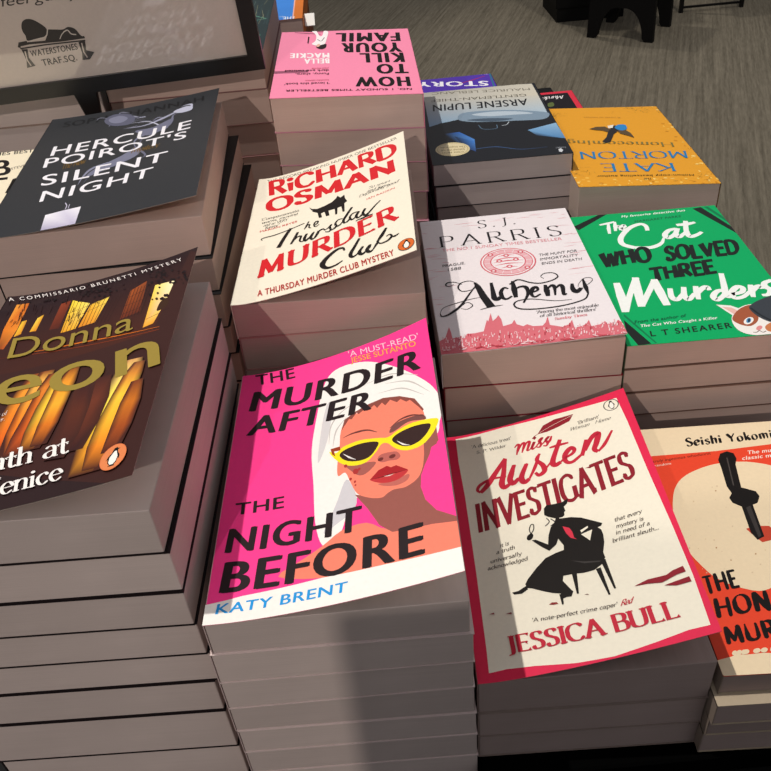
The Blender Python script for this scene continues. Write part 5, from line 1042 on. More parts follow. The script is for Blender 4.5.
  ["t","#151110","orient","HONJIN",[8.47,36.47],[62.84,41.75],[10.28,49.62]],
  ["t","#151110","orient","MURDERS",[8.31,19.13],[72.13,24.97],[9.39,30.29]],
  ["p","#ecd7b4",[[-3.36,8.78],[8.25,11.28],[11.27,12.57],[16.2,11.94],[26.16,12.48],[33.45,11.4],[52.45,14.02],[84.3,16.41],[85.93,-1.39],[2.37,-4.57]]],
  ["e","#ecd7b4",[43.45,14.98],[2.32,0.15],[-0.58,-1.47]],
  ["e","#ecd7b4",[42.03,14.91],[1.44,0.21],[-0.58,-1.47]],
  ["e","#ecd7b4",[15.44,13.64],[1.33,0.21],[-0.51,-1.46]],
  ["e","#ecd7b4",[31.31,14.4],[1.41,0.21],[-0.55,-1.47]],
  ["e","#ecd7b4",[54.16,15.49],[2.01,0.17],[-0.61,-1.47]],
  ["e","#ecd7b4",[10.49,13.4],[1.42,0.21],[-0.5,-1.46]],
  ["e","#ecd7b4",[44.16,15.01],[1.21,0.22],[-0.59,-1.47]],
  ["e","#ecd7b4",[12.91,13.52],[1.4,0.21],[-0.51,-1.46]],
  ["e","#ecd7b4",[48.0,15.19],[1.9,0.17],[-0.6,-1.47]],
  ["e","#ecd7b4",[26.7,14.17],[1.98,0.17],[-0.54,-1.47]],
  ["e","#ecd7b4",[22.69,13.98],[2.06,0.16],[-0.53,-1.47]],
  ["e","#ecd7b4",[16.4,13.68],[1.6,0.19],[-0.52,-1.47]],
  ["e","#ecd7b4",[16.85,13.7],[1.76,0.18],[-0.52,-1.47]],
  ["e","#ecd7b4",[13.28,13.53],[1.24,0.22],[-0.51,-1.46]],
 ],
 'leon':[
  ["p",["#241318","#241318","#4a2318","#3a1c18"],[[-66.5,170.1],[123.64,199.84],[121.99,112.43],[-37.21,105.0]]],
  ["p","#3a1e1b",[[-30.93,60.05],[-38.94,108.84],[114.91,114.89],[124.28,196.02],[146.05,174.5],[160.21,-17.96]]],
  ["p",["#7a3a1a","#e07a20","#f0a03a","#c7641e","#e98a2a","#b4501a"],[[13.24,138.76],[9.85,159.09],[9.06,187.03],[17.21,186.87],[19.06,156.83],[17.38,137.22]]],
  ["p",["#e8a828","#f6c93a","#c4862a","#d88a22"],[[19.56,149.31],[19.26,165.52],[22.43,166.37],[23.37,151.04]]],
  ["p",["#e8a828","#f6d24a","#d89a2a","#d8821e"],[[28.59,151.7],[29.05,166.35],[32.39,169.1],[32.76,151.47]]],
  ["p",["#e59a1e","#f8d838","#ffe26a","#f0b02a"],[[50.9,142.62],[48.36,178.83],[62.03,169.79],[59.92,143.42]]],
  ["p",["#d9821e","#f3b530","#f6d95a","#e89a2c"],[[61.51,143.86],[63.22,168.04],[74.62,171.12],[71.91,144.89]]],
  ["p",["#5c2416","#8a3a1e","#7a3219","#4c1e15"],[[41.61,149.5],[40.92,177.81],[47.13,179.34],[48.12,148.45]]],
  ["p",["#6a2c18","#a3501f","#8a4420","#5a2618"],[[89.14,139.5],[88.83,170.54],[98.41,176.4],[101.4,141.59]]],
  ["p",["#f0a028","#fbe05a","#fff6c8","#ffe680","#e8a030"],[[107.38,122.19],[105.77,167.24],[119.17,164.76],[117.34,142.96],[113.51,123.19]]],
  ["p","#3c2416",[[113.1,135.83],[112.81,137.51],[112.84,140.0],[113.12,142.58],[113.57,144.53],[114.29,145.81],[115.29,146.75],[116.34,147.2],[117.25,147.0],[118.05,145.82],[118.83,143.85],[119.41,141.69],[119.65,139.95],[119.43,138.71],[118.87,137.7],[118.11,136.89],[117.28,136.27],[116.25,135.72],[115.01,135.28],[113.86,135.23]]],
  ["r","#2a1614",0.35,[[49.44,155.06],[76.1,165.24]],0],
  ["r","#2a1614",0.35,[[49.49,163.8],[74.38,170.63]],0],
  ["r","#2a1614",0.35,[[13.9,161.07],[20.14,178.85]],0],
  ["r","#2a1614",0.35,[[107.5,130.11],[121.11,134.11]],0],
  ["r","#2a1614",0.35,[[88.82,144.41],[101.37,146.4]],0],
  ["r","#2a1614",0.35,[[87.86,153.46],[101.21,155.16]],0],
  ["r","#2a1614",0.35,[[88.1,162.16],[100.26,166.11]],0],
  ["r","#2a1614",0.3,[[51.88,142.8],[50.0,178.14]],0],
  ["r","#2a1614",0.3,[[54.28,142.77],[52.74,177.4]],0],
  ["r","#2a1614",0.3,[[56.69,142.73],[55.48,176.64]],0],
  ["r","#2a1614",0.3,[[59.11,142.67],[58.22,175.85]],0],
  ["r","#2a1614",0.3,[[61.53,142.58],[60.97,175.04]],0],
  ["r","#2a1614",0.3,[[63.96,142.48],[63.72,174.2]],0],
  ["r","#2a1614",0.3,[[66.4,142.36],[66.47,173.34]],0],
  ["r","#2a1614",0.3,[[68.84,142.22],[69.23,172.46]],0],
  ["r","#2a1614",0.3,[[71.29,142.06],[71.99,171.56]],0],
  ["r","#2a1614",0.3,[[73.75,141.88],[74.74,170.63]],0],
  ["r","#2a1614",0.3,[[76.21,141.69],[77.5,169.69]],0],
  ["r","#2a1614",0.3,[[78.67,141.47],[80.26,168.73]],0],
  ["r","#2a1614",0.3,[[81.14,141.24],[83.01,167.74]],0],
  ["r","#2a1614",0.35,[[90.12,139.01],[89.38,172.09]],0],
  ["r","#2a1614",0.35,[[92.19,138.98],[91.57,172.02]],0],
  ["r","#2a1614",0.35,[[94.26,138.93],[93.76,171.93]],0],
  ["r","#2a1614",0.35,[[96.33,138.87],[95.95,171.82]],0],
  ["r","#2a1614",0.35,[[98.41,138.8],[98.15,171.7]],0],
  ["r","#2a1614",0.35,[[100.49,138.72],[100.35,171.57]],0],
  ["r","#2a1614",0.35,[[102.57,138.63],[102.56,171.42]],0],
  ["r","#d9711c",[0.4,1.1,0.3],[[37.29,128.64],[68.91,126.1],[118.53,117.37]],0],
  ["r","#8a3a1a",0.5,[[38.62,126.1],[119.12,114.47]],0],
  ["r","#54241a",0.6,[[15.56,127.58],[38.22,128.33]],0],
  ["e","#150b0e",[99.02,186.67],[1.02,-0.27],[0.53,-1.65]],
  ["e","#1c0f12",[104.63,182.61],[1.05,-0.31],[0.52,-1.68]],
  ["e","#2a161a",[97.17,190.8],[0.44,0.07],[0.37,-0.86]],
  ["e","#1c0f12",[120.55,171.45],[0.43,0.04],[0.33,-0.8]],
  ["e","#2a161a",[121.71,166.89],[0.57,-0.05],[0.36,-0.99]],
  ["e","#150b0e",[126.02,157.22],[0.45,0.02],[0.32,-0.8]],
  ["e","#1c0f12",[108.38,174.38],[1.14,-0.37],[0.54,-1.79]],
  ["e","#1c0f12",[116.53,167.04],[1.14,-0.39],[0.51,-1.76]],
  ["e","#150b0e",[109.56,162.44],[0.77,-0.15],[0.43,-1.25]],
  ["e","#1c0f12",[108.29,177.6],[1.15,-0.37],[0.54,-1.8]],
  ["e","#2a161a",[136.36,160.01],[0.58,-0.07],[0.33,-0.99]],
  ["e","#2a161a",[92.3,178.56],[0.56,0.0],[0.4,-0.99]],
  ["e","#150b0e",[110.41,167.7],[0.34,0.1],[0.31,-0.68]],
  ["e","#2a161a",[112.36,174.68],[0.64,-0.07],[0.39,-1.09]],
  ["e","#150b0e",[104.15,177.26],[0.74,-0.12],[0.44,-1.24]],
  ["e","#150b0e",[118.43,165.82],[1.1,-0.37],[0.5,-1.7]],
  ["e","#2a161a",[107.53,171.83],[0.79,-0.16],[0.44,-1.3]],
  ["e","#1c0f12",[105.04,172.38],[0.35,0.11],[0.32,-0.69]],
  ["e","#1c0f12",[108.17,182.25],[1.14,-0.38],[0.54,-1.81]],
  ["e","#2a161a",[112.27,184.64],[1.14,-0.39],[0.53,-1.82]],
  ["e","#2a161a",[89.48,187.06],[0.55,0.01],[0.41,-1.0]],
  ["e","#2a161a",[129.21,157.44],[0.97,-0.31],[0.43,-1.51]],
  ["e","#2a161a",[140.2,152.79],[0.41,0.03],[0.29,-0.74]],
  ["e","#2a161a",[103.01,178.85],[0.47,0.04],[0.36,-0.87]],
  ["e","#2a161a",[125.74,167.47],[0.6,-0.07],[0.36,-1.02]],
  ["e","#150b0e",[108.73,166.77],[0.85,-0.19],[0.45,-1.36]],
  ["e","#1c0f12",[95.52,199.24],[0.49,0.04],[0.39,-0.94]],
  ["e","#1c0f12",[127.66,160.25],[1.07,-0.37],[0.46,-1.66]],
  ["e","#2a161a",[116.46,163.85],[1.01,-0.3],[0.48,-1.57]],
  ["e","#150b0e",[109.64,176.82],[1.15,-0.38],[0.54,-1.81]],
  ["e","#1c0f12",[126.81,162.82],[1.01,-0.33],[0.45,-1.58]],
  ["e","#2a161a",[127.96,163.99],[0.45,0.02],[0.32,-0.82]],
  ["e","#2a161a",[123.86,162.6],[0.46,0.02],[0.33,-0.83]],
  ["e","#1c0f12",[111.56,168.16],[1.15,-0.38],[0.53,-1.78]],
  ["e","#150b0e",[125.82,165.41],[0.74,-0.16],[0.39,-1.21]],
  ["e","#1c0f12",[110.92,170.15],[0.73,-0.12],[0.42,-1.2]],
  ["e","#1c0f12",[130.66,155.76],[0.76,-0.18],[0.38,-1.22]],
  ["e","#1c0f12",[103.53,182.44],[0.63,-0.05],[0.41,-1.1]],
  ["e","#150b0e",[100.24,179.77],[0.8,-0.15],[0.46,-1.33]],
  ["e","#150b0e",[102.58,171.99],[0.98,-0.25],[0.51,-1.55]],
  ["e","#150b0e",[111.15,174.32],[0.59,-0.05],[0.38,-1.04]],
  ["e","#150b0e",[110.39,178.0],[0.75,-0.14],[0.43,-1.25]],
  ["e","#1c0f12",[104.97,189.9],[0.64,-0.06],[0.41,-1.13]],
  ["e","#2a161a",[112.26,173.33],[0.79,-0.17],[0.43,-1.3]],
  ["e","#150b0e",[110.49,170.5],[0.58,-0.04],[0.38,-1.0]],
  ["e","#150b0e",[99.89,187.62],[0.64,-0.05],[0.42,-1.13]],
  ["e","#1c0f12",[101.03,169.92],[0.67,-0.08],[0.42,-1.13]],
  ["e","#2a161a",[124.43,170.96],[1.14,-0.41],[0.49,-1.78]],
  ["e","#2a161a",[99.79,181.05],[0.48,0.04],[0.37,-0.89]],
  ["e","#150b0e",[125.17,167.15],[0.9,-0.26],[0.43,-1.44]],
  ["e","#150b0e",[107.2,180.61],[0.86,-0.2],[0.47,-1.42]],
  ["e","#150b0e",[86.72,188.99],[0.6,-0.01],[0.43,-1.07]],
  ["e","#1c0f12",[114.82,178.46],[0.94,-0.27],[0.47,-1.53]],
  ["e","#1c0f12",[120.12,162.05],[0.84,-0.21],[0.43,-1.34]],
  ["e","#1c0f12",[118.69,161.75],[0.84,-0.21],[0.43,-1.35]],
  ["e","#1c0f12",[144.19,153.91],[0.47,-0.01],[0.3,-0.83]],
  ["e","#150b0e",[137.51,149.2],[0.71,-0.16],[0.36,-1.14]],
  ["e","#150b0e",[126.26,163.11],[0.65,-0.1],[0.37,-1.08]],
  ["e","#2a161a",[120.96,166.18],[0.92,-0.26],[0.45,-1.46]],
  ["e","#2a161a",[125.24,164.95],[0.57,-0.05],[0.35,-0.98]],
  ["e","#1c0f12",[124.14,171.27],[0.79,-0.19],[0.41,-1.3]],
  ["e","#150b0e",[104.4,178.97],[0.59,-0.03],[0.39,-1.04]],
  ["e","#1c0f12",[107.16,170.46],[1.13,-0.35],[0.53,-1.75]],
  ["e","#2a161a",[96.69,177.61],[0.87,-0.18],[0.49,-1.42]],
  ["e","#2a161a",[107.51,175.21],[0.66,-0.08],[0.41,-1.12]],
  ["e","#2a161a",[141.11,158.14],[0.82,-0.24],[0.37,-1.31]],
  ["e","#2a161a",[119.64,175.06],[0.66,-0.1],[0.39,-1.13]],
  ["e","#150b0e",[98.75,183.78],[0.46,0.05],[0.37,-0.87]],
  ["e","#1c0f12",[123.25,170.67],[0.69,-0.13],[0.39,-1.17]],
  ["e","#2a161a",[100.91,179.45],[0.93,-0.23],[0.5,-1.51]],
  ["e","#2a161a",[83.71,174.95],[0.83,-0.12],[0.5,-1.35]],
  ["e","#1c0f12",[60.35,187.96],[0.53,0.07],[0.44,-0.98]],
  ["e","#2a161a",[53.0,176.06],[0.72,-0.0],[0.52,-1.2]],
  ["e","#2a161a",[63.64,181.89],[0.87,-0.1],[0.56,-1.43]],
  ["e","#2a161a",[62.46,181.95],[0.44,0.11],[0.4,-0.83]],
  ["e","#2a161a",[74.93,176.69],[0.55,0.03],[0.43,-0.98]],
  ["e","#1c0f12",[62.57,186.43],[0.55,0.06],[0.45,-0.99]],
  ["e","#2a161a",[59.36,188.26],[0.74,-0.02],[0.52,-1.26]],
  ["e","#1c0f12",[40.97,193.68],[1.04,-0.1],[0.68,-1.7]],
  ["e","#150b0e",[67.45,180.6],[0.56,0.04],[0.44,-1.0]],
  ["e","#2a161a",[58.46,181.89],[0.76,-0.03],[0.53,-1.27]],
  ["e","#1c0f12",[54.43,181.47],[0.99,-0.13],[0.62,-1.59]],
  ["e","#1c0f12",[69.97,178.84],[0.7,-0.03],[0.49,-1.19]],
  ["e","#2a161a",[70.94,182.7],[0.34,0.15],[0.36,-0.7]],
  ["e","#150b0e",[47.54,193.79],[1.12,-0.16],[0.69,-1.81]],
  ["e","#2a161a",[39.54,192.09],[0.63,0.07],[0.51,-1.12]],
  ["e","#2a161a",[53.07,194.06],[1.08,-0.16],[0.66,-1.75]],
  ["e","#150b0e",[63.42,184.19],[1.02,-0.17],[0.62,-1.65]],
  ["e","#2a161a",[62.75,188.87],[0.87,-0.1],[0.56,-1.45]],
  ["e","#150b0e",[66.51,182.58],[0.73,-0.04],[0.5,-1.23]],
  ["e","#2a161a",[81.32,181.45],[0.78,-0.1],[0.5,-1.31]],
  ["e","#1c0f12",[44.24,195.57],[0.37,0.17],[0.4,-0.76]],
  ["e","#1c0f12",[62.08,181.54],[0.37,0.14],[0.38,-0.74]],
  ["e","#2a161a",[57.74,181.34],[0.37,0.14],[0.38,-0.74]],
  ["e","#1c0f12",[60.58,185.43],[1.03,-0.16],[0.62,-1.65]],
  ["e","#1c0f12",[45.55,196.34],[0.41,0.15],[0.42,-0.82]],
  ["e","#1c0f12",[78.2,175.73],[0.69,-0.04],[0.47,-1.17]],
  ["e","#150b0e",[52.76,190.62],[0.45,0.12],[0.42,-0.87]],
  ["e","#150b0e",[66.66,175.79],[0.87,-0.1],[0.55,-1.41]],
  ["e","#150b0e",[65.42,181.14],[0.8,-0.07],[0.53,-1.33]],
  ["e","#1c0f12",[51.43,184.52],[0.32,0.18],[0.37,-0.68]],
  ["e","#150b0e",[58.11,179.74],[0.72,-0.02],[0.51,-1.22]],
  ["e","#1c0f12",[59.83,183.37],[0.9,-0.1],[0.58,-1.48]],
  ["e","#150b0e",[46.79,193.07],[0.56,0.09],[0.47,-1.02]],
  ["e","#1c0f12",[54.67,187.76],[0.37,0.15],[0.39,-0.75]],
  ["e","#1c0f12",[63.75,175.32],[0.75,-0.04],[0.51,-1.24]],
  ["e","#2a161a",[66.98,189.36],[0.71,-0.03],[0.5,-1.23]],
  ["e","#1c0f12",[70.9,172.95],[0.86,-0.11],[0.54,-1.39]],
  ["e","#150b0e",[59.29,185.22],[1.04,-0.17],[0.63,-1.68]],
  ["e","#2a161a",[55.01,188.48],[1.06,-0.16],[0.65,-1.7]],
  ["e","#150b0e",[66.7,181.67],[0.77,-0.06],[0.52,-1.29]],
  ["e","#2a161a",[61.0,185.35],[0.45,0.11],[0.41,-0.85]],
  ["e","#150b0e",[57.99,188.17],[0.42,0.13],[0.4,-0.82]],
  ["e","#2a161a",[54.85,186.55],[0.9,-0.09],[0.59,-1.49]],
  ["e","#150b0e",[58.12,182.65],[0.6,0.04],[0.47,-1.05]],
  ["e","#150b0e",[54.43,194.64],[0.64,0.03],[0.5,-1.14]],
  ["e","#2a161a",[67.71,186.3],[1.01,-0.18],[0.6,-1.63]],
  ["e","#150b0e",[71.3,179.95],[0.36,0.14],[0.36,-0.72]],
  ["e","#1c0f12",[64.25,179.65],[0.37,0.14],[0.38,-0.74]],
  ["e","#2a161a",[69.04,179.44],[0.36,0.14],[0.37,-0.72]],
  ["e","#2a161a",[55.78,189.81],[0.68,0.01],[0.51,-1.18]],
  ["e","#2a161a",[72.02,182.49],[0.69,-0.03],[0.48,-1.18]],
  ["e","#1c0f12",[55.58,185.69],[0.86,-0.07],[0.57,-1.43]],
  ["e","#1c0f12",[55.69,183.23],[1.05,-0.16],[0.64,-1.68]],
  ["e","#2a161a",[56.99,186.43],[1.01,-0.14],[0.62,-1.63]],
  ["e","#2a161a",[60.4,185.19],[1.07,-0.18],[0.64,-1.72]],
  ["e","#150b0e",[70.34,181.35],[1.11,-0.24],[0.63,-1.76]],
  ["e","#1c0f12",[73.59,177.15],[1.03,-0.2],[0.59,-1.64]],
  ["e","#150b0e",[74.68,172.92],[0.57,0.03],[0.43,-0.99]],
  ["e","#150b0e",[68.2,166.82],[0.34,0.14],[0.36,-0.68]],
  ["e","#2a161a",[115.75,146.55],[0.39,0.06],[0.31,-0.71]],
  ["e","#1c0f12",[117.1,149.55],[0.87,-0.21],[0.43,-1.34]],
  ["e","#150b0e",[110.43,149.37],[0.91,-0.22],[0.46,-1.39]],
  ["e","#1c0f12",[107.42,150.32],[0.47,0.03],[0.35,-0.82]],
  ["e","#2a161a",[117.39,148.17],[0.67,-0.1],[0.38,-1.08]],
  ["e","#2a161a",[114.39,147.72],[0.94,-0.25],[0.46,-1.43]],
  ["e","#150b0e",[113.77,147.22],[0.98,-0.27],[0.47,-1.49]],
  ["e","#1c0f12",[104.45,157.25],[0.91,-0.21],[0.48,-1.41]],
  ["e","#1c0f12",[115.81,149.75],[1.07,-0.33],[0.49,-1.61]],
  ["e","#1c0f12",[109.8,155.74],[0.73,-0.12],[0.42,-1.17]],
  ["e","#150b0e",[43.59,179.32],[0.67,0.04],[0.52,-1.15]],
  ["e","#1c0f12",[30.43,186.08],[1.08,-0.07],[0.71,-1.74]],
  ["e","#1c0f12",[22.56,194.25],[0.44,0.18],[0.45,-0.85]],
  ["e","#150b0e",[34.82,183.17],[0.39,0.17],[0.41,-0.76]],
  ["e","#150b0e",[32.91,185.73],[0.36,0.18],[0.4,-0.73]],
  ["e","#2a161a",[28.77,186.3],[0.73,0.06],[0.56,-1.25]],
  ["e","#1c0f12",[17.22,187.65],[0.69,0.12],[0.56,-1.19]],
  ["e","#2a161a",[22.57,197.51],[0.54,0.15],[0.49,-1.0]],
  ["e","#1c0f12",[50.6,188.06],[0.78,-0.02],[0.55,-1.32]],
  ["e","#2a161a",[27.41,185.96],[0.91,0.0],[0.64,-1.5]],
  ["e","#1c0f12",[27.2,185.69],[0.36,0.19],[0.4,-0.72]],
  ["e","#150b0e",[21.25,196.01],[1.07,-0.01],[0.73,-1.75]],
  ["e","#1c0f12",[28.75,185.66],[0.86,0.02],[0.62,-1.42]],
  ["e","#1c0f12",[21.8,195.9],[1.0,0.0],[0.7,-1.66]],
  ["e","#150b0e",[41.65,179.39],[0.61,0.07],[0.49,-1.07]],
  ["e","#1c0f12",[34.84,184.81],[1.06,-0.08],[0.69,-1.71]],
  ["r","#30181a",0.4,[[35.86,168.63],[35.6,176.54]],0],
  ["r","#30181a",0.4,[[59.91,150.33],[60.58,154.75]],0],
  ["r","#30181a",0.4,[[48.49,165.65],[48.41,169.15]],0],
  ["r","#30181a",0.4,[[11.69,181.88],[11.87,187.11]],0],
  ["r","#30181a",0.4,[[11.9,165.89],[12.52,168.91]],0],
  ["r","#30181a",0.4,[[4.05,187.65],[2.04,197.77]],0],
  ["r","#30181a",0.4,[[58.47,154.43],[57.83,160.61]],0],
  ["r","#30181a",0.4,[[22.89,176.57],[21.07,184.58]],0],
  ["r","#30181a",0.4,[[52.83,153.32],[51.63,160.4]],0],
  ["r","#30181a",0.4,[[16.92,166.32],[14.98,176.62]],0],
  ["r","#30181a",0.4,[[44.73,175.56],[42.9,186.27]],0],
  ["r","#30181a",0.4,[[29.48,171.12],[28.1,180.28]],0],
  ["r","#30181a",0.4,[[56.97,157.48],[57.42,164.44]],0],
  ["r","#30181a",0.4,[[14.55,163.69],[14.87,166.93]],0],
  ["r","#30181a",0.4,[[54.3,174.31],[54.18,181.04]],0],
  ["r","#30181a",0.4,[[52.52,163.67],[52.14,168.81]],0],
  ["r","#30181a",0.4,[[16.83,170.94],[15.21,179.92]],0],
  ["r","#30181a",0.4,[[16.58,177.73],[14.11,188.87]],0],
  ["r","#30181a",0.4,[[54.78,148.84],[54.94,154.38]],0],
  ["r","#30181a",0.4,[[16.81,162.57],[17.32,165.64]],0],
  ["r","#30181a",0.4,[[9.8,187.7],[8.38,198.14]],0],
  ["r","#30181a",0.4,[[19.39,162.93],[17.93,171.17]],0],
  ["r","#30181a",0.4,[[53.8,156.06],[54.37,161.37]],0],
  ["r","#30181a",0.4,[[6.33,174.91],[6.55,179.29]],0],
  ["r","#30181a",0.4,[[24.21,176.58],[23.14,182.32]],0],
  ["r","#30181a",0.4,[[25.66,171.05],[25.72,176.98]],0],
  ["p",["#4a2219","#e0641a","#e0641a","#4a2219"],[[47.68,36.88],[48.79,50.71],[51.99,50.62],[50.07,36.69]]],
  ["p",["#4a2219","#e0641a","#43211a","#43211a"],[[50.07,36.69],[51.99,50.62],[57.99,50.46],[54.56,36.33]]],
  ["p",["#e0641a","#f08422","#f08422","#e0641a"],[[48.79,50.71],[48.55,69.38],[51.75,69.36],[51.99,50.62]]],
  ["p",["#e0641a","#f08422","#43211a","#43211a"],[[51.99,50.62],[51.75,69.36],[57.75,69.32],[57.99,50.46]]],
  ["p",["#f08422","#f59a30","#f59a30","#f08422"],[[48.55,69.38],[49.05,89.21],[51.84,89.06],[51.75,69.36]]],
  ["p",["#f08422","#f59a30","#43211a","#43211a"],[[51.75,69.36],[51.84,89.06],[57.08,88.8],[57.75,69.32]]],
  ["p",["#f59a30","#8a4420","#8a4420","#f59a30"],[[49.05,89.21],[50.31,103.97],[52.3,103.8],[51.84,89.06]]],
  ["p",["#f59a30","#8a4420","#43211a","#43211a"],[[51.84,89.06],[52.3,103.8],[56.04,103.49],[57.08,88.8]]],
  ["p",["#4a2219","#e0641a","#e0641a","#4a2219"],[[47.68,36.88],[48.79,50.71],[45.59,50.79],[45.29,37.08]]],
  ["p",["#4a2219","#e0641a","#43211a","#43211a"],[[45.29,37.08],[45.59,50.79],[39.59,50.95],[40.8,37.44]]],
  ["p",["#e0641a","#f08422","#f08422","#e0641a"],[[48.79,50.71],[48.55,69.38],[45.35,69.4],[45.59,50.79]]],
  ["p",["#e0641a","#f08422","#43211a","#43211a"],[[45.59,50.79],[45.35,69.4],[39.35,69.44],[39.59,50.95]]],
  ["p",["#f08422","#f59a30","#f59a30","#f08422"],[[48.55,69.38],[49.05,89.21],[46.25,89.35],[45.35,69.4]]],
  ["p",["#f08422","#f59a30","#43211a","#43211a"],[[45.35,69.4],[46.25,89.35],[41.01,89.61],[39.35,69.44]]],
  ["p",["#f59a30","#8a4420","#8a4420","#f59a30"],[[49.05,89.21],[50.31,103.97],[48.31,104.14],[46.25,89.35]]],
  ["p",["#f59a30","#8a4420","#43211a","#43211a"],[[46.25,89.35],[48.31,104.14],[44.58,104.46],[41.01,89.61]]],
  ["p",["#4a2219","#ee7a1c","#ee7a1c","#4a2219"],[[55.17,36.35],[54.83,54.91],[57.23,54.95],[57.17,36.39]]],
  ["p",["#4a2219","#ee7a1c","#43211a","#43211a"],[[57.17,36.39],[57.23,54.95],[61.73,55.04],[60.92,36.46]]],
  ["p",["#ee7a1c","#f89a30","#f89a30","#ee7a1c"],[[54.83,54.91],[54.47,74.9],[56.87,74.92],[57.23,54.95]]],
  ["p",["#ee7a1c","#f89a30","#43211a","#43211a"],[[57.23,54.95],[56.87,74.92],[61.37,74.96],[61.73,55.04]]],
  ["p",["#f89a30","#f7b450","#f7b450","#f89a30"],[[54.47,74.9],[54.44,95.35],[56.44,95.31],[56.87,74.92]]],
  ["p",["#f89a30","#f7b450","#43211a","#43211a"],[[56.87,74.92],[56.44,95.31],[60.19,95.25],[61.37,74.96]]],
  ["p",["#f7b450","#8a4a24","#8a4a24","#f7b450"],[[54.44,95.35],[54.99,104.39],[56.58,104.29],[56.44,95.31]]],
  ["p",["#f7b450","#8a4a24","#43211a","#43211a"],[[56.44,95.31],[56.58,104.29],[59.58,104.11],[60.19,95.25]]],
  ["p",["#4a2219","#ee7a1c","#ee7a1c","#4a2219"],[[55.17,36.35],[54.83,54.91],[52.44,54.87],[53.17,36.32]]],
  ["p",["#4a2219","#ee7a1c","#43211a","#43211a"],[[53.17,36.32],[52.44,54.87],[47.94,54.79],[49.42,36.25]]],
  ["p",["#ee7a1c","#f89a30","#f89a30","#ee7a1c"],[[54.83,54.91],[54.47,74.9],[52.07,74.87],[52.44,54.87]]],
  ["p",["#ee7a1c","#f89a30","#43211a","#43211a"],[[52.44,54.87],[52.07,74.87],[47.57,74.83],[47.94,54.79]]],
  ["p",["#f89a30","#f7b450","#f7b450","#f89a30"],[[54.47,74.9],[54.44,95.35],[52.44,95.38],[52.07,74.87]]],
  ["p",["#f89a30","#f7b450","#43211a","#43211a"],[[52.07,74.87],[52.44,95.38],[48.69,95.45],[47.57,74.83]]],
  ["p",["#f7b450","#8a4a24","#8a4a24","#f7b450"],[[54.44,95.35],[54.99,104.39],[53.39,104.49],[52.44,95.38]]],
  ["p",["#f7b450","#8a4a24","#43211a","#43211a"],[[52.44,95.38],[53.39,104.49],[50.39,104.67],[48.69,95.45]]],
  ["p",["#4a2219","#c4541a","#c4541a","#4a2219"],[[59.98,36.53],[60.39,49.71],[63.18,49.66],[62.38,36.46]]],
  ["p",["#4a2219","#c4541a","#43211a","#43211a"],[[62.38,36.46],[63.18,49.66],[68.43,49.56],[66.88,36.32]]],
  ["p",["#c4541a","#d86a1e","#d86a1e","#c4541a"],[[60.39,49.71],[60.58,68.21],[62.98,68.23],[63.18,49.66]]],
  ["p",["#c4541a","#d86a1e","#43211a","#43211a"],[[63.18,49.66],[62.98,68.23],[67.48,68.28],[68.43,49.56]]],
  ["p",["#d86a1e","#e0822c","#e0822c","#d86a1e"],[[60.58,68.21],[60.04,88.36],[62.04,88.38],[62.98,68.23]]],
  ["p",["#d86a1e","#e0822c","#43211a","#43211a"],[[62.98,68.23],[62.04,88.38],[65.79,88.4],[67.48,68.28]]],
  ["p",["#e0822c","#7a3c20","#7a3c20","#e0822c"],[[60.04,88.36],[60.37,100.34],[61.57,100.3],[62.04,88.38]]],
  ["p",["#e0822c","#7a3c20","#43211a","#43211a"],[[62.04,88.38],[61.57,100.3],[63.82,100.24],[65.79,88.4]]],
  ["p",["#4a2219","#c4541a","#c4541a","#4a2219"],[[59.98,36.53],[60.39,49.71],[57.59,49.76],[57.59,36.6]]],
  ["p",["#4a2219","#c4541a","#43211a","#43211a"],[[57.59,36.6],[57.59,49.76],[52.34,49.86],[53.09,36.74]]],
  ["p",["#c4541a","#d86a1e","#d86a1e","#c4541a"],[[60.39,49.71],[60.58,68.21],[58.18,68.19],[57.59,49.76]]],
  ["p",["#c4541a","#d86a1e","#43211a","#43211a"],[[57.59,49.76],[58.18,68.19],[53.68,68.15],[52.34,49.86]]],
  ["p",["#d86a1e","#e0822c","#e0822c","#d86a1e"],[[60.58,68.21],[60.04,88.36],[58.04,88.35],[58.18,68.19]]],
  ["p",["#d86a1e","#e0822c","#43211a","#43211a"],[[58.18,68.19],[58.04,88.35],[54.29,88.33],[53.68,68.15]]],
  ["p",["#e0822c","#7a3c20","#7a3c20","#e0822c"],[[60.04,88.36],[60.37,100.34],[59.17,100.37],[58.04,88.35]]],
  ["p",["#e0822c","#7a3c20","#43211a","#43211a"],[[58.04,88.35],[59.17,100.37],[56.92,100.43],[54.29,88.33]]],
  ["p",["#4a2219","#f0962a","#f0962a","#4a2219"],[[66.27,37.82],[66.84,51.02],[69.64,50.96],[68.26,37.73]]],
  ["p",["#4a2219","#f0962a","#43211a","#43211a"],[[68.26,37.73],[69.64,50.96],[74.89,50.85],[72.01,37.57]]],
  ["p",["#f0962a","#ffcc3a","#ffcc3a","#f0962a"],[[66.84,51.02],[66.96,70.6],[69.76,70.54],[69.64,50.96]]],
  ["p",["#f0962a","#ffcc3a","#43211a","#43211a"],[[69.64,50.96],[69.76,70.54],[75.01,70.43],[74.89,50.85]]],
  ["p",["#ffcc3a","#ffc83c","#ffc83c","#ffcc3a"],[[66.96,70.6],[67.65,88.52],[70.04,88.29],[69.76,70.54]]],
  ["p",["#ffcc3a","#ffc83c","#43211a","#43211a"],[[69.76,70.54],[70.04,88.29],[74.52,87.87],[75.01,70.43]]],
  ["p",["#ffc83c","#a85a26","#a85a26","#ffc83c"],[[67.65,88.52],[69.84,100.82],[71.41,100.54],[70.04,88.29]]],
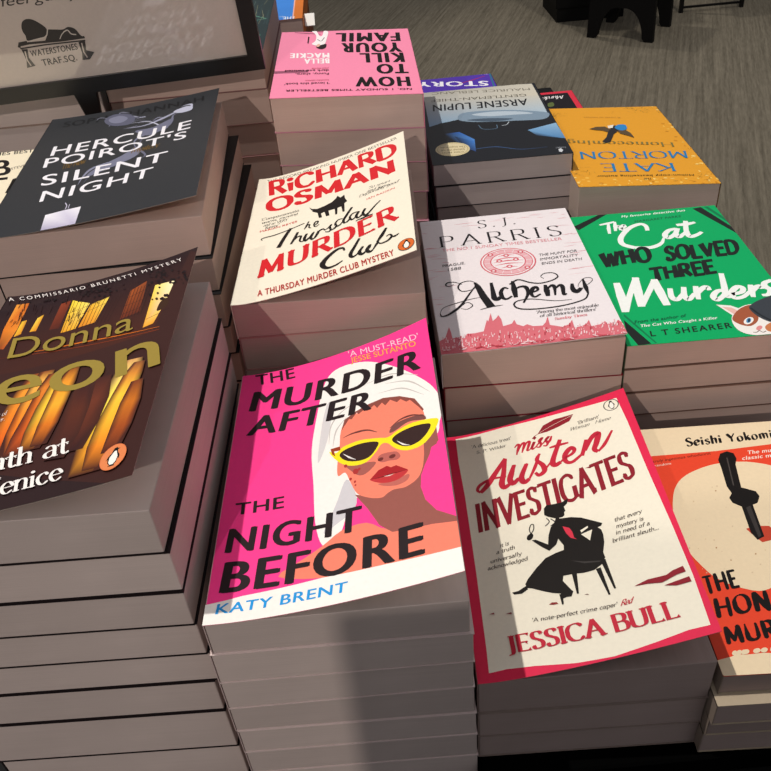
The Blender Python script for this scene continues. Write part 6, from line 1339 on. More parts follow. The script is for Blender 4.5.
  ["p",["#ffc83c","#a85a26","#43211a","#43211a"],[[70.04,88.29],[71.41,100.54],[74.36,100.01],[74.52,87.87]]],
  ["p",["#4a2219","#f0962a","#f0962a","#4a2219"],[[66.27,37.82],[66.84,51.02],[64.04,51.08],[64.27,37.91]]],
  ["p",["#4a2219","#f0962a","#43211a","#43211a"],[[64.27,37.91],[64.04,51.08],[58.8,51.19],[60.52,38.07]]],
  ["p",["#f0962a","#ffcc3a","#ffcc3a","#f0962a"],[[66.84,51.02],[66.96,70.6],[64.16,70.66],[64.04,51.08]]],
  ["p",["#f0962a","#ffcc3a","#43211a","#43211a"],[[64.04,51.08],[64.16,70.66],[58.91,70.77],[58.8,51.19]]],
  ["p",["#ffcc3a","#ffc83c","#ffc83c","#ffcc3a"],[[66.96,70.6],[67.65,88.52],[65.26,88.75],[64.16,70.66]]],
  ["p",["#ffcc3a","#ffc83c","#43211a","#43211a"],[[64.16,70.66],[65.26,88.75],[60.78,89.17],[58.91,70.77]]],
  ["p",["#ffc83c","#a85a26","#a85a26","#ffc83c"],[[67.65,88.52],[69.84,100.82],[68.26,101.1],[65.26,88.75]]],
  ["p",["#ffc83c","#a85a26","#43211a","#43211a"],[[65.26,88.75],[68.26,101.1],[65.31,101.62],[60.78,89.17]]],
  ["p",["#4a2219","#d8741e","#d8741e","#4a2219"],[[70.55,39.71],[70.63,54.93],[72.63,54.92],[72.15,39.7]]],
  ["p",["#4a2219","#d8741e","#43211a","#43211a"],[[72.15,39.7],[72.63,54.92],[76.38,54.9],[75.15,39.68]]],
  ["p",["#d8741e","#f8ae30","#f8ae30","#d8741e"],[[70.63,54.93],[70.72,71.1],[72.72,71.09],[72.63,54.92]]],
  ["p",["#d8741e","#f8ae30","#43211a","#43211a"],[[72.63,54.92],[72.72,71.09],[76.47,71.07],[76.38,54.9]]],
  ["p",["#f8ae30","#f09a2c","#f09a2c","#f8ae30"],[[70.72,71.1],[70.81,88.3],[72.81,88.23],[72.72,71.09]]],
  ["p",["#f8ae30","#f09a2c","#43211a","#43211a"],[[72.72,71.09],[72.81,88.23],[76.56,88.1],[76.47,71.07]]],
  ["p",["#f09a2c","#7a3c1e","#7a3c1e","#f09a2c"],[[70.81,88.3],[71.8,102.1],[73.0,102.02],[72.81,88.23]]],
  ["p",["#f09a2c","#7a3c1e","#43211a","#43211a"],[[72.81,88.23],[73.0,102.02],[75.24,101.85],[76.56,88.1]]],
  ["p",["#4a2219","#d8741e","#d8741e","#4a2219"],[[70.55,39.71],[70.63,54.93],[68.63,54.94],[68.95,39.71]]],
  ["p",["#4a2219","#d8741e","#43211a","#43211a"],[[68.95,39.71],[68.63,54.94],[64.88,54.96],[65.95,39.73]]],
  ["p",["#d8741e","#f8ae30","#f8ae30","#d8741e"],[[70.63,54.93],[70.72,71.1],[68.72,71.11],[68.63,54.94]]],
  ["p",["#d8741e","#f8ae30","#43211a","#43211a"],[[68.63,54.94],[68.72,71.11],[64.97,71.13],[64.88,54.96]]],
  ["p",["#f8ae30","#f09a2c","#f09a2c","#f8ae30"],[[70.72,71.1],[70.81,88.3],[68.81,88.37],[68.72,71.11]]],
  ["p",["#f8ae30","#f09a2c","#43211a","#43211a"],[[68.72,71.11],[68.81,88.37],[65.06,88.5],[64.97,71.13]]],
  ["p",["#f09a2c","#7a3c1e","#7a3c1e","#f09a2c"],[[70.81,88.3],[71.8,102.1],[70.61,102.19],[68.81,88.37]]],
  ["p",["#f09a2c","#7a3c1e","#43211a","#43211a"],[[68.81,88.37],[70.61,102.19],[68.36,102.35],[65.06,88.5]]],
  ["p",["#4a2219","#f8a42a","#f8a42a","#4a2219"],[[104.26,9.53],[104.17,27.0],[107.77,26.97],[107.46,9.55]]],
  ["p",["#4a2219","#f8a42a","#43211a","#43211a"],[[107.46,9.55],[107.77,26.97],[114.52,26.92],[113.46,9.58]]],
  ["p",["#f8a42a","#ffdc3c","#ffdc3c","#f8a42a"],[[104.17,27.0],[104.53,46.49],[108.13,46.31],[107.77,26.97]]],
  ["p",["#f8a42a","#ffdc3c","#43211a","#43211a"],[[107.77,26.97],[108.13,46.31],[114.87,45.96],[114.52,26.92]]],
  ["p",["#ffdc3c","#ffe658","#ffe658","#ffdc3c"],[[104.53,46.49],[106.15,65.23],[109.34,64.93],[108.13,46.31]]],
  ["p",["#ffdc3c","#ffe658","#43211a","#43211a"],[[108.13,46.31],[109.34,64.93],[115.31,64.37],[114.87,45.96]]],
  ["p",["#ffe658","#f4cf70","#f4cf70","#ffe658"],[[106.15,65.23],[107.93,82.41],[110.71,82.1],[109.34,64.93]]],
  ["p",["#ffe658","#f4cf70","#43211a","#43211a"],[[109.34,64.93],[110.71,82.1],[115.93,81.52],[115.31,64.37]]],
  ["p",["#f4cf70","#d8a060","#d8a060","#f4cf70"],[[107.93,82.41],[109.12,91.8],[111.1,91.55],[110.71,82.1]]],
  ["p",["#f4cf70","#d8a060","#43211a","#43211a"],[[110.71,82.1],[111.1,91.55],[114.82,91.08],[115.93,81.52]]],
  ["p",["#4a2219","#f8a42a","#f8a42a","#4a2219"],[[104.26,9.53],[104.17,27.0],[100.57,27.03],[101.06,9.52]]],
  ["p",["#4a2219","#f8a42a","#43211a","#43211a"],[[101.06,9.52],[100.57,27.03],[93.82,27.07],[95.06,9.49]]],
  ["p",["#f8a42a","#ffdc3c","#ffdc3c","#f8a42a"],[[104.17,27.0],[104.53,46.49],[100.94,46.68],[100.57,27.03]]],
  ["p",["#f8a42a","#ffdc3c","#43211a","#43211a"],[[100.57,27.03],[100.94,46.68],[94.19,47.03],[93.82,27.07]]],
  ["p",["#ffdc3c","#ffe658","#ffe658","#ffdc3c"],[[104.53,46.49],[106.15,65.23],[102.97,65.53],[100.94,46.68]]],
  ["p",["#ffdc3c","#ffe658","#43211a","#43211a"],[[100.94,46.68],[102.97,65.53],[96.99,66.1],[94.19,47.03]]],
  ["p",["#ffe658","#f4cf70","#f4cf70","#ffe658"],[[106.15,65.23],[107.93,82.41],[105.15,82.72],[102.97,65.53]]],
  ["p",["#ffe658","#f4cf70","#43211a","#43211a"],[[102.97,65.53],[105.15,82.72],[99.93,83.31],[96.99,66.1]]],
  ["p",["#f4cf70","#d8a060","#d8a060","#f4cf70"],[[107.93,82.41],[109.12,91.8],[107.13,92.05],[105.15,82.72]]],
  ["p",["#f4cf70","#d8a060","#43211a","#43211a"],[[105.15,82.72],[107.13,92.05],[103.41,92.52],[99.93,83.31]]],
  ["p",["#4a2219","#ee8a22","#ee8a22","#4a2219"],[[107.23,11.41],[107.72,27.23],[110.51,27.13],[109.22,11.35]]],
  ["p",["#4a2219","#ee8a22","#43211a","#43211a"],[[109.22,11.35],[110.51,27.13],[115.76,26.94],[112.97,11.23]]],
  ["p",["#ee8a22","#fdb830","#fdb830","#ee8a22"],[[107.72,27.23],[108.46,45.74],[111.26,45.56],[110.51,27.13]]],
  ["p",["#ee8a22","#fdb830","#43211a","#43211a"],[[110.51,27.13],[111.26,45.56],[116.49,45.23],[115.76,26.94]]],
  ["p",["#fdb830","#ffc83c","#ffc83c","#fdb830"],[[108.46,45.74],[110.0,62.65],[112.39,62.41],[111.26,45.56]]],
  ["p",["#fdb830","#ffc83c","#43211a","#43211a"],[[111.26,45.56],[112.39,62.41],[116.87,61.97],[116.49,45.23]]],
  ["p",["#ffc83c","#d88a34","#d88a34","#ffc83c"],[[110.0,62.65],[111.71,78.72],[113.69,78.46],[112.39,62.41]]],
  ["p",["#ffc83c","#d88a34","#43211a","#43211a"],[[112.39,62.41],[113.69,78.46],[117.41,77.95],[116.87,61.97]]],
  ["p",["#d88a34","#8a5230","#8a5230","#d88a34"],[[111.71,78.72],[113.41,87.74],[114.59,87.51],[113.69,78.46]]],
  ["p",["#d88a34","#8a5230","#43211a","#43211a"],[[113.69,78.46],[114.59,87.51],[116.8,87.1],[117.41,77.95]]],
  ["p",["#4a2219","#ee8a22","#ee8a22","#4a2219"],[[107.23,11.41],[107.72,27.23],[104.92,27.33],[105.23,11.47]]],
  ["p",["#4a2219","#ee8a22","#43211a","#43211a"],[[105.23,11.47],[104.92,27.33],[99.67,27.52],[101.48,11.59]]],
  ["p",["#ee8a22","#fdb830","#fdb830","#ee8a22"],[[107.72,27.23],[108.46,45.74],[105.67,45.92],[104.92,27.33]]],
  ["p",["#ee8a22","#fdb830","#43211a","#43211a"],[[104.92,27.33],[105.67,45.92],[100.43,46.26],[99.67,27.52]]],
  ["p",["#fdb830","#ffc83c","#ffc83c","#fdb830"],[[108.46,45.74],[110.0,62.65],[107.62,62.88],[105.67,45.92]]],
  ["p",["#fdb830","#ffc83c","#43211a","#43211a"],[[105.67,45.92],[107.62,62.88],[103.14,63.33],[100.43,46.26]]],
  ["p",["#ffc83c","#d88a34","#d88a34","#ffc83c"],[[110.0,62.65],[111.71,78.72],[109.73,78.99],[107.62,62.88]]],
  ["p",["#ffc83c","#d88a34","#43211a","#43211a"],[[107.62,62.88],[109.73,78.99],[106.01,79.5],[103.14,63.33]]],
  ["p",["#d88a34","#8a5230","#8a5230","#d88a34"],[[111.71,78.72],[113.41,87.74],[112.24,87.96],[109.73,78.99]]],
  ["p",["#d88a34","#8a5230","#43211a","#43211a"],[[109.73,78.99],[112.24,87.96],[110.02,88.38],[106.01,79.5]]],
  ["p",["#4c2018","#a24c1c","#a24c1c","#4c2018"],[[113.24,19.69],[114.88,37.27],[116.87,37.13],[114.84,19.54]]],
  ["p",["#4c2018","#a24c1c","#43211a","#43211a"],[[114.84,19.54],[116.87,37.13],[120.61,36.87],[117.82,19.26]]],
  ["p",["#a24c1c","#c8701f","#c8701f","#a24c1c"],[[114.88,37.27],[115.69,54.8],[117.68,54.75],[116.87,37.13]]],
  ["p",["#a24c1c","#c8701f","#43211a","#43211a"],[[116.87,37.13],[117.68,54.75],[121.43,54.64],[120.61,36.87]]],
  ["p",["#c8701f","#7a3a1e","#7a3a1e","#c8701f"],[[115.69,54.8],[115.81,71.12],[117.01,71.12],[117.68,54.75]]],
  ["p",["#c8701f","#7a3a1e","#43211a","#43211a"],[[117.68,54.75],[117.01,71.12],[119.26,71.1],[121.43,54.64]]],
  ["p",["#4c2018","#a24c1c","#a24c1c","#4c2018"],[[113.24,19.69],[114.88,37.27],[112.88,37.41],[111.65,19.83]]],
  ["p",["#4c2018","#a24c1c","#43211a","#43211a"],[[111.65,19.83],[112.88,37.41],[109.14,37.67],[108.66,20.11]]],
  ["p",["#a24c1c","#c8701f","#c8701f","#a24c1c"],[[114.88,37.27],[115.69,54.8],[113.69,54.86],[112.88,37.41]]],
  ["p",["#a24c1c","#c8701f","#43211a","#43211a"],[[112.88,37.41],[113.69,54.86],[109.94,54.96],[109.14,37.67]]],
  ["p",["#c8701f","#7a3a1e","#7a3a1e","#c8701f"],[[115.69,54.8],[115.81,71.12],[114.61,71.13],[113.69,54.86]]],
  ["p",["#c8701f","#7a3a1e","#43211a","#43211a"],[[113.69,54.86],[114.61,71.13],[112.36,71.15],[109.94,54.96]]],
  ["p",["#34191a","#5a2a1c","#5a2a1c","#34191a"],[[89.31,28.47],[90.28,46.1],[93.88,45.9],[92.11,28.32]]],
  ["p",["#34191a","#5a2a1c","#43211a","#43211a"],[[92.11,28.32],[93.88,45.9],[100.62,45.53],[97.35,28.03]]],
  ["p",["#5a2a1c","#6a3220","#6a3220","#5a2a1c"],[[90.28,46.1],[91.33,65.02],[94.93,64.9],[93.88,45.9]]],
  ["p",["#5a2a1c","#6a3220","#43211a","#43211a"],[[93.88,45.9],[94.93,64.9],[101.68,64.67],[100.62,45.53]]],
  ["p",["#6a3220","#44201c","#44201c","#6a3220"],[[91.33,65.02],[91.54,83.81],[93.94,83.79],[94.93,64.9]]],
  ["p",["#6a3220","#44201c","#43211a","#43211a"],[[94.93,64.9],[93.94,83.79],[98.44,83.74],[101.68,64.67]]],
  ["p",["#34191a","#5a2a1c","#5a2a1c","#34191a"],[[89.31,28.47],[90.28,46.1],[86.69,46.3],[86.51,28.63]]],
  ["p",["#34191a","#5a2a1c","#43211a","#43211a"],[[86.51,28.63],[86.69,46.3],[79.95,46.67],[81.27,28.92]]],
  ["p",["#5a2a1c","#6a3220","#6a3220","#5a2a1c"],[[90.28,46.1],[91.33,65.02],[87.74,65.14],[86.69,46.3]]],
  ["p",["#5a2a1c","#6a3220","#43211a","#43211a"],[[86.69,46.3],[87.74,65.14],[80.99,65.36],[79.95,46.67]]],
  ["p",["#6a3220","#44201c","#44201c","#6a3220"],[[91.33,65.02],[91.54,83.81],[89.14,83.84],[87.74,65.14]]],
  ["p",["#6a3220","#44201c","#43211a","#43211a"],[[87.74,65.14],[89.14,83.84],[84.64,83.89],[80.99,65.36]]],
  ["p",["#2f1819","#4c241c","#4c241c","#2f1819"],[[82.85,25.99],[84.83,41.4],[87.22,41.25],[84.84,25.74]]],
  ["p",["#2f1819","#4c241c","#43211a","#43211a"],[[84.84,25.74],[87.22,41.25],[91.72,40.98],[88.56,25.26]]],
  ["p",["#4c241c","#5a2a1c","#5a2a1c","#4c241c"],[[84.83,41.4],[84.93,60.31],[87.33,60.34],[87.22,41.25]]],
  ["p",["#4c241c","#5a2a1c","#43211a","#43211a"],[[87.22,41.25],[87.33,60.34],[91.83,60.4],[91.72,40.98]]],
  ["p",["#5a2a1c","#3c1c1b","#3c1c1b","#5a2a1c"],[[84.93,60.31],[84.29,81.0],[86.29,81.06],[87.33,60.34]]],
  ["p",["#5a2a1c","#3c1c1b","#43211a","#43211a"],[[87.33,60.34],[86.29,81.06],[90.04,81.18],[91.83,60.4]]],
  ["p",["#2f1819","#4c241c","#4c241c","#2f1819"],[[82.85,25.99],[84.83,41.4],[82.43,41.54],[80.87,26.25]]],
  ["p",["#2f1819","#4c241c","#43211a","#43211a"],[[80.87,26.25],[82.43,41.54],[77.94,41.81],[77.15,26.72]]],
  ["p",["#4c241c","#5a2a1c","#5a2a1c","#4c241c"],[[84.83,41.4],[84.93,60.31],[82.53,60.28],[82.43,41.54]]],
  ["p",["#4c241c","#5a2a1c","#43211a","#43211a"],[[82.43,41.54],[82.53,60.28],[78.03,60.22],[77.94,41.81]]],
  ["p",["#5a2a1c","#3c1c1b","#3c1c1b","#5a2a1c"],[[84.93,60.31],[84.29,81.0],[82.29,80.94],[82.53,60.28]]],
  ["p",["#5a2a1c","#3c1c1b","#43211a","#43211a"],[[82.53,60.28],[82.29,80.94],[78.55,80.83],[78.03,60.22]]],
  ["t","#efe6e2","widel","A COMMISSARIO BRUNETTI MYSTERY",[3.14,190.85],[120.9,185.37],[0.96,195.35]],
  ["t","#978238","sans","Donna",[24.11,125.36],[101.32,122.38],[20.56,147.35]],
  ["t","#978238","semi","Leon",[0.74,80.08],[127.04,79.05],[-9.32,120.65]],
  ["t","#f1ece8","serif","Death at",[30.74,26.61],[90.49,27.74],[27.15,40.5]],
  ["t","#f1ece8","serif","La Fenice",[33.66,8.34],[92.81,9.82],[30.41,20.87]],
  ["t","#e9dcd6","italic","The author of",[25.63,69.02],[43.92,70.8],[24.24,72.67]],
  ["t","#e9dcd6","italic","By its Cover.",[26.91,64.01],[43.51,66.17],[25.54,67.59]],
  ["e","#dd7a4a",[116.39,15.15],[6.45,0.0],[0.0,8.38]],
  ["e","#e08350",[116.39,15.15],[6.01,0.0],[0.0,7.82]],
  ["p","#15110f",[[116.08,21.04],[117.13,21.23],[117.94,20.42],[118.99,20.11],[117.94,19.49],[118.25,17.94],[119.49,15.77],[119.8,12.98],[118.99,13.91],[118.87,11.43],[117.94,9.88],[118.56,9.08],[114.84,9.08],[115.65,9.88],[114.41,11.43],[114.03,13.91],[113.29,12.98],[113.79,15.77],[115.15,17.94],[115.46,19.8]]],
  ["p","#f4efe6",[[116.39,18.87],[117.38,18.87],[117.88,17.32],[118.62,15.15],[118.44,12.05],[117.38,10.19],[115.77,10.19],[114.78,12.05],[114.65,15.15],[115.65,17.32]]],
 ],
 'herc':[
  ["t","#191a1d","bold","SOPHIE HANNAH",[13.84,205.02],[140.17,202.49],[12.67,219.55]],
  ["r","#7a7c92",[0.2,0.86,0.2],[[57.63,199.46],[63.07,200.5],[68.78,202.53]],1],
  ["r","#8f90a6",[0.2,1.62,0.2],[[57.8,186.81],[60.02,193.13],[72.82,186.02]],1],
  ["r","#7a7c92",[0.2,1.31,0.2],[[67.74,193.75],[74.14,195.69],[81.62,193.03]],1],
  ["r","#a9abc0",[0.2,0.89,0.2],[[65.25,200.34],[67.99,205.63],[79.54,203.03]],1],
  ["r","#a9abc0",[0.2,1.73,0.2],[[73.07,196.61],[75.63,202.53],[88.28,192.08]],1],
  ["r","#8f90a6",[0.2,0.93,0.2],[[59.29,194.53],[64.43,198.85],[75.15,189.63]],1],
  ["r","#7a7c92",[0.2,1.06,0.2],[[65.65,201.54],[72.42,200.51],[80.57,201.42]],1],
  ["r","#7a7c92",[0.2,1.19,0.2],[[55.01,206.28],[58.74,210.18],[63.35,210.78]],1],
  ["r","#8f90a6",[0.2,0.68,0.2],[[73.23,184.32],[77.79,187.24],[82.41,185.04]],1],
  ["r","#8f90a6",[0.2,1.82,0.2],[[97.6,179.65],[101.25,184.79],[106.65,182.12]],1],
  ["r","#8f90a6",[0.2,1.81,0.2],[[61.9,212.64],[63.98,219.04],[73.07,212.18]],1],
  ["r","#8f90a6",[0.2,1.13,0.2],[[75.64,175.57],[81.02,174.31],[84.53,175.93]],1],
  ["r","#a9abc0",[0.2,1.48,0.2],[[66.17,183.89],[68.29,189.24],[73.6,190.14]],1],
  ["r","#7a7c92",[0.2,1.39,0.2],[[68.36,203.21],[70.5,207.94],[76.54,209.22]],1],
  ["r","#a9abc0",[0.2,0.79,0.2],[[42.85,209.46],[45.91,214.12],[58.15,205.69]],1],
  ["r","#a9abc0",[0.2,1.93,0.2],[[80.53,193.5],[87.28,195.21],[89.05,192.71]],1],
  ["r","#8f90a6",[0.2,1.95,0.2],[[69.45,188.11],[73.51,188.51],[81.98,185.9]],1],
  ["r","#8f90a6",[0.2,0.69,0.2],[[76.63,186.29],[80.61,190.13],[90.38,185.34]],1],
  ["r","#a9abc0",[0.2,1.68,0.2],[[69.66,197.51],[75.98,198.91],[78.88,196.42]],1],
  ["r","#8f90a6",[0.2,0.83,0.2],[[60.25,200.47],[65.68,204.76],[69.6,203.3]],1],
  ["r","#8f90a6",[0.2,0.84,0.2],[[55.38,207.05],[59.18,212.87],[66.62,213.3]],1],
  ["r","#63657a",[0.2,1.36,0.2],[[94.61,176.68],[99.14,179.0],[109.73,171.6]],1],
  ["r","#a9abc0",[0.2,0.69,0.2],[[57.51,208.06],[60.98,208.93],[66.08,211.63]],1],
  ["r","#8f90a6",[0.2,1.55,0.2],[[84.48,181.08],[86.87,182.94],[95.88,181.18]],1],
  ["r","#63657a",[0.2,1.83,0.2],[[77.12,192.77],[79.2,197.1],[89.41,195.37]],1],
  ["r","#7a7c92",[0.2,0.65,0.2],[[63.33,196.6],[69.43,195.64],[71.1,201.54]],1],
  ["r","#a4a6bd",[0.2,4,0.2],[[72.76,174.07],[91.9,171.86],[106.52,180.47],[121.06,192.87],[129.91,194.41]],1],
  ["r","#74768c",[0.2,2.4,0.2],[[81.0,161.25],[103.27,156.74],[114.23,168.7],[115.67,183.63],[127.84,189.32]],1],
  ["r","#7d7f95",[0.2,3,0.2],[[113.9,171.51],[111.6,151.7],[95.07,149.22],[87.68,137.44],[93.4,115.11]],1],
  ["r","#6b6d82",[0.2,2.2,0.2],[[95.07,149.22],[92.83,122.98],[101.79,101.54],[94.21,94.26]],1],
  ["r","#8789a0",[0.2,3.4,0.2],[[93.96,125.4],[83.51,107.23],[61.98,98.19],[56.11,84.5],[54.85,68.6]],1],
  ["r","#5f6176",[0.2,1.6,0.2],[[90.84,116.54],[80.03,93.36],[63.9,91.02],[58.19,67.08]],1],
  ["r","#c6c8da",[0.2,1.4,0.2],[[75.87,184.34],[94.03,179.23],[107.71,158.24],[103.97,151.36]],1],
  ["r","#b9bbd0",[0.2,3,0.2],[[120.21,200.84],[128.29,201.12],[130.98,189.99]],1],
  ["p","#5d5f73",[[50.8,206.26],[51.28,209.24],[52.47,212.17],[54.18,214.62],[56.23,216.14],[58.76,216.66],[61.81,216.4],[65.03,215.36],[68.09,213.53],[71.21,210.61],[74.47,206.71],[77.31,202.42],[79.17,198.35],[79.92,194.21],[79.85,189.83],[79.04,185.97],[77.6,183.39],[75.23,182.43],[71.98,182.64],[68.48,183.59],[65.34,184.83],[62.62,186.34],[60.03,188.33],[57.67,190.68],[55.64,193.27],[53.85,196.27],[52.28,199.68],[51.17,203.12]]],
  ["p","#7d7f95",[[54.71,206.08],[55.96,208.0],[58.33,209.6],[61.14,210.51],[63.7,210.41],[66.2,208.86],[68.87,206.16],[71.14,203.06],[72.44,200.3],[72.49,197.78],[71.64,195.2],[70.25,193.03],[68.66,191.73],[66.74,191.44],[64.36,191.91],[61.94,193.01],[59.89,194.6],[58.01,197.03],[56.18,200.25],[54.92,203.51]]],
  ["p","#6f7187",[[84.51,162.61],[86.4,163.51],[90.47,162.92],[95.28,162.11],[99.43,162.37],[102.78,164.31],[106.0,167.16],[108.9,170.09],[111.3,172.26],[113.12,173.77],[114.48,174.95],[115.43,175.34],[116.07,174.51],[116.44,171.85],[116.49,167.76],[116.13,163.29],[115.3,159.47],[113.87,156.44],[111.91,153.7],[109.64,151.32],[107.29,149.37],[104.88,147.54],[102.3,145.91],[99.58,145.12],[96.77,145.81],[93.19,148.98],[89.05,154.0],[85.71,159.13]]],
  ["p","#b9bbcf",[[114.1,191.86],[115.58,193.78],[118.44,195.73],[121.7,197.31],[124.38,198.1],[126.38,197.9],[128.16,196.97],[129.6,195.56],[130.6,193.95],[131.17,191.87],[131.36,189.29],[131.07,186.81],[130.18,185.02],[128.38,183.99],[125.84,183.45],[123.1,183.43],[120.72,183.98],[118.47,185.36],[116.18,187.47],[114.5,189.8]]],
  ["p","#77798f",[[82.1,112.37],[84.95,116.2],[87.0,119.88],[88.63,122.82],[90.24,124.42],[92.02,124.36],[93.73,123.01],[95.11,120.81],[95.89,118.22],[96.22,115.06],[96.17,111.19],[95.36,107.1],[93.41,103.32],[89.75,99.84],[84.72,96.43],[79.39,93.26],[74.82,90.46],[71.14,88.01],[67.84,85.86],[64.98,84.09],[62.63,82.79],[60.77,81.82],[59.38,81.2],[58.51,81.22],[58.26,82.16],[58.51,84.28],[59.27,87.35],[60.76,91.0],[63.19,94.82],[67.19,98.99],[72.44,103.63],[77.8,108.26]]],
  ["t","#6e5426","script","The New",[35.13,106.1],[53.21,110.83],[32.43,118.57]],
  ["t","#6e5426","script","Mystery",[88.62,111.8],[112.49,113.13],[86.86,123.24]],
  ["t","#eceaf0","med","HERCULE",[17.74,139.8],[134.04,139.13],[16.26,161.11],[133.57,159.68]],
  ["t","#eceaf0","med","POIROT'S",[17.4,115.85],[132.52,118.44],[15.31,136.2],[131.97,135.56]],
  ["t","#eceaf0","med","SILENT",[24.27,79.37],[120.67,79.83],[21.09,101.25],[120.51,100.09]],
  ["t","#eceaf0","med","NIGHT",[30.28,49.51],[112.82,54.6],[28.55,69.39],[112.48,73.52]],
  ["p",["#f0eef5","#d9d5e6","#f3f1f7","#b7b0cc","#8e86ab"],[[40.72,24.32],[53.23,26.59],[65.63,27.49],[67.37,-3.52],[43.67,-6.32]]],
  ["r","#b8b4c8",0.8,[[54.26,27.88],[54.03,33.82],[51.74,39.56]],1],
  ["r","#b8b4c8",0.6,[[56.3,28.16],[55.81,35.41]],0],
 ],
 'pink':[
  ["t","#17110f","heavy","HOW",[120.14,44.41],[72.53,47.93],[119.97,18.25]],
  ["t","#17110f","heavy","TO",[120.9,80.99],[92.32,82.56],[120.29,52.8]],
  ["t","#17110f","heavy","KILL",[118.98,115.63],[77.65,117.79],[119.04,85.36]],
  ["t","#17110f","heavy","YOUR",[118.73,148.66],[60.49,152.61],[118.63,117.16]],
  ["t","#17110f","heavy","FAMIL",[119.63,183.82],[55.16,188.45],[118.96,152.62]],
  ["t","#fbf3f3","heavy","BELLA",[49.22,104.71],[25.86,105.71],[49.56,89.08]],
  ["t","#fbf3f3","heavy","MACKIE",[49.08,121.56],[11.96,124.01],[49.43,106.13]],
  ["t","#4c0f20","bold","Funny, sharp,",[49.15,62.66],[19.27,63.72],[49.2,56.75]],
  ["t","#4c0f20","bold","dark and twisted",[49.07,72.0],[9.58,74.03],[49.12,65.98]],
  ["t","#4c0f20","bold","'I loved this book'",[49.78,36.91],[10.78,37.69],[49.82,31.32]],
  ["t","#c4566f","bold","JOJO MOYES",[49.02,77.42],[33.54,77.65],[49.05,74.03]],
  ["t","#c4566f","bold","RICHARD OSMAN",[49.31,43.88],[28.85,44.04],[49.34,40.72]],
  ["t","#4c0f20","bold","NO. 1 SUNDAY TIMES BESTSELLER",[120.07,14.02],[12.68,19.8],[119.94,9.26]],
  ["r","#2a1d20",1.4,[[6.08,201.62],[20.54,198.28],[47.3,193.58]],1],
  ["r","#2a1d20",1.0,[[13.53,194.78],[39.82,185.93]],1],
  ["p","#fbf3f3",[[30.54,198.88],[31.18,196.05],[32.59,192.14],[34.13,187.65],[35.16,183.08],[35.56,178.22],[35.64,172.91],[35.47,167.76],[35.11,163.37],[34.26,159.95],[32.99,157.17],[31.92,154.79],[31.68,152.57],[32.63,150.29],[34.37,148.15],[36.39,146.46],[38.21,145.59],[39.81,145.44],[41.42,145.89],[42.88,147.21],[44.06,149.65],[44.86,153.58],[45.38,158.77],[45.76,164.55],[46.12,170.29],[46.61,176.38],[47.11,182.98],[47.41,189.06],[47.3,193.58],[46.53,196.37],[45.29,197.94],[43.96,198.31],[42.97,197.5],[42.49,194.77],[42.27,190.36],[42.1,185.73],[41.76,182.35],[41.21,180.18],[40.56,178.59],[39.82,178.12],[38.99,179.32],[38.05,183.36],[36.99,189.62],[35.89,195.92],[34.81,200.13],[33.54,201.71],[32.12,201.8],[30.98,200.74]]],
  ["p","#2a1d20",[[36.0,142.71],[36.58,144.39],[37.87,145.92],[39.45,147.27],[40.89,148.42],[42.26,149.65],[43.73,150.86],[45.03,151.51],[45.87,151.03],[46.18,148.79],[46.11,145.26],[45.72,141.51],[45.11,138.65],[44.16,136.76],[42.87,135.33],[41.48,134.54],[40.21,134.57],[38.9,135.8],[37.5,138.03],[36.4,140.56]]],
  ["e","#e7b6a2",[38.18,147.15],[1.78,2.16],[0.31,-4.7]],
  ["p","#2a1d20",[[27.28,178.95],[28.74,177.13],[28.43,154.5],[27.24,156.22]]],
  ["r","#2a1d20",0.8,[[36.87,168.04],[40.69,161.15],[43.75,173.83]],1],
 ],
 'lupin':[
  ["p",["#a9a597","#cfc9b9","#d2ccba","#b8b7b0"],[[3.97,207.93],[126.42,194.19],[126.54,157.29],[6.1,165.99]]],
  ["p",["#b4b4ae","#cdc9bb","#a8c2d6","#6f9cc4","#7fa6c6"],[[6.1,165.99],[126.54,157.29],[125.97,98.61],[91.29,88.04],[4.95,90.38]]],
  ["p","#0d1017",[[-5.88,78.47],[-2.18,88.43],[2.97,93.72],[8.46,96.56],[13.21,99.15],[16.77,101.5],[19.78,102.62],[22.75,103.26],[26.23,104.15],[30.45,105.72],[35.1,107.49],[39.87,108.89],[44.44,109.34],[48.43,108.43],[52.11,106.55],[56.13,104.33],[61.14,102.38],[67.41,100.71],[74.55,99.04],[82.26,97.57],[90.22,96.51],[99.2,97.62],[109.1,100.22],[118.24,100.86],[124.97,96.08],[128.43,83.05],[129.65,64.25],[129.78,44.18],[129.99,27.37],[133.6,14.05],[138.97,2.15],[139.88,-7.34],[130.09,-13.43],[102.06,-16.56],[61.08,-17.02],[20.15,-13.6],[-7.71,-5.07],[-17.48,12.0],[-16.6,35.93],[-10.82,60.24]]],
  ["p","#7f95a8",[[35.3,108.83],[35.49,112.54],[36.54,116.98],[38.55,121.19],[41.62,124.2],[45.98,125.7],[51.5,126.21],[57.76,126.08],[64.32,125.62],[71.31,124.9],[78.88,123.75],[86.62,122.17],[94.12,120.17],[101.82,117.51],[109.76,114.25],[116.92,110.91],[122.29,107.98],[125.47,105.71],[127.04,103.8],[127.46,101.91],[127.18,99.7],[126.38,96.7],[124.79,93.22],[122.22,90.07],[118.45,88.09],[113.1,87.7],[106.37,88.4],[99.0,89.59],[91.73,90.65],[84.37,91.48],[76.67,92.38],[69.2,93.38],[62.54,94.48],[56.77,95.65],[51.6,96.89],[47.09,98.28],[43.3,99.93],[40.17,101.76],[37.7,103.76],[36.03,106.07]]],
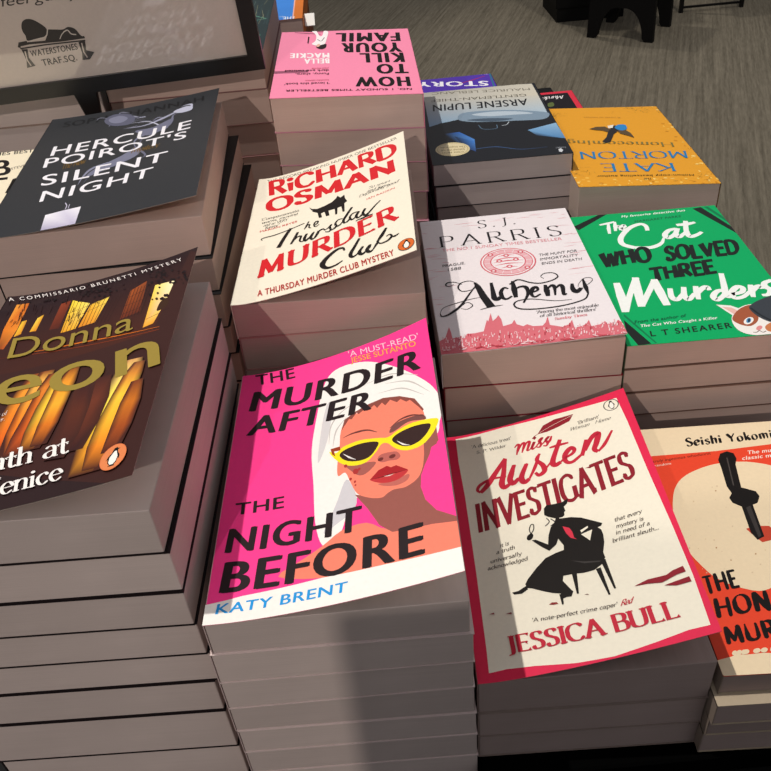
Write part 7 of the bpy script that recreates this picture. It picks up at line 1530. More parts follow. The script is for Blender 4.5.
  ["p","#b7c6d2",[[50.52,117.66],[53.0,119.04],[58.35,120.14],[64.98,120.83],[71.32,120.96],[77.42,120.43],[83.96,119.35],[90.34,117.85],[95.98,116.11],[101.43,113.77],[106.75,110.88],[110.68,108.18],[111.94,106.37],[109.59,105.8],[104.51,106.05],[98.16,106.66],[91.98,107.2],[85.92,107.47],[79.34,107.75],[72.87,108.26],[67.12,109.25],[61.51,111.02],[55.97,113.38],[51.85,115.77]]],
  ["p","#46586a",[[43.79,103.94],[46.15,104.8],[52.1,104.98],[59.54,104.62],[66.36,103.85],[73.32,102.41],[81.12,100.33],[87.5,98.18],[90.22,96.51],[87.82,95.24],[81.8,94.14],[74.29,93.59],[67.44,93.95],[60.5,95.8],[52.78,98.79],[46.47,101.86]]],
  ["p",["#101828","#2a5fae","#4a86d0","#1d3f78","#0d1422"],[[18.08,72.73],[32.9,74.37],[45.2,52.26],[42.78,22.43],[29.2,41.78]]],
  ["p",["#16243c","#3a78c8","#10182a"],[[26.91,64.19],[44.58,47.42],[36.46,23.87]]],
  ["p",["#6fa0cc","#8fb8d8","#4d82b4","#1a2c46"],[[98.8,63.67],[128.82,76.07],[129.72,34.77],[105.05,48.11]]],
  ["r","#31507c",[0.2,1.6,0.2],[[15.67,25.07],[41.71,28.61],[62.87,29.72],[84.33,18.81],[109.72,18.87]],1],
  ["r","#5a7892",0.7,[[53.71,87.85],[56.62,76.5],[69.55,74.68],[71.55,84.82]],1],
  ["r","#c9d4dc",0.7,[[75.9,81.07],[81.03,82.49],[84.64,89.69]],1],
  ["t","#0d1017","bold","ARSENE LUPIN",[113.03,149.34],[13.69,155.65],[111.57,129.51]],
  ["t","#5a564c","sans","GENTLEMAN-THIEF",[114.64,164.38],[13.31,172.6],[114.2,155.94]],
  ["t","#7a7568","sans","MAURICE LEBLANC",[121.45,181.64],[16.06,194.86],[121.09,173.71]],
  ["e","#d6c99c",[21.89,33.17],[16.25,-1.34],[-1.05,-16.29]],
  ["e","#b9a877",[21.89,33.17],[14.66,-0.97],[-0.87,-14.59]],
  ["e","#dccfa6",[21.89,33.17],[13.97,-0.82],[-0.81,-14.02]],
  ["t","#8a7a4c","bold","The inspiration",[34.74,38.66],[10.63,40.6],[34.48,34.48]],
  ["t","#8a7a4c","bold","behind the hit",[33.06,32.4],[10.93,33.89],[32.8,28.27]],
  ["t","#8a7a4c","bold","crime series",[31.39,26.22],[11.23,27.27],[31.15,22.14]],
  ["p","#cfd3d8",[[117.79,11.11],[120.44,12.85],[121.68,7.88],[119.44,3.75],[117.51,5.35]]],
  ["t","#9a9fa6","bold","CLASSIC",[125.53,15.21],[116.09,16.21],[125.36,12.3]],
 ],
 'kate':[
  ["e","#f6d37a",[72.21,12.94],[1.32,0.0],[0.0,1.8]],
  ["e","#c98a28",[103.7,6.66],[1.87,0.0],[0.0,0.73]],
  ["e","#f3c55c",[11.7,11.34],[1.55,0.0],[0.0,1.15]],
  ["e","#c98a28",[95.32,9.1],[0.62,0.0],[0.0,1.34]],
  ["e","#f3c55c",[24.54,3.39],[1.84,0.0],[0.0,1.06]],
  ["e","#d08a20",[2.34,46.26],[1.4,0.0],[0.0,1.53]],
  ["e","#f3c55c",[35.88,13.97],[1.73,0.0],[0.0,1.04]],
  ["e","#f3c55c",[37.29,0.98],[1.24,0.0],[0.0,1.79]],
  ["e","#f3c55c",[123.59,11.86],[0.94,0.0],[0.0,1.9]],
  ["e","#f6d37a",[48.43,9.92],[0.72,0.0],[0.0,1.48]],
  ["e","#d08a20",[120.97,17.25],[0.62,0.0],[0.0,1.17]],
  ["e","#f3c55c",[119.48,139.99],[0.7,0.0],[0.0,1.72]],
  ["e","#f0b848",[72.15,6.26],[2.18,0.0],[0.0,1.68]],
  ["e","#f0b848",[49.5,5.53],[0.6,0.0],[0.0,1.81]],
  ["e","#f3c55c",[124.52,197.58],[0.94,0.0],[0.0,1.15]],
  ["e","#f0b848",[125.06,19.87],[0.94,0.0],[0.0,0.96]],
  ["e","#f3c55c",[121.62,58.67],[0.72,0.0],[0.0,0.89]],
  ["e","#c98a28",[0.19,73.0],[1.33,0.0],[0.0,1.94]],
  ["e","#f0b848",[74.12,12.13],[1.6,0.0],[0.0,1.04]],
  ["e","#f0b848",[78.75,10.16],[1.78,0.0],[0.0,1.92]],
  ["e","#c98a28",[122.57,12.35],[0.73,0.0],[0.0,0.67]],
  ["e","#f6d37a",[66.09,3.57],[1.01,0.0],[0.0,1.75]],
  ["e","#f3c55c",[3.52,34.74],[0.8,0.0],[0.0,1.27]],
  ["e","#f0b848",[7.39,14.68],[2.07,0.0],[0.0,0.89]],
  ["e","#f3c55c",[34.73,6.24],[0.67,0.0],[0.0,0.99]],
  ["e","#f0b848",[11.68,18.25],[2.03,0.0],[0.0,1.97]],
  ["e","#f0b848",[8.29,115.72],[1.54,0.0],[0.0,1.89]],
  ["e","#f3c55c",[46.11,4.37],[0.63,0.0],[0.0,1.49]],
  ["e","#f3c55c",[94.23,4.46],[0.72,0.0],[0.0,1.36]],
  ["e","#f0b848",[127.9,145.94],[1.87,0.0],[0.0,1.88]],
  ["e","#f6d37a",[88.38,12.61],[2.11,0.0],[0.0,0.64]],
  ["e","#f6d37a",[1.87,9.27],[1.53,0.0],[0.0,1.45]],
  ["e","#f6d37a",[82.48,13.91],[1.77,0.0],[0.0,1.14]],
  ["e","#c98a28",[124.39,87.22],[0.73,0.0],[0.0,1.65]],
  ["e","#f0b848",[77.57,6.73],[2.13,0.0],[0.0,0.76]],
  ["e","#f3c55c",[125.26,96.29],[1.19,0.0],[0.0,0.8]],
  ["e","#d08a20",[6.22,149.25],[1.66,0.0],[0.0,1.22]],
  ["e","#f0b848",[121.6,131.85],[1.61,0.0],[0.0,1.73]],
  ["e","#f0b848",[120.2,42.41],[1.53,0.0],[0.0,1.04]],
  ["e","#f3c55c",[64.04,11.72],[1.74,0.0],[0.0,1.93]],
  ["e","#d08a20",[21.82,6.31],[2.08,0.0],[0.0,1.76]],
  ["e","#c98a28",[67.08,9.41],[1.32,0.0],[0.0,0.7]],
  ["e","#d08a20",[112.59,0.58],[1.51,0.0],[0.0,1.03]],
  ["e","#f6d37a",[118.21,26.9],[0.9,0.0],[0.0,1.68]],
  ["e","#f3c55c",[100.52,11.16],[1.31,0.0],[0.0,1.48]],
  ["e","#f0b848",[9.69,189.78],[0.92,0.0],[0.0,1.27]],
  ["e","#f3c55c",[1.39,6.61],[0.89,0.0],[0.0,0.98]],
  ["e","#c98a28",[89.95,7.29],[2.19,0.0],[0.0,0.82]],
  ["e","#f6d37a",[125.7,44.34],[2.09,0.0],[0.0,1.61]],
  ["e","#f3c55c",[58.51,8.76],[1.2,0.0],[0.0,1.4]],
  ["e","#f6d37a",[126.76,186.96],[1.12,0.0],[0.0,1.98]],
  ["e","#f3c55c",[111.73,11.18],[0.94,0.0],[0.0,1.86]],
  ["e","#d08a20",[128.75,106.32],[1.02,0.0],[0.0,1.61]],
  ["e","#d08a20",[65.11,0.52],[1.48,0.0],[0.0,1.68]],
  ["e","#f3c55c",[3.66,11.33],[1.29,0.0],[0.0,0.65]],
  ["e","#f6d37a",[8.24,181.37],[0.84,0.0],[0.0,1.32]],
  ["e","#f6d37a",[127.24,136.5],[1.53,0.0],[0.0,1.56]],
  ["e","#c98a28",[122.83,110.64],[1.62,0.0],[0.0,1.33]],
  ["e","#f6d37a",[124.16,61.72],[2.13,0.0],[0.0,1.82]],
  ["e","#c98a28",[3.65,27.95],[1.44,0.0],[0.0,1.4]],
  ["e","#c98a28",[69.13,7.04],[1.2,0.0],[0.0,1.35]],
  ["e","#c98a28",[118.34,7.62],[0.8,0.0],[0.0,0.73]],
  ["e","#f6d37a",[120.08,6.43],[1.03,0.0],[0.0,1.26]],
  ["e","#f6d37a",[55.94,11.42],[1.44,0.0],[0.0,0.75]],
  ["e","#f3c55c",[3.79,3.64],[0.66,0.0],[0.0,0.82]],
  ["e","#f0b848",[36.65,10.13],[1.59,0.0],[0.0,0.75]],
  ["e","#d08a20",[119.35,101.07],[1.75,0.0],[0.0,1.58]],
  ["e","#c98a28",[118.26,125.34],[1.59,0.0],[0.0,1.35]],
  ["e","#f0b848",[123.87,43.23],[1.96,0.0],[0.0,1.46]],
  ["e","#d08a20",[120.56,146.67],[2.04,0.0],[0.0,1.04]],
  ["e","#f0b848",[119.04,3.05],[2.02,0.0],[0.0,0.79]],
  ["e","#f3c55c",[93.73,3.63],[1.3,0.0],[0.0,1.92]],
  ["e","#f3c55c",[8.46,39.73],[0.75,0.0],[0.0,1.4]],
  ["e","#c98a28",[105.91,5.06],[1.62,0.0],[0.0,1.08]],
  ["e","#f6d37a",[127.16,158.96],[0.77,0.0],[0.0,0.65]],
  ["e","#f0b848",[6.18,112.61],[0.9,0.0],[0.0,0.76]],
  ["e","#f3c55c",[20.39,3.96],[1.53,0.0],[0.0,0.79]],
  ["e","#f6d37a",[0.93,19.15],[1.35,0.0],[0.0,1.32]],
  ["e","#f3c55c",[77.52,0.19],[1.95,0.0],[0.0,0.85]],
  ["e","#f0b848",[95.37,5.67],[1.57,0.0],[0.0,0.73]],
  ["e","#f6d37a",[121.56,16.8],[1.51,0.0],[0.0,0.87]],
  ["e","#d08a20",[4.09,150.95],[2.06,0.0],[0.0,1.64]],
  ["e","#d08a20",[126.96,80.32],[2.01,0.0],[0.0,1.57]],
  ["e","#f0b848",[126.42,80.34],[0.71,0.0],[0.0,1.08]],
  ["e","#c98a28",[1.37,4.98],[0.68,0.0],[0.0,0.98]],
  ["e","#f6d37a",[121.29,42.78],[1.51,0.0],[0.0,1.35]],
  ["e","#f3c55c",[128.99,8.99],[1.82,0.0],[0.0,1.97]],
  ["e","#d08a20",[79.39,10.34],[1.31,0.0],[0.0,1.31]],
  ["e","#d08a20",[125.13,2.13],[1.0,0.0],[0.0,1.87]],
  ["e","#c98a28",[6.09,191.49],[1.95,0.0],[0.0,0.74]],
  ["r","#6b5a22",[0.2,0.91,0.1],[[-0.16,180.46],[-6.18,178.47]],0],
  ["r","#6b5a22",[0.2,0.94,0.1],[[20.23,176.14],[27.41,174.9]],0],
  ["r","#54522e",[0.2,0.99,0.1],[[4.64,178.14],[0.96,180.83]],0],
  ["r","#6b5a22",[0.2,0.61,0.1],[[9.43,189.43],[6.02,183.62]],0],
  ["r","#8f8550",[0.2,0.64,0.1],[[12.08,179.48],[15.82,185.13]],0],
  ["r","#54522e",[0.2,0.66,0.1],[[8.39,182.62],[2.66,179.31]],0],
  ["r","#8a7430",[0.2,0.64,0.1],[[19.91,175.04],[12.11,176.08]],0],
  ["r","#8a7430",[0.2,1.08,0.1],[[25.37,183.29],[28.53,181.33]],0],
  ["r","#6b5a22",[0.2,0.89,0.1],[[21.44,182.63],[17.57,183.7]],0],
  ["r","#54522e",[0.2,1.11,0.1],[[16.82,181.92],[20.06,185.85]],0],
  ["r","#8a7430",[0.2,1.36,0.1],[[8.45,173.67],[8.27,166.6]],0],
  ["r","#54522e",[0.2,0.82,0.1],[[11.35,174.33],[16.97,179.23]],0],
  ["r","#54522e",[0.2,1.2,0.1],[[0.84,172.89],[-0.35,169.12]],0],
  ["r","#6b5a22",[0.2,1.1,0.1],[[14.51,181.52],[22.05,180.68]],0],
  ["r","#8a7430",[0.2,1.03,0.1],[[18.96,178.23],[22.11,178.77]],0],
  ["r","#54522e",[0.2,0.99,0.1],[[15.44,178.94],[12.92,173.76]],0],
  ["r","#6b5a22",[0.2,1.24,0.1],[[7.02,181.61],[3.36,181.7]],0],
  ["r","#8f8550",[0.2,0.94,0.1],[[-3.81,181.02],[-0.14,175.25]],0],
  ["r","#54522e",[0.2,0.83,0.1],[[11.17,187.1],[6.88,191.67]],0],
  ["r","#6b5a22",[0.2,0.97,0.1],[[12.95,168.66],[15.46,174.41]],0],
  ["r","#8f8550",[0.2,0.84,0.1],[[6.94,183.6],[1.6,185.98]],0],
  ["r","#6b5a22",[0.2,1.16,0.1],[[12.57,176.04],[13.99,182.18]],0],
  ["r","#8a7430",[0.2,0.89,0.1],[[-3.29,178.28],[-6.81,184.8]],0],
  ["r","#54522e",[0.2,0.95,0.1],[[10.71,173.28],[15.54,177.69]],0],
  ["r","#8a7430",[0.2,0.67,0.1],[[14.51,173.97],[12.43,178.51]],0],
  ["r","#8a7430",[0.2,1.19,0.1],[[12.94,177.03],[10.38,171.69]],0],
  ["r","#8a7430",[0.2,0.74,0.1],[[93.94,193.66],[97.29,198.59]],0],
  ["r","#6b5a22",[0.2,1.04,0.1],[[101.04,179.7],[100.42,182.75]],0],
  ["r","#6b5a22",[0.2,1.07,0.1],[[78.63,184.64],[74.61,178.89]],0],
  ["r","#6b5a22",[0.2,1.32,0.1],[[96.14,195.9],[93.91,199.66]],0],
  ["r","#8f8550",[0.2,0.8,0.1],[[111.0,193.6],[115.15,198.9]],0],
  ["r","#8f8550",[0.2,0.88,0.1],[[102.83,198.37],[96.08,197.39]],0],
  ["r","#6b5a22",[0.2,1.17,0.1],[[102.85,185.79],[106.4,189.92]],0],
  ["r","#6b5a22",[0.2,1.24,0.1],[[107.96,187.38],[110.96,181.8]],0],
  ["r","#54522e",[0.2,1.17,0.1],[[109.48,180.94],[115.49,179.41]],0],
  ["r","#8a7430",[0.2,1.39,0.1],[[103.04,185.05],[99.75,186.81]],0],
  ["r","#54522e",[0.2,0.82,0.1],[[96.13,192.13],[97.56,197.06]],0],
  ["r","#8a7430",[0.2,1.22,0.1],[[107.67,186.3],[107.18,181.8]],0],
  ["r","#6b5a22",[0.2,0.85,0.1],[[101.39,191.62],[95.65,193.09]],0],
  ["r","#8f8550",[0.2,1.08,0.1],[[102.74,194.46],[97.68,191.25]],0],
  ["r","#54522e",[0.2,1.1,0.1],[[100.94,193.16],[100.17,196.94]],0],
  ["r","#8f8550",[0.2,1.33,0.1],[[110.63,187.75],[113.98,183.48]],0],
  ["r","#8a7430",[0.2,0.92,0.1],[[93.8,195.27],[99.04,193.91]],0],
  ["r","#54522e",[0.2,1.23,0.1],[[100.98,192.63],[103.44,185.14]],0],
  ["r","#54522e",[0.2,0.96,0.1],[[119.11,194.04],[124.92,189.51]],0],
  ["r","#54522e",[0.2,0.72,0.1],[[100.2,195.23],[103.84,191.69]],0],
  ["r","#54522e",[0.2,1.01,0.1],[[113.74,185.03],[118.29,189.96]],0],
  ["r","#8a7430",[0.2,1.26,0.1],[[111.08,192.13],[112.82,195.75]],0],
  ["r","#8f8550",[0.2,1.15,0.1],[[106.2,191.96],[105.52,188.55]],0],
  ["r","#6b5a22",[0.2,1.23,0.1],[[112.97,194.13],[107.66,192.59]],0],
  ["r","#8a7430",[0.2,0.63,0.1],[[82.6,195.56],[88.59,199.42]],0],
  ["r","#54522e",[0.2,0.85,0.1],[[91.02,193.03],[98.44,190.57]],0],
  ["r","#54522e",[0.2,0.66,0.1],[[14.83,31.96],[8.38,33.26]],0],
  ["r","#6b5a22",[0.2,1.12,0.1],[[16.48,35.73],[13.52,29.69]],0],
  ["r","#6b5a22",[0.2,0.97,0.1],[[16.73,30.38],[15.74,26.31]],0],
  ["r","#8a7430",[0.2,0.83,0.1],[[35.77,31.02],[37.06,27.19]],0],
  ["r","#8f8550",[0.2,1.04,0.1],[[0.02,34.38],[-1.4,38.84]],0],
  ["r","#54522e",[0.2,1.36,0.1],[[12.97,31.68],[10.42,34.15]],0],
  ["r","#6b5a22",[0.2,0.68,0.1],[[-5.33,26.92],[-8.86,33.11]],0],
  ["r","#8a7430",[0.2,0.92,0.1],[[4.55,28.16],[1.92,25.29]],0],
  ["r","#8a7430",[0.2,1.39,0.1],[[14.27,24.27],[17.75,26.49]],0],
  ["r","#8a7430",[0.2,1.12,0.1],[[-6.14,33.47],[-10.05,39.42]],0],
  ["r","#8f8550",[0.2,1.1,0.1],[[9.77,20.78],[6.23,23.81]],0],
  ["r","#8a7430",[0.2,1.13,0.1],[[6.21,23.18],[3.31,29.49]],0],
  ["r","#8f8550",[0.2,0.69,0.1],[[6.65,29.39],[4.33,33.49]],0],
  ["r","#8a7430",[0.2,0.8,0.1],[[0.28,34.15],[2.08,27.25]],0],
  ["r","#8a7430",[0.2,1.06,0.1],[[0.65,28.98],[1.23,35.01]],0],
  ["r","#8a7430",[0.2,1.05,0.1],[[14.7,41.03],[21.24,41.07]],0],
  ["r","#8f8550",[0.2,1.06,0.1],[[21.02,31.23],[21.68,27.6]],0],
  ["r","#8f8550",[0.2,1.31,0.1],[[5.38,25.78],[9.74,23.77]],0],
  ["r","#6b5a22",[0.2,1.05,0.1],[[-5.91,32.39],[-5.52,38.22]],0],
  ["r","#8a7430",[0.2,0.7,0.1],[[6.22,40.91],[13.31,40.68]],0],
  ["r","#54522e",[0.2,1.26,0.1],[[125.36,180.32],[128.75,177.84]],0],
  ["r","#8a7430",[0.2,1.23,0.1],[[126.47,189.79],[129.27,191.25]],0],
  ["r","#8f8550",[0.2,1.09,0.1],[[151.96,176.15],[156.33,181.34]],0],
  ["r","#6b5a22",[0.2,0.71,0.1],[[112.28,177.45],[115.02,181.7]],0],
  ["r","#54522e",[0.2,0.8,0.1],[[113.17,188.25],[115.74,193.23]],0],
  ["r","#8a7430",[0.2,0.92,0.1],[[124.71,183.31],[126.2,176.87]],0],
  ["r","#8f8550",[0.2,1.2,0.1],[[117.81,184.04],[113.56,190.19]],0],
  ["r","#8f8550",[0.2,1.26,0.1],[[93.02,185.44],[96.94,179.31]],0],
  ["r","#8f8550",[0.2,0.94,0.1],[[125.29,185.66],[129.63,183.99]],0],
  ["r","#8f8550",[0.2,1.19,0.1],[[141.4,185.65],[139.64,191.47]],0],
  ["r","#6b5a22",[0.2,0.8,0.1],[[109.71,179.2],[107.67,184.81]],0],
  ["r","#8f8550",[0.2,1.16,0.1],[[125.75,180.91],[131.32,175.36]],0],
  ["r","#8a7430",[0.2,1.3,0.1],[[115.44,11.39],[113.69,16.05]],0],
  ["r","#8f8550",[0.2,1.05,0.1],[[136.58,11.96],[139.98,8.51]],0],
  ["r","#6b5a22",[0.2,0.68,0.1],[[128.7,18.21],[125.5,19.9]],0],
  ["r","#6b5a22",[0.2,0.84,0.1],[[123.22,9.52],[115.69,7.64]],0],
  ["r","#8f8550",[0.2,1.25,0.1],[[121.73,10.91],[124.17,15.51]],0],
  ["r","#6b5a22",[0.2,0.96,0.1],[[115.25,14.82],[112.49,13.14]],0],
  ["r","#8f8550",[0.2,1.3,0.1],[[118.89,16.08],[123.16,21.48]],0],
  ["r","#54522e",[0.2,1.27,0.1],[[127.22,21.46],[126.09,18.37]],0],
  ["r","#8a7430",[0.2,1.03,0.1],[[115.8,16.49],[119.27,23.02]],0],
  ["r","#54522e",[0.2,1.18,0.1],[[123.9,24.17],[130.1,23.34]],0],
  ["r","#8a7430",[0.2,0.87,0.1],[[114.55,21.91],[119.1,17.18]],0],
  ["r","#54522e",[0.2,0.7,0.1],[[137.07,9.68],[133.74,11.61]],0],
  ["r","#54522e",[0.2,1.23,0.1],[[119.43,8.31],[118.46,2.89]],0],
  ["r","#8a7430",[0.2,1.38,0.1],[[112.77,17.29],[117.28,13.4]],0],
  ["t","#2b7db4","roman","KATE",[99.32,45.87],[31.23,48.95],[96.95,27.57]],
  ["t","#2b7db4","roman","MORTON",[121.03,73.8],[17.55,77.86],[118.74,56.9]],
  ["t","#7f7440","roman","Homecoming",[114.81,95.17],[12.56,107.86],[113.31,84.67]],
  ["t","#5c4a1c","bold","THE",[69.85,14.31],[62.67,14.19],[68.87,10.98]],
  ["t","#5c4a1c","bold","Million-copy bestselling author",[110.32,19.78],[21.4,22.45],[109.66,16.38]],
  ["t","#b98a34","sans","A novel of secrets",[81.67,167.3],[43.3,170.63],[81.15,164.29]],
  ["p","#5c4b33",[[41.27,135.98],[49.22,141.22],[58.66,141.32],[63.89,130.2],[59.33,124.85],[53.4,130.89],[46.91,132.74]]],
  ["p","#5c4b33",[[68.08,129.93],[77.36,130.74],[80.32,122.07],[80.56,109.57],[75.86,115.39],[69.55,121.37]]],
  ["p","#2c2a2c",[[58.11,126.33],[68.05,144.34],[73.51,142.52],[68.76,128.46],[62.44,120.44],[54.18,100.43],[48.93,98.09],[46.35,102.29],[53.11,112.73]]],
  ["p","#2f86c8",[[67.8,137.1],[68.41,139.34],[69.76,141.78],[71.48,143.97],[73.2,145.46],[75.13,146.21],[77.35,146.45],[79.36,146.07],[80.64,144.97],[81.03,142.69],[80.8,139.43],[80.13,136.07],[79.17,133.48],[77.77,131.72],[75.91,130.38],[73.95,129.64],[72.27,129.65],[70.75,130.7],[69.27,132.62],[68.17,134.91]]],
  ["p","#e9e2d2",[[61.85,143.29],[68.95,145.74],[65.69,137.24],[61.11,136.11]]],
 ],
 'sign':[
  ["t","#2e2725","sans","feel guilty",[122.96,79.64],[188.71,79.18],[126.59,88.15]],
  ["p","#241d1b",[[133.26,61.63],[133.66,62.72],[134.19,63.87],[134.84,64.95],[135.61,65.83],[136.53,66.49],[137.58,67.0],[138.73,67.34],[139.9,67.51],[141.1,67.49],[142.37,67.3],[143.66,66.94],[144.93,66.39],[146.23,65.62],[147.54,64.63],[148.81,63.54],[149.96,62.43],[151.07,61.3],[152.16,60.12],[153.03,58.92],[153.48,57.73],[153.38,56.51],[152.87,55.26],[152.14,54.1],[151.38,53.13],[150.64,52.42],[149.84,51.88],[148.89,51.48],[147.75,51.16],[146.34,50.96],[144.72,50.9],[142.99,50.87],[141.24,50.8],[139.32,50.56],[137.23,50.22],[135.34,50.03],[134.01,50.23],[133.49,50.99],[133.54,52.16],[133.78,53.44],[133.86,54.55],[133.65,55.41],[133.36,56.17],[133.09,56.91],[132.93,57.73],[132.88,58.65],[132.89,59.61],[133.01,60.62]]],
  ["p","#241d1b",[[152.43,56.66],[153.89,56.99],[155.82,56.87],[157.92,56.55],[159.87,56.27],[161.65,56.03],[163.39,55.71],[165.07,55.45],[166.65,55.37],[168.07,55.65],[169.39,56.16],[170.65,56.64],[171.92,56.8],[173.25,56.58],[174.61,56.12],[175.88,55.45],[176.96,54.61],[177.81,53.45],[178.48,52.0],[179.03,50.55],[179.5,49.38],[180.1,48.55],[180.72,47.91],[181.01,47.44],[180.58,47.08],[179.22,46.88],[177.17,46.83],[174.74,46.88],[172.26,46.96],[169.73,47.14],[167.01,47.41],[164.2,47.67],[161.41,47.8],[158.47,47.73],[155.38,47.54],[152.53,47.31],[150.31,47.12],[148.82,46.86],[147.86,46.54],[147.35,46.38],[147.24,46.6],[147.73,47.34],[148.77,48.44],[149.96,49.74],[150.88,51.05],[151.28,52.51],[151.42,54.16],[151.68,55.65]]],
  ["r","#cabfb4",0.8,[[154.27,57.32],[150.81,51.68],[144.38,50.69],[136.61,49.57]],1],
  ["r","#cabfb4",0.9,[[166.64,53.24],[170.5,54.25],[172.45,50.94],[176.47,49.79]],1],
  ["r","#cabfb4",0.7,[[161.53,48.09],[164.36,51.4],[166.94,53.2]],1],
  ["r","#241d1b",2.0,[[125.2,47.38],[134.39,48.01],[148.49,47.36],[162.6,46.71],[182.71,46.8]],0],
  ["r","#241d1b",1.2,[[125.32,44.56],[147.58,45.0],[182.37,44.06]],0],
  ["r","#241d1b",2.4,[[124.77,45.57],[126.4,48.77],[133.23,49.1]],0],
  ["p","#241d1b",[[125.98,43.85],[131.27,43.45],[129.6,36.12],[132.46,28.71],[124.64,27.84],[126.73,34.6]]],
  ["r","#c2b3a8",1.0,[[128.42,41.95],[127.34,34.52],[128.77,29.21]],0],
  ["p","#241d1b",[[176.05,43.36],[182.07,44.1],[180.43,35.89],[186.66,33.48],[180.83,27.91],[174.28,28.16],[175.99,34.28]]],
  ["r","#c2b3a8",1.0,[[178.58,42.4],[177.74,34.68],[179.21,29.73]],0],
  ["t","#241d1b","bold","WATERSTONES",[131.8,36.77],[173.64,37.59],[132.37,42.21]],
  ["t","#241d1b","bold","TRAF.SQ.",[138.94,27.83],[170.05,28.58],[138.93,33.59]],
 ],
 'story':[
  ["t","#f2f0f6","black","STORY",[120.54,169.81],[29.18,191.79],[118.82,150.66]],
  ["t","#b7a4e0","sans","THE BESTSELLING THRILLER",[125.58,201.98],[35.79,220.73],[125.12,194.84]],
  ["r","#b02a52",[0.8,2.2,0.8],[[79.37,167.08],[100.42,178.78],[120.26,191.15]],1],
  ["p","#2f6d8a",[[129.38,213.47],[125.99,145.67],[123.86,146.29],[126.84,210.01]]],
 ],
 'red':[
  ["p","#18141a",[[0.0,0.0],[121.0,0.0],[121.0,190.0],[0.0,190.0]]],
  ["t","#e9e4e2","script","Murder",[113.0,180.71],[76.63,180.88],[112.31,167.33]],
  ["p","#5d6b3a",[[85.62,153.85],[87.3,155.55],[89.55,156.61],[91.69,156.82],[93.06,155.97],[93.49,153.38],[93.34,149.36],[92.71,145.22],[91.7,142.24],[89.93,140.57],[87.48,139.58],[85.13,139.44],[83.67,140.33],[83.33,142.89],[83.68,146.84],[84.51,150.91]]],
 ],
 'blue':[
  ["p","#3f86dc",[[0.0,0.0],[118.0,0.0],[118.0,190.0],[0.0,190.0]]],
  ["p","#f3b7a0",[[116.5,0.0],[118.0,0.0],[118.0,190.0],[116.5,190.0]]],
  ["t","#eef3fa","bold","THE",[120.89,10.32],[105.65,13.05],[120.55,-4.97]],
  ["t","#cfe0f4","sans","last",[105.54,15.93],[100.84,16.22],[105.57,10.24]],
 ],
 'teal':[
  ["r","#9a9a7a",[0.3,1,0.3],[[130.95,117.96],[135.94,156.92]],0],
  ["r","#3f5f62",[0.3,1,0.3],[[139.52,129.01],[136.63,158.38]],0],
  ["r","#3f5f62",[0.3,1,0.3],[[149.89,104.65],[148.66,159.09]],0],
  ["r","#3f5f62",[0.3,1,0.3],[[130.8,47.29],[133.69,94.15]],0],
  ["r","#7f9a90",[0.3,1,0.3],[[126.6,156.48],[124.22,177.72]],0],
  ["r","#3f5f62",[0.3,1,0.3],[[146.64,105.09],[149.21,161.94]],0],
  ["r","#3f5f62",[0.3,1,0.3],[[134.87,164.16],[140.44,189.53]],0],
  ["r","#3f5f62",[0.3,1,0.3],[[134.14,26.46],[130.74,85.08]],0],
  ["r","#9a9a7a",[0.3,1,0.3],[[135.9,132.8],[134.96,186.14]],0],
  ["r","#3f5f62",[0.3,1,0.3],[[139.35,116.14],[140.36,172.31]],0],
  ["r","#9a9a7a",[0.3,1,0.3],[[142.05,187.21],[147.94,234.06]],0],
  ["r","#7f9a90",[0.3,1,0.3],[[129.08,174.91],[131.64,203.36]],0],
  ["r","#9a9a7a",[0.3,1,0.3],[[145.79,123.24],[141.28,162.52]],0],
  ["r","#9a9a7a",[0.3,1,0.3],[[140.97,107.03],[144.58,143.45]],0],
  ["r","#5f9a86",1.6,[[136.0,60.0],[146.0,64.0],[140.0,80.0]],0],
  ["r","#5f9a86",1.6,[[130.0,120.0],[148.0,126.0],[136.0,140.0]],0],
 ],
 'cream':[
  ["t","#1a1614","bold","TIMES BESTSELLER",[53.59,189.91],[123.31,191.32],[51.78,198.4]],
  ["t","#1a1614","black","B",[75.39,142.85],[90.22,143.05],[64.96,180.38]],
  ["p","#1a1614",[[74.25,136.93],[89.51,137.52],[90.7,132.13],[76.0,131.43]]],
  ["p","#1a1614",[[97.4,103.0],[95.41,132.06],[100.54,134.97],[104.66,114.94],[101.72,110.71],[102.84,102.74]]],
  ["t","#5a4c44","sans","STEVE",[87.59,152.62],[98.86,157.46],[85.88,158.37]],
 ],
}
# ------------------------------------------------------------------ books
M_PRINT = print_mat('printed_card', .5, .2)
M_GLOSS = print_mat('printed_card_gloss', .35, .35)
M_PAGES = {}
def pages(hexcol):
    if hexcol not in M_PAGES: M_PAGES[hexcol] = page_mat('trimmed_pages', hexcol, .22)
    return M_PAGES[hexcol]

def pair(z): return (z, z) if isinstance(z, (int, float)) else z
T_CARD = .45

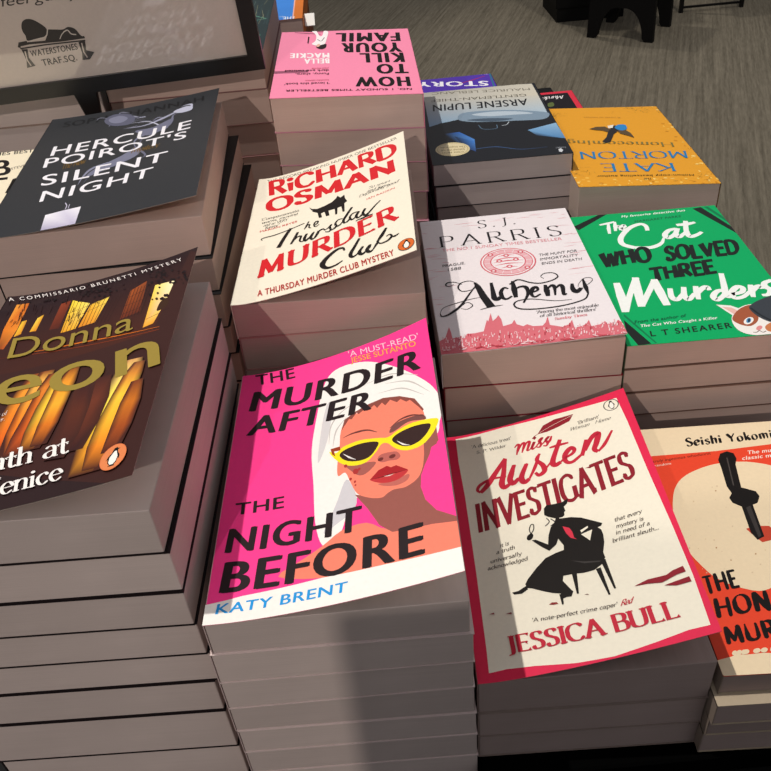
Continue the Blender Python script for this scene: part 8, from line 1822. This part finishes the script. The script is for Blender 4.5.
def art_tris(it):
    """One printed item -> list of (triangle, colours)."""
    k = it[0]
    if k == 'p':
        cols, pts = it[1], it[2]
        cs = [lin(c) for c in cols] if isinstance(cols, (list, tuple)) else [lin(cols)] * len(pts)
        tess = tessellate_polygon([[Vector((p[0], p[1], 0)) for p in pts]])
        return [(tuple(pts[i] for i in t), tuple(cs[i] for i in t), 0) for t in tess]
    if k == 'r':
        col, w, pts = lin(it[1]), it[2], it[3]
        if len(it) > 4 and it[4]: pts = catmull(pts, 5)
        tr = []
        if isinstance(w, (list, tuple)): wf = lambda d, t: w[0] + (w[1] - w[0]) * t if len(w) == 2 else (w[0] + (w[1] - w[0]) * t * 2 if t < .5 else w[1] + (w[2] - w[1]) * (t - .5) * 2)
        else: wf = lambda d, t: w
        strip(tr, pts, wf)
        return [(t, (col,) * 3, 0) for t in tr]
    if k == 'e':
        col = lin(it[1]); c, a, b = it[2:5]; n = 28
        q = [(c[0] + a[0] * math.cos(2 * math.pi * i / n) + b[0] * math.sin(2 * math.pi * i / n), c[1] + a[1] * math.cos(2 * math.pi * i / n) + b[1] * math.sin(2 * math.pi * i / n)) for i in range(n)]
        return [((c, q[i], q[(i + 1) % n]), (col,) * 3, 0) for i in range(n)]
    if k == 't':
        col, style, s, bl, br, tl = lin(it[1]), it[2], it[3], it[4], it[5], it[6]
        key = (style, s)
        if key not in SANS_CACHE: SANS_CACHE[key] = STYLES[style](s)
        tr = SANS_CACHE[key]
        x0 = min(p[0] for t, q in tr for p in t); x1 = max(p[0] for t, q in tr for p in t)
        ax, ay = br[0] - bl[0], br[1] - bl[1]; bx, by = tl[0] - bl[0], tl[1] - bl[1]
        cx, cy = (it[7][0] - br[0], it[7][1] - br[1]) if len(it) > 7 else (bx, by)
        def f(p):
            q = (p[0] - x0) / (x1 - x0)
            return (bl[0] + ax * q + (bx + (cx - bx) * q) * p[1], bl[1] + ay * q + (by + (cy - by) * q) * p[1])
        return [(tuple(f(p) for p in t), (col,) * 3, q) for t, q in tr]
    return []

def build_art(bm, ink, items, W, L, curled, surface, lift):
    """Adds the printed items to bm, clipped to the cover, cut where the card bends and laid on it layer by layer."""
    a = bmesh.new(); ai = a.loops.layers.float_color.new('ink')
    n = 0
    for it in items:
        top_ = n
        for tri, cols, sub in art_tris(it):
            (x0, y0), (x1, y1), (x2, y2) = tri
            ar = (x1 - x0) * (y2 - y0) - (x2 - x0) * (y1 - y0)
            if abs(ar) < 1e-7: continue
            if ar < 0: tri = tri[::-1]; cols = cols[::-1]
            f = a.faces.new([a.verts.new((p[0], p[1], n + sub + 1)) for p in tri]); top_ = max(top_, n + sub)
            for lp, c in zip(f.loops, cols): lp[ai] = c
        n = top_ + 1
    def cut(co, no, **kw): bmesh.ops.bisect_plane(a, geom=a.verts[:] + a.edges[:] + a.faces[:], plane_co=co, plane_no=no, **kw)
    cut((0, 0, 0), (1, 0, 0), clear_inner=True); cut((W, 0, 0), (1, 0, 0), clear_outer=True)
    cut((0, 0, 0), (0, 1, 0), clear_inner=True); cut((0, L, 0), (0, 1, 0), clear_outer=True)
    if curled:
        nu, nv = int(W / 5) + 1, 5; du, dv = W / nu, L / nv     # same lattice as the card itself, diagonals too
        for u in range(1, nu): cut((u * du, 0, 0), (1, 0, 0))
        for v in range(1, nv): cut((0, v * dv, 0), (0, 1, 0))
        for d in range(-nu + 1, nv): cut((0, d * dv, 0), (-dv, du, 0))
    exact = surface
    if curled:
        lat = [[exact(i * du, j * dv) for i in range(nu + 1)] for j in range(nv + 1)]
        def surface(u, v):       # a point of the folded card, flat inside each of its small triangles
            i = min(nu - 1, max(0, int(u / du))); j = min(nv - 1, max(0, int(v / dv))); s, t = u / du - i, v / dv - j
            a0, b0, c0, d0 = lat[j][i], lat[j][i + 1], lat[j + 1][i + 1], lat[j + 1][i]
            return a0 + (b0 - a0) * s + (c0 - b0) * t if s >= t else a0 + (d0 - a0) * t + (c0 - d0) * s
    mp = {}
    for v in a.verts: mp[v] = bm.verts.new(surface(v.co.x, v.co.y) + Vector((0, 0, lift + .0024 * v.co.z)) * .001)
    for f in a.faces:
        try: g = bm.faces.new([mp[v] for v in f.verts])
        except ValueError: continue
        for l0, l1 in zip(f.loops, g.loops): l1[ink] = l0[ai]
    a.free()

def paint(faces, ink, col):
    for f in faces:
        for lp in f.loops: lp[ink] = col

def make_book(label, group, x, y, yaw, W, L, ztop, zbot, cover_col, page_col, flip=False, H=None, p=1.5, art=None, back_col=None, spine=None, inner='#e9e2d6', gloss=False, name='paperback_book'):
    (tl, tr), (bl, br) = pair(ztop), pair(zbot)
    zb = min(bl, br)
    root = thing(name, label, 'book', MM(x, y, zb), math.radians(yaw), group)
    k = .001
    def top(u): return tl + (tr - tl) * u / W - zb
    def bot(u): return bl + (br - bl) * u / W - zb + .05
    def V(u, v, z): return Vector((u * k, v * k, z * k))
    # page block
    bm = bmesh.new(); e = .5; s0, s1 = (.6, W - e) if not flip else (e, W - .6)
    z0 = lambda u: bot(u) + T_CARD; z1 = lambda u: top(u) - T_CARD
    hexa(bm, [V(s0, e, z0(s0)), V(s1, e, z0(s1)), V(s1, L - e, z0(s1)), V(s0, L - e, z0(s0)), V(s0, e, z1(s0)), V(s1, e, z1(s1)), V(s1, L - e, z1(s1)), V(s0, L - e, z1(s0))])
    bevel(bm, .0004, 1)
    from_bm('page_block', bm, pages(page_col), root)
    # cover: back card, spine, front card with its printing
    bm = bmesh.new(); ink = bm.loops.layers.float_color.new('ink')
    cc = lin(cover_col); sc = lin(spine or cover_col); bc = lin(back_col or cover_col); ic = lin(inner)
    paint(hexa(bm, [V(0, 0, bot(0)), V(W, 0, bot(W)), V(W, L, bot(W)), V(0, L, bot(0)), V(0, 0, bot(0) + T_CARD), V(W, 0, bot(W) + T_CARD), V(W, L, bot(W) + T_CARD), V(0, L, bot(0) + T_CARD)]), ink, bc)
    ua, ub = (0, T_CARD) if not flip else (W - T_CARD, W)
    paint(hexa(bm, [V(ua, 0, bot(ua)), V(ub, 0, bot(ub)), V(ub, L, bot(ub)), V(ua, L, bot(ua)), V(ua, 0, top(ua)), V(ub, 0, top(ub)), V(ub, L, top(ub)), V(ua, L, top(ua))]), ink, sc)
    hb, ht = H or (0, 0); curled = max(hb, ht) > 0; u0 = 7.0
    def surface(u, v):
        z = tl + (tr - tl) * u / W - zb; xx = u; h = hb + (ht - hb) * v / L
        if u > u0 and h > 0:
            t = (u - u0) / (W - u0); z += h * t ** p; xx -= h * h * p * p / (2 * (W - u0)) * t ** (2 * p - 1) / (2 * p - 1)
        return Vector((xx * k, v * k, z * k))
    nu, nv = (int(W / 5) + 1, 5) if curled else (1, 1)
    g1 = [[bm.verts.new(surface(i * W / nu, j * L / nv)) for i in range(nu + 1)] for j in range(nv + 1)]
    g0 = [[bm.verts.new(surface(i * W / nu, j * L / nv) - Vector((0, 0, T_CARD * k * .9))) for i in range(nu + 1)] for j in range(nv + 1)]
    for j in range(nv):
        for i in range(nu):
            paint([bm.faces.new((g1[j][i], g1[j][i + 1], g1[j + 1][i + 1])), bm.faces.new((g1[j][i], g1[j + 1][i + 1], g1[j + 1][i]))], ink, cc)
            paint([bm.faces.new((g0[j][i], g0[j + 1][i], g0[j + 1][i + 1], g0[j][i + 1]))], ink, ic)
    rim = [(0, i, 0, i + 1) for i in range(nu)] + [(j, nu, j + 1, nu) for j in range(nv)] + [(nv, i + 1, nv, i) for i in reversed(range(nu))] + [(j + 1, 0, j, 0) for j in reversed(range(nv))]
    edge = lin(cover_col) if not curled else tuple(a * .5 + b * .5 for a, b in zip(lin(cover_col), ic))
    for a, b, c, d in rim:
        paint([bm.faces.new((g0[a][b], g0[c][d], g1[c][d], g1[a][b]))], ink, edge)
    if art: build_art(bm, ink, art, W, L, curled, surface, .012)
    from_bm('cover', bm, M_GLOSS if gloss else M_PRINT, root, smooth=False)
    return root

ORD = ['topmost', 'second', 'third', 'fourth', 'fifth', 'sixth', 'seventh', 'eighth', 'ninth', 'tenth', 'eleventh', 'twelfth']
def make_stack(key, st, look, toplabel, group, cover_col, page_col, lower_cover=None, inner='#e9e2d6', gloss=False, spine=None):
    zs = st['z']; n = len(zs) - 1
    for i in range(n):
        j = st['jit'][i] if i < len(st['jit']) else (rnd.uniform(-1, 2), rnd.uniform(-1.5, 1.5), rnd.uniform(-.4, .4))
        dx, dy, dr = j[:3]; dw = j[3] if len(j) > 3 else 0
        lab = toplabel if i == 0 else '%s paperback from the top %s' % (ORD[i], look)
        make_book(lab, group, st['x'] + dx - dw, st['y'] + dy, st['yaw'] + dr, st['W'] + dw, st['L'], zs[i], zs[i + 1],
                  cover_col if i == 0 else (lower_cover or cover_col), page_col, bool(st.get('flip')), st['H'] if i == 0 else None, st['p'],
                  ART.get(key) if i == 0 else None, back_col=lower_cover, spine=spine, inner=inner, gloss=gloss)
# ------------------------------------------------------------------ the stacks
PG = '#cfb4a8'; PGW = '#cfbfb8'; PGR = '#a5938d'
make_stack('leon', STACKS['leon'], 'under the night canal cover', 'dark paperback with glowing orange windows and gold lettering, cover curling up, on the tall stack', 'paperbacks in the stack under the night canal cover', '#2b1a1c', PGW, lower_cover='#1d1517', inner='#cdbfb2')
make_stack('herc', STACKS['herc'], 'under the charcoal candle cover', 'large charcoal paperback with white capitals and a smoking white candle, cover lifting', 'paperbacks in the stack under the charcoal candle cover', '#2f3135', PG, lower_cover='#1b1a1c', inner='#cdbfb2')
make_stack('thu', STACKS['thu'], 'under the cream fox cover', 'cream paperback with red and black lettering round a small black fox, cover curled high', 'paperbacks in the stack under the cream fox cover', '#f3ead6', PG, lower_cover='#b98a84', inner='#c9b8a8')
make_stack('murd', STACKS['murd'], 'under the hot pink sunglasses cover', 'hot pink paperback showing a woman in a white towel and yellow sunglasses', 'paperbacks in the stack under the hot pink cover', '#ff3f92', PGW, lower_cover='#d9c6c2', inner='#c9b8a8', spine='#c3aeaa')
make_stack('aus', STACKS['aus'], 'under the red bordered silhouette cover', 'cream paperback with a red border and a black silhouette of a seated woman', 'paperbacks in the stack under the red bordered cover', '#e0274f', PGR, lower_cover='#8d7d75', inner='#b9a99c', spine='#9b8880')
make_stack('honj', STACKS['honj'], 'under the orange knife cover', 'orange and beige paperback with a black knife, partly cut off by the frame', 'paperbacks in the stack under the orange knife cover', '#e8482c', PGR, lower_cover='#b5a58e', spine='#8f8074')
make_stack('alch', STACKS['alch'], 'under the white and red city cover', 'white paperback with red etched city skyline, round seal and black calligraphy', 'paperbacks in the stack under the white city cover', '#ece4e6', PG, lower_cover='#8c2b35')
make_stack('cat', STACKS['cat'], 'under the green cat cover', 'bright green paperback with white brush lettering and a cat in a dark hat', 'paperbacks in the stack under the green cover', '#00a860', PG, lower_cover='#6e5348', spine='#4d5a45')
make_stack('pink', STACKS['pink'], 'under the upside-down pale pink cover', 'pale pink paperback lying upside down with bold black capitals', 'paperbacks in the stack under the pale pink cover', '#f78fb0', PG, lower_cover='#b98290', inner='#f0d8d8')
make_stack('lupin', STACKS['lupin'], 'under the upside-down blue and black hat cover', 'blue and black paperback lying upside down with a round cream sticker and a hat', 'paperbacks in the stack under the blue and black cover', '#10151f', '#b8aba8', lower_cover='#1a1a1e', gloss=True)
make_stack('kate', STACKS['kate'], 'under the upside-down golden bird cover', 'thick golden yellow paperback lying upside down with a small blue bird', 'paperbacks in the stack under the golden yellow cover', '#e5a02c', '#b5a499', lower_cover='#2a2523', spine='#6d563a')

def extra(key, W, L, x, y, yaw, zs, look, toplabel, group, col, low, page, flip=0):
    make_stack(key, dict(W=W, L=L, x=x, y=y, yaw=yaw, z=zs, H=(0, 0), p=1.5, jit=[(0, 0, 0)], flip=flip), look, toplabel, group, col, page, lower_cover=low)
extra('teal', 152, 232, -237, 806, -.6, run(-225, [-257, -290, -322], 5), 'under the dark teal cover by the sign', 'large dark teal paperback with thin pale lines, half hidden behind the framed sign', 'paperbacks in the stack under the dark teal cover', '#2c3a3c', '#7d5b58', PG)
extra('hidden_by_sign', 152, 232, -394, 806, .4, run(-238, [-271, -304], 6), 'of the stack behind the sign post', 'large paperback behind the sign post, its cover hidden by the sign', 'paperbacks in the stack behind the sign post', '#8d8178', '#7d6a60', PGW)
extra('cream', 129, 198, -398, 561, 0, run(-277, [-303], 7), 'under the cream cover with heavy black letters', 'cream paperback with heavy black lettering, mostly hidden behind the charcoal candle paperback', 'paperbacks in the stack under the cream cover', '#f2e6cb', '#8d7d75', PG)
extra('story', 129, 198, 51, 925, 0, run(-367, [-390], 5), 'under the violet cover', 'violet paperback lying upside down with white capitals, behind the blue and black one', 'paperbacks in the stack under the violet cover', '#5134a8', '#3c2c70', PG, flip=1)
extra('red', 129, 198, 180, 1012, -1.0, run(-430, [-452], 2), 'under the red bordered black cover', 'black paperback with a red border lying behind the golden yellow one', 'paperbacks in the stack under the black cover with red border', '#d92f45', '#7a2630', PG, flip=1)
extra('blue', 129, 198, -185, 1050, 0, run(-257, [-283], 8), 'under the bright blue orange-edged cover', 'bright blue paperback with an orange edge, seen past the pale pink one', 'paperbacks in the stack under the bright blue cover', '#d8772e', '#8a4a24', PG, flip=1)

# ------------------------------------------------------------------ the framed sign on its post
M_BLACK = plain('black_satin_plastic', '#0d0c0d', .35, .5)
M_TABLE = plain('black_table_paint', '#070606', .65, .2, noise=.3)
sg = thing('framed_sign', 'black framed sign with a lion logo standing on a thin black post behind the books', 'sign', MM(SIGN['x'], SIGN['y'], SIGN['z']))
sg.rotation_euler = (math.radians(-SIGN['lean']), math.radians(SIGN['roll']), math.radians(SIGN['yaw']))
# local frame: x right, z up, y away from the viewer; origin at the lower right outer corner
FWm, FH, FB, FD = SIGN['w'], SIGN['h'], 13.5, 7.0
bm = bmesh.new()
def sbox(x0, x1, z0, z1, y0, y1): return box(bm, x0 / 1000, x1 / 1000, y0 / 1000, y1 / 1000, z0 / 1000, z1 / 1000)
sbox(-FWm, 0, 0, FB, 0, FD); sbox(-FWm, 0, FH - FB, FH, 0, FD); sbox(-FWm, -FWm + FB, FB, FH - FB, 0, FD); sbox(-FB, 0, FB, FH - FB, 0, FD)
sbox(-FWm + 2, -2, 2, FH - 2, FD - 2.5, FD - .5)
fr = from_bm('frame', bm, M_BLACK, sg)
bm = bmesh.new(); ink = bm.loops.layers.float_color.new('ink')
fs = sbox(-FWm + FB, -FB, FB, FH - FB, 3.2, 4.4); paint(fs, ink, lin('#c2b3a8'))
def sign_surface(u, v): return Vector((-FWm / 1000 + u * .001, .0032, v * .001))
a = bmesh.new(); ai = a.loops.layers.float_color.new('ink')
n_ = 0
for it in ART.get('sign', []):
    n_ += 8
    for tri, cols, sub in art_tris(it):
        (x0, y0), (x1, y1), (x2, y2) = tri
        if abs((x1 - x0) * (y2 - y0) - (x2 - x0) * (y1 - y0)) < 1e-7: continue
        f = bm.faces.new([bm.verts.new(sign_surface(*q) - Vector((0, .0000026 * (n_ + sub), 0))) for q in tri])
        for lp, c in zip(f.loops, cols): lp[ink] = c
a.free()
M_POSTER = print_mat('poster_under_acrylic', .12, .5, coat=1.0)
M_POSTER.node_tree.nodes['Principled BSDF'].inputs['Coat IOR'].default_value = 1.75
M_POSTER.node_tree.nodes['Principled BSDF'].inputs['Coat Roughness'].default_value = .05
M_POSTER.node_tree.nodes['Principled BSDF'].inputs['Roughness'].default_value = .5
from_bm('poster', bm, M_POSTER, sg)
bm = bmesh.new()
px0 = SIGN['post']
hexa(bm, [Vector(q) * .001 for q in ((px0 - 6, 1.5, -30), (px0 + 6, 1.5, -30), (px0 + 6, 7, -30), (px0 - 6, 7, -30), (px0 - 11, .5, 1), (px0 + 11, .5, 1), (px0 + 11, FD - 1, 1), (px0 - 11, FD - 1, 1))])
sbox(px0 - 5, px0 + 5, -(SIGN['z'] - ZT) + 12, -28, 1, FD + 1)
bevel(bm, .0012, 1)
from_bm('post', bm, M_BLACK, sg)
bm = bmesh.new(); box(bm, -.06, .06, -.016, .016, 0, .005); bevel(bm, .001, 1)
bp_ = from_bm('base_plate', bm, M_BLACK, sg)
rot = sg.rotation_euler.to_matrix(); foot = rot @ Vector((px0 / 1000, .006, -(SIGN['z'] - ZT) / 1000 + .014)) + sg.location
foot.z = (ZT + Z0) / 1000 + .0002
bp_.rotation_euler = rot.transposed().to_euler(); bp_.location = rot.transposed() @ (foot - sg.location)

# ------------------------------------------------------------------ table, riser
tb = thing('display_table', 'black display table carrying all the stacks of books', 'table', MM(0, 700, -1246))
def part(name, bm, mat, parent): return from_bm(name, bm, mat, parent)
def lbox(bm, o, x0, x1, y0, y1, z0, z1):   # millimetres in the layout frame, stored relative to the thing o
    a, b = MM(x0, y0, z0) - o.location, MM(x1, y1, z1) - o.location
    return box(bm, a.x, b.x, a.y, b.y, a.z, b.z)
bm = bmesh.new(); lbox(bm, tb, -760, 331, 150, 1420, -536, ZT); bevel(bm, .003, 2); part('tabletop', bm, M_TABLE, tb)
bm = bmesh.new(); lbox(bm, tb, -720, 300, 190, 1380, -640, -536.5); part('apron', bm, M_TABLE, tb)
for lx in (-715, 235):
    for ly in (195, 1315):
        bm = bmesh.new(); lbox(bm, tb, lx, lx + 60, ly, ly + 60, -1246, -640.5); bevel(bm, .003, 1); part('leg', bm, M_TABLE, tb)
bm = bmesh.new(); rs = thing('riser_board', 'low black riser board under the two stacks at the front edge of the table', 'riser', MM(180, 340, ZT))
lbox(bm, rs, 35.5, 330, 236, 461, ZT, -478); bevel(bm, .0015, 1); part('board', bm, plain('black_felt', '#040404', .95, .02), rs)

# ------------------------------------------------------------------ floor
m, n, l, b = new_mat('ribbed_carpet')
tc = n.new('ShaderNodeTexCoord')
def noise(scale, vec, det=4, rough=.6):
    z = n.new('ShaderNodeTexNoise'); z.inputs['Scale'].default_value = scale; z.inputs['Detail'].default_value = det; z.inputs['Roughness'].default_value = rough
    l.new(vec, z.inputs['Vector']); return z.outputs['Fac']
def mapping(s, r=0):
    a = n.new('ShaderNodeMapping'); a.inputs['Rotation'].default_value = (0, 0, r); l.new(tc.outputs['Object'], a.inputs['Vector'])
    q = n.new('ShaderNodeMapping'); q.inputs['Scale'].default_value = s; l.new(a.outputs[0], q.inputs['Vector']); return q.outputs[0]
def mth(op, a, bb):
    q = n.new('ShaderNodeMath'); q.operation = op
    for i, v in enumerate((a, bb)):
        if isinstance(v, (int, float)): q.inputs[i].default_value = v
        else: l.new(v, q.inputs[i])
    return q.outputs[0]
RIB = math.radians(20)
s1 = noise(1, mapping((70, 1.6, 1), RIB), 3); s2 = noise(1, mapping((130, 14, 1), RIB), 3); s3 = noise(1.3, mapping((1, 1, 1)), 3); s4 = noise(220, tc.outputs['Object'], 2)
mix = mth('ADD', mth('ADD', mth('MULTIPLY', s1, .42), mth('MULTIPLY', s2, .28)), mth('ADD', mth('MULTIPLY', s3, .12), mth('MULTIPLY', s4, .18)))
rp = n.new('ShaderNodeValToRGB'); rp.color_ramp.elements[0].position = .36; rp.color_ramp.elements[1].position = .64
rp.color_ramp.elements[0].color = lin('#5d574b'); rp.color_ramp.elements[1].color = lin('#928a79')
l.new(mix, rp.inputs[0]); l.new(rp.outputs[0], b.inputs['Base Color']); b.inputs['Roughness'].default_value = .95; b.inputs['Specular IOR Level'].default_value = .1
bp = n.new('ShaderNodeBump'); bp.inputs['Strength'].default_value = .5; bp.inputs['Distance'].default_value = .004; l.new(mix, bp.inputs['Height']); l.new(bp.outputs[0], b.inputs['Normal'])
bm = bmesh.new(); box(bm, -6, 7, -3, 11, -.04, 0)
fl = from_bm('floor', bm, m); fl['kind'] = 'structure'

M_WALL = plain('painted_plaster', '#8f857a', .8, .2, noise=.05, scale=3)
for nm, q in (('wall_back', (-6, 7, 11, 11.1, 0, 4.6)), ('wall_left', (-6.1, -6, -3, 11.1, 0, 4.6)), ('wall_right', (7, 7.1, -3, 11.1, 0, 4.6))):
    bm = bmesh.new(); box(bm, *q); wo = from_bm(nm, bm, M_WALL); wo['kind'] = 'structure'

# ------------------------------------------------------------------ black furniture standing far off on the carpet
st = thing('step_stool', 'black stool with arched end panels standing on the carpet beyond the table', 'stool', MM(1365, 4240, -1246))
st.rotation_euler = (0, 0, math.atan2(-160, 228))
def arch(y0, y1):
    b2 = bmesh.new(); n_ = 14; w, h, leg = .162, .40, .040
    outer = [(-w, 0), (-w + .012, h), (w - .012, h), (w, 0)]
    inner = [(w - leg, 0)] + [(w - leg - .012 - (w - leg - .03) * 0 - .09 * (1 - math.cos(t)) , .145 * math.sin(t)) for t in [i * math.pi / 2 / n_ for i in range(1, n_ + 1)]]
    inner += [(-x, z) for x, z in reversed(inner)]
    pts = outer + inner
    for y in (y0, y1):
        pass
    tess = tessellate_polygon([[Vector((p[0], p[1], 0)) for p in pts]])
    f0 = [b2.verts.new((p[0], y0, p[1])) for p in pts]; f1 = [b2.verts.new((p[0], y1, p[1])) for p in pts]
    for t in tess: b2.faces.new([f0[i] for i in t]); b2.faces.new([f1[i] for i in reversed(t)])
    for i in range(len(pts)):
        j = (i + 1) % len(pts); b2.faces.new((f0[i], f0[j], f1[j], f1[i]))
    bmesh.ops.recalc_face_normals(b2, faces=b2.faces[:]); return b2
for yy in (-.15, .12): from_bm('end_panel', arch(yy, yy + .03), M_TABLE, st)
bm = bmesh.new(); box(bm, -.17, .17, -.17, .17, .401, .43); bevel(bm, .006, 2); from_bm('seat', bm, M_TABLE, st)
bm = bmesh.new(); box(bm, -.02, .02, -.119, .119, .18, .24); from_bm('stretcher', bm, M_TABLE, st)
bm = bmesh.new(); box(bm, -.12, .10, -.06, .09, 0, .0015)
pp = from_bm('paper_sheet', bm, plain('white_paper', '#d8d2c8', .7)); pp.location = st.location + Vector((-.02, -.02, .431)); pp.rotation_euler = (0, 0, .3)
tag(pp, 'white sheet of paper lying on the black stool', 'paper')
pl = thing('display_plinth', 'solid black plinth standing on the carpet behind the stool', 'plinth', MM(1240, 4720, -1246))
bm = bmesh.new(); lbox(bm, pl, 1056, 1420, 4500, 4860, -1180, -420); bevel(bm, .004, 1); from_bm('body', bm, M_TABLE, pl)
bm = bmesh.new(); lbox(bm, pl, 1064, 1412, 4508, 4852, -1246, -1180.5); from_bm('plinth_foot', bm, M_TABLE, pl)
tt = thing('metal_side_table', 'thin legged dark metal table at the far edge of the carpet', 'table', MM(1850, 4700, -1246))
M_IRON = plain('dark_metal', '#151414', .4, .5, .6)
for lx in (1700, 2013):
    for ly in (4475, 4890):
        bm = bmesh.new(); lbox(bm, tt, lx - 9, lx + 9, ly - 9, ly + 9, -1246, -700); from_bm('leg', bm, M_IRON, tt)
for ly in (4475, 4890):
    bm = bmesh.new(); lbox(bm, tt, 1709.5, 2003.5, ly - 5, ly + 5, -1226, -1216); from_bm('stretcher', bm, M_IRON, tt)
bm = bmesh.new(); lbox(bm, tt, 1670, 2043, 4445, 4920, -699.5, -680); bevel(bm, .003, 1); from_bm('tabletop', bm, M_IRON, tt)

# ------------------------------------------------------------------ unseen shelf unit added to throw the shadow over the near book fronts
bc = thing('shadow_shelf_unit', 'dark wooden shelf unit added unseen behind the viewer to shade the near books', 'shadow_shelf_unit', MM(-30, -1050, -1246))
M_WOOD = plain('dark_stained_wood', '#2c1d16', .5, .35, noise=.25, scale=9)
for q in ((-483, -459), (399, 423)):
    bm = bmesh.new(); lbox(bm, bc, q[0], q[1], -1200, -900, -1246, 411); bevel(bm, .002, 1); from_bm('side_panel', bm, M_WOOD, bc)
bm = bmesh.new(); lbox(bm, bc, -458.8, 398.8, -1199, -1187, -1246, 411); from_bm('back_panel', bm, M_WOOD, bc)
for zz in (-1160, -840, -520, -200, 120, 389):
    bm = bmesh.new(); lbox(bm, bc, -458.8, 398.8, -1186.8, -902, zz, zz + 22); from_bm('shelf', bm, M_WOOD, bc)

# ------------------------------------------------------------------ small slips
bm = bmesh.new(); box(bm, -.006, .006, 0, .022, 0, .0006); bevel(bm, .0001, 1)
sl = from_bm('price_tag', bm, plain('white_card', '#efece6', .6)); sl.location = MM(-49, 1062, -270); sl.rotation_euler = (math.radians(25), 0, 0)
tag(sl, 'small white card tag poking out beside the bright blue paperback', 'tag')

# ------------------------------------------------------------------ light
w = bpy.data.worlds.new('shop_ambient'); bpy.context.scene.world = w; w.use_nodes = True
w.node_tree.nodes['Background'].inputs[0].default_value = (.97, .96, 1.0, 1); w.node_tree.nodes['Background'].inputs[1].default_value = LIGHT['amb']
def spot(name, pos, target, power, angle, blend, radius, col):
    d = bpy.data.lights.new(name, 'SPOT'); d.energy = power; d.spot_size = math.radians(angle); d.spot_blend = blend; d.shadow_soft_size = radius; d.color = col
    o = bpy.data.objects.new(name, d); C.objects.link(o); o.location = pos
    o.rotation_euler = (Vector(target) - Vector(pos)).to_track_quat('-Z', 'Y').to_euler(); return o
T = MM(40, 520, -330)
spot('track_spot', T + Vector((-1.122, .012, 3.4)), T, LIGHT['key'], 40, .5, .022, (1, .95, .88))
spot('front_spot', MM(60, 420, -380) + Vector((-.40, -1.0, .62)) * 2.6, MM(60, 420, -380), LIGHT['front'], 40, .6, .008, (1, .9, .82))
spot('floor_spot', (1.6, 2.2, 3.4), (1.0, 3.0, 0), LIGHT['floor'], 80, .7, .12, (1, .93, .85))
spot('stool_spot', (.4, 5.2, 3.3), (1.5, 4.0, 0), LIGHT['floor'] * .7, 50, .6, .08, (1, .93, .85))

# ------------------------------------------------------------------ camera
cd = bpy.data.cameras.new('camera'); cam = bpy.data.objects.new('camera', cd); C.objects.link(cam)
pit, rol, fpx = math.radians(37.95344863), math.radians(-5.494704917), 832.0251
fw = Vector((0, math.cos(pit), -math.sin(pit))); up = Vector((0, math.sin(pit), math.cos(pit))); rt = Vector((1, 0, 0))
cr = math.cos(rol) * rt + math.sin(rol) * up; cu = -math.sin(rol) * rt + math.cos(rol) * up
cam.matrix_world = Matrix(((cr.x, cu.x, -fw.x, 0), (cr.y, cu.y, -fw.y, 0), (cr.z, cu.z, -fw.z, Z0 / 1000), (0, 0, 0, 1)))
cd.sensor_fit = 'HORIZONTAL'; cd.sensor_width = 36; cd.lens = 36 * fpx / 771; cd.clip_start = .02; cd.clip_end = 60
bpy.context.scene.camera = cam
vs = bpy.context.scene.view_settings; vs.view_transform = 'Standard'; vs.look = 'None'; vs.exposure = 0; vs.gamma = 1
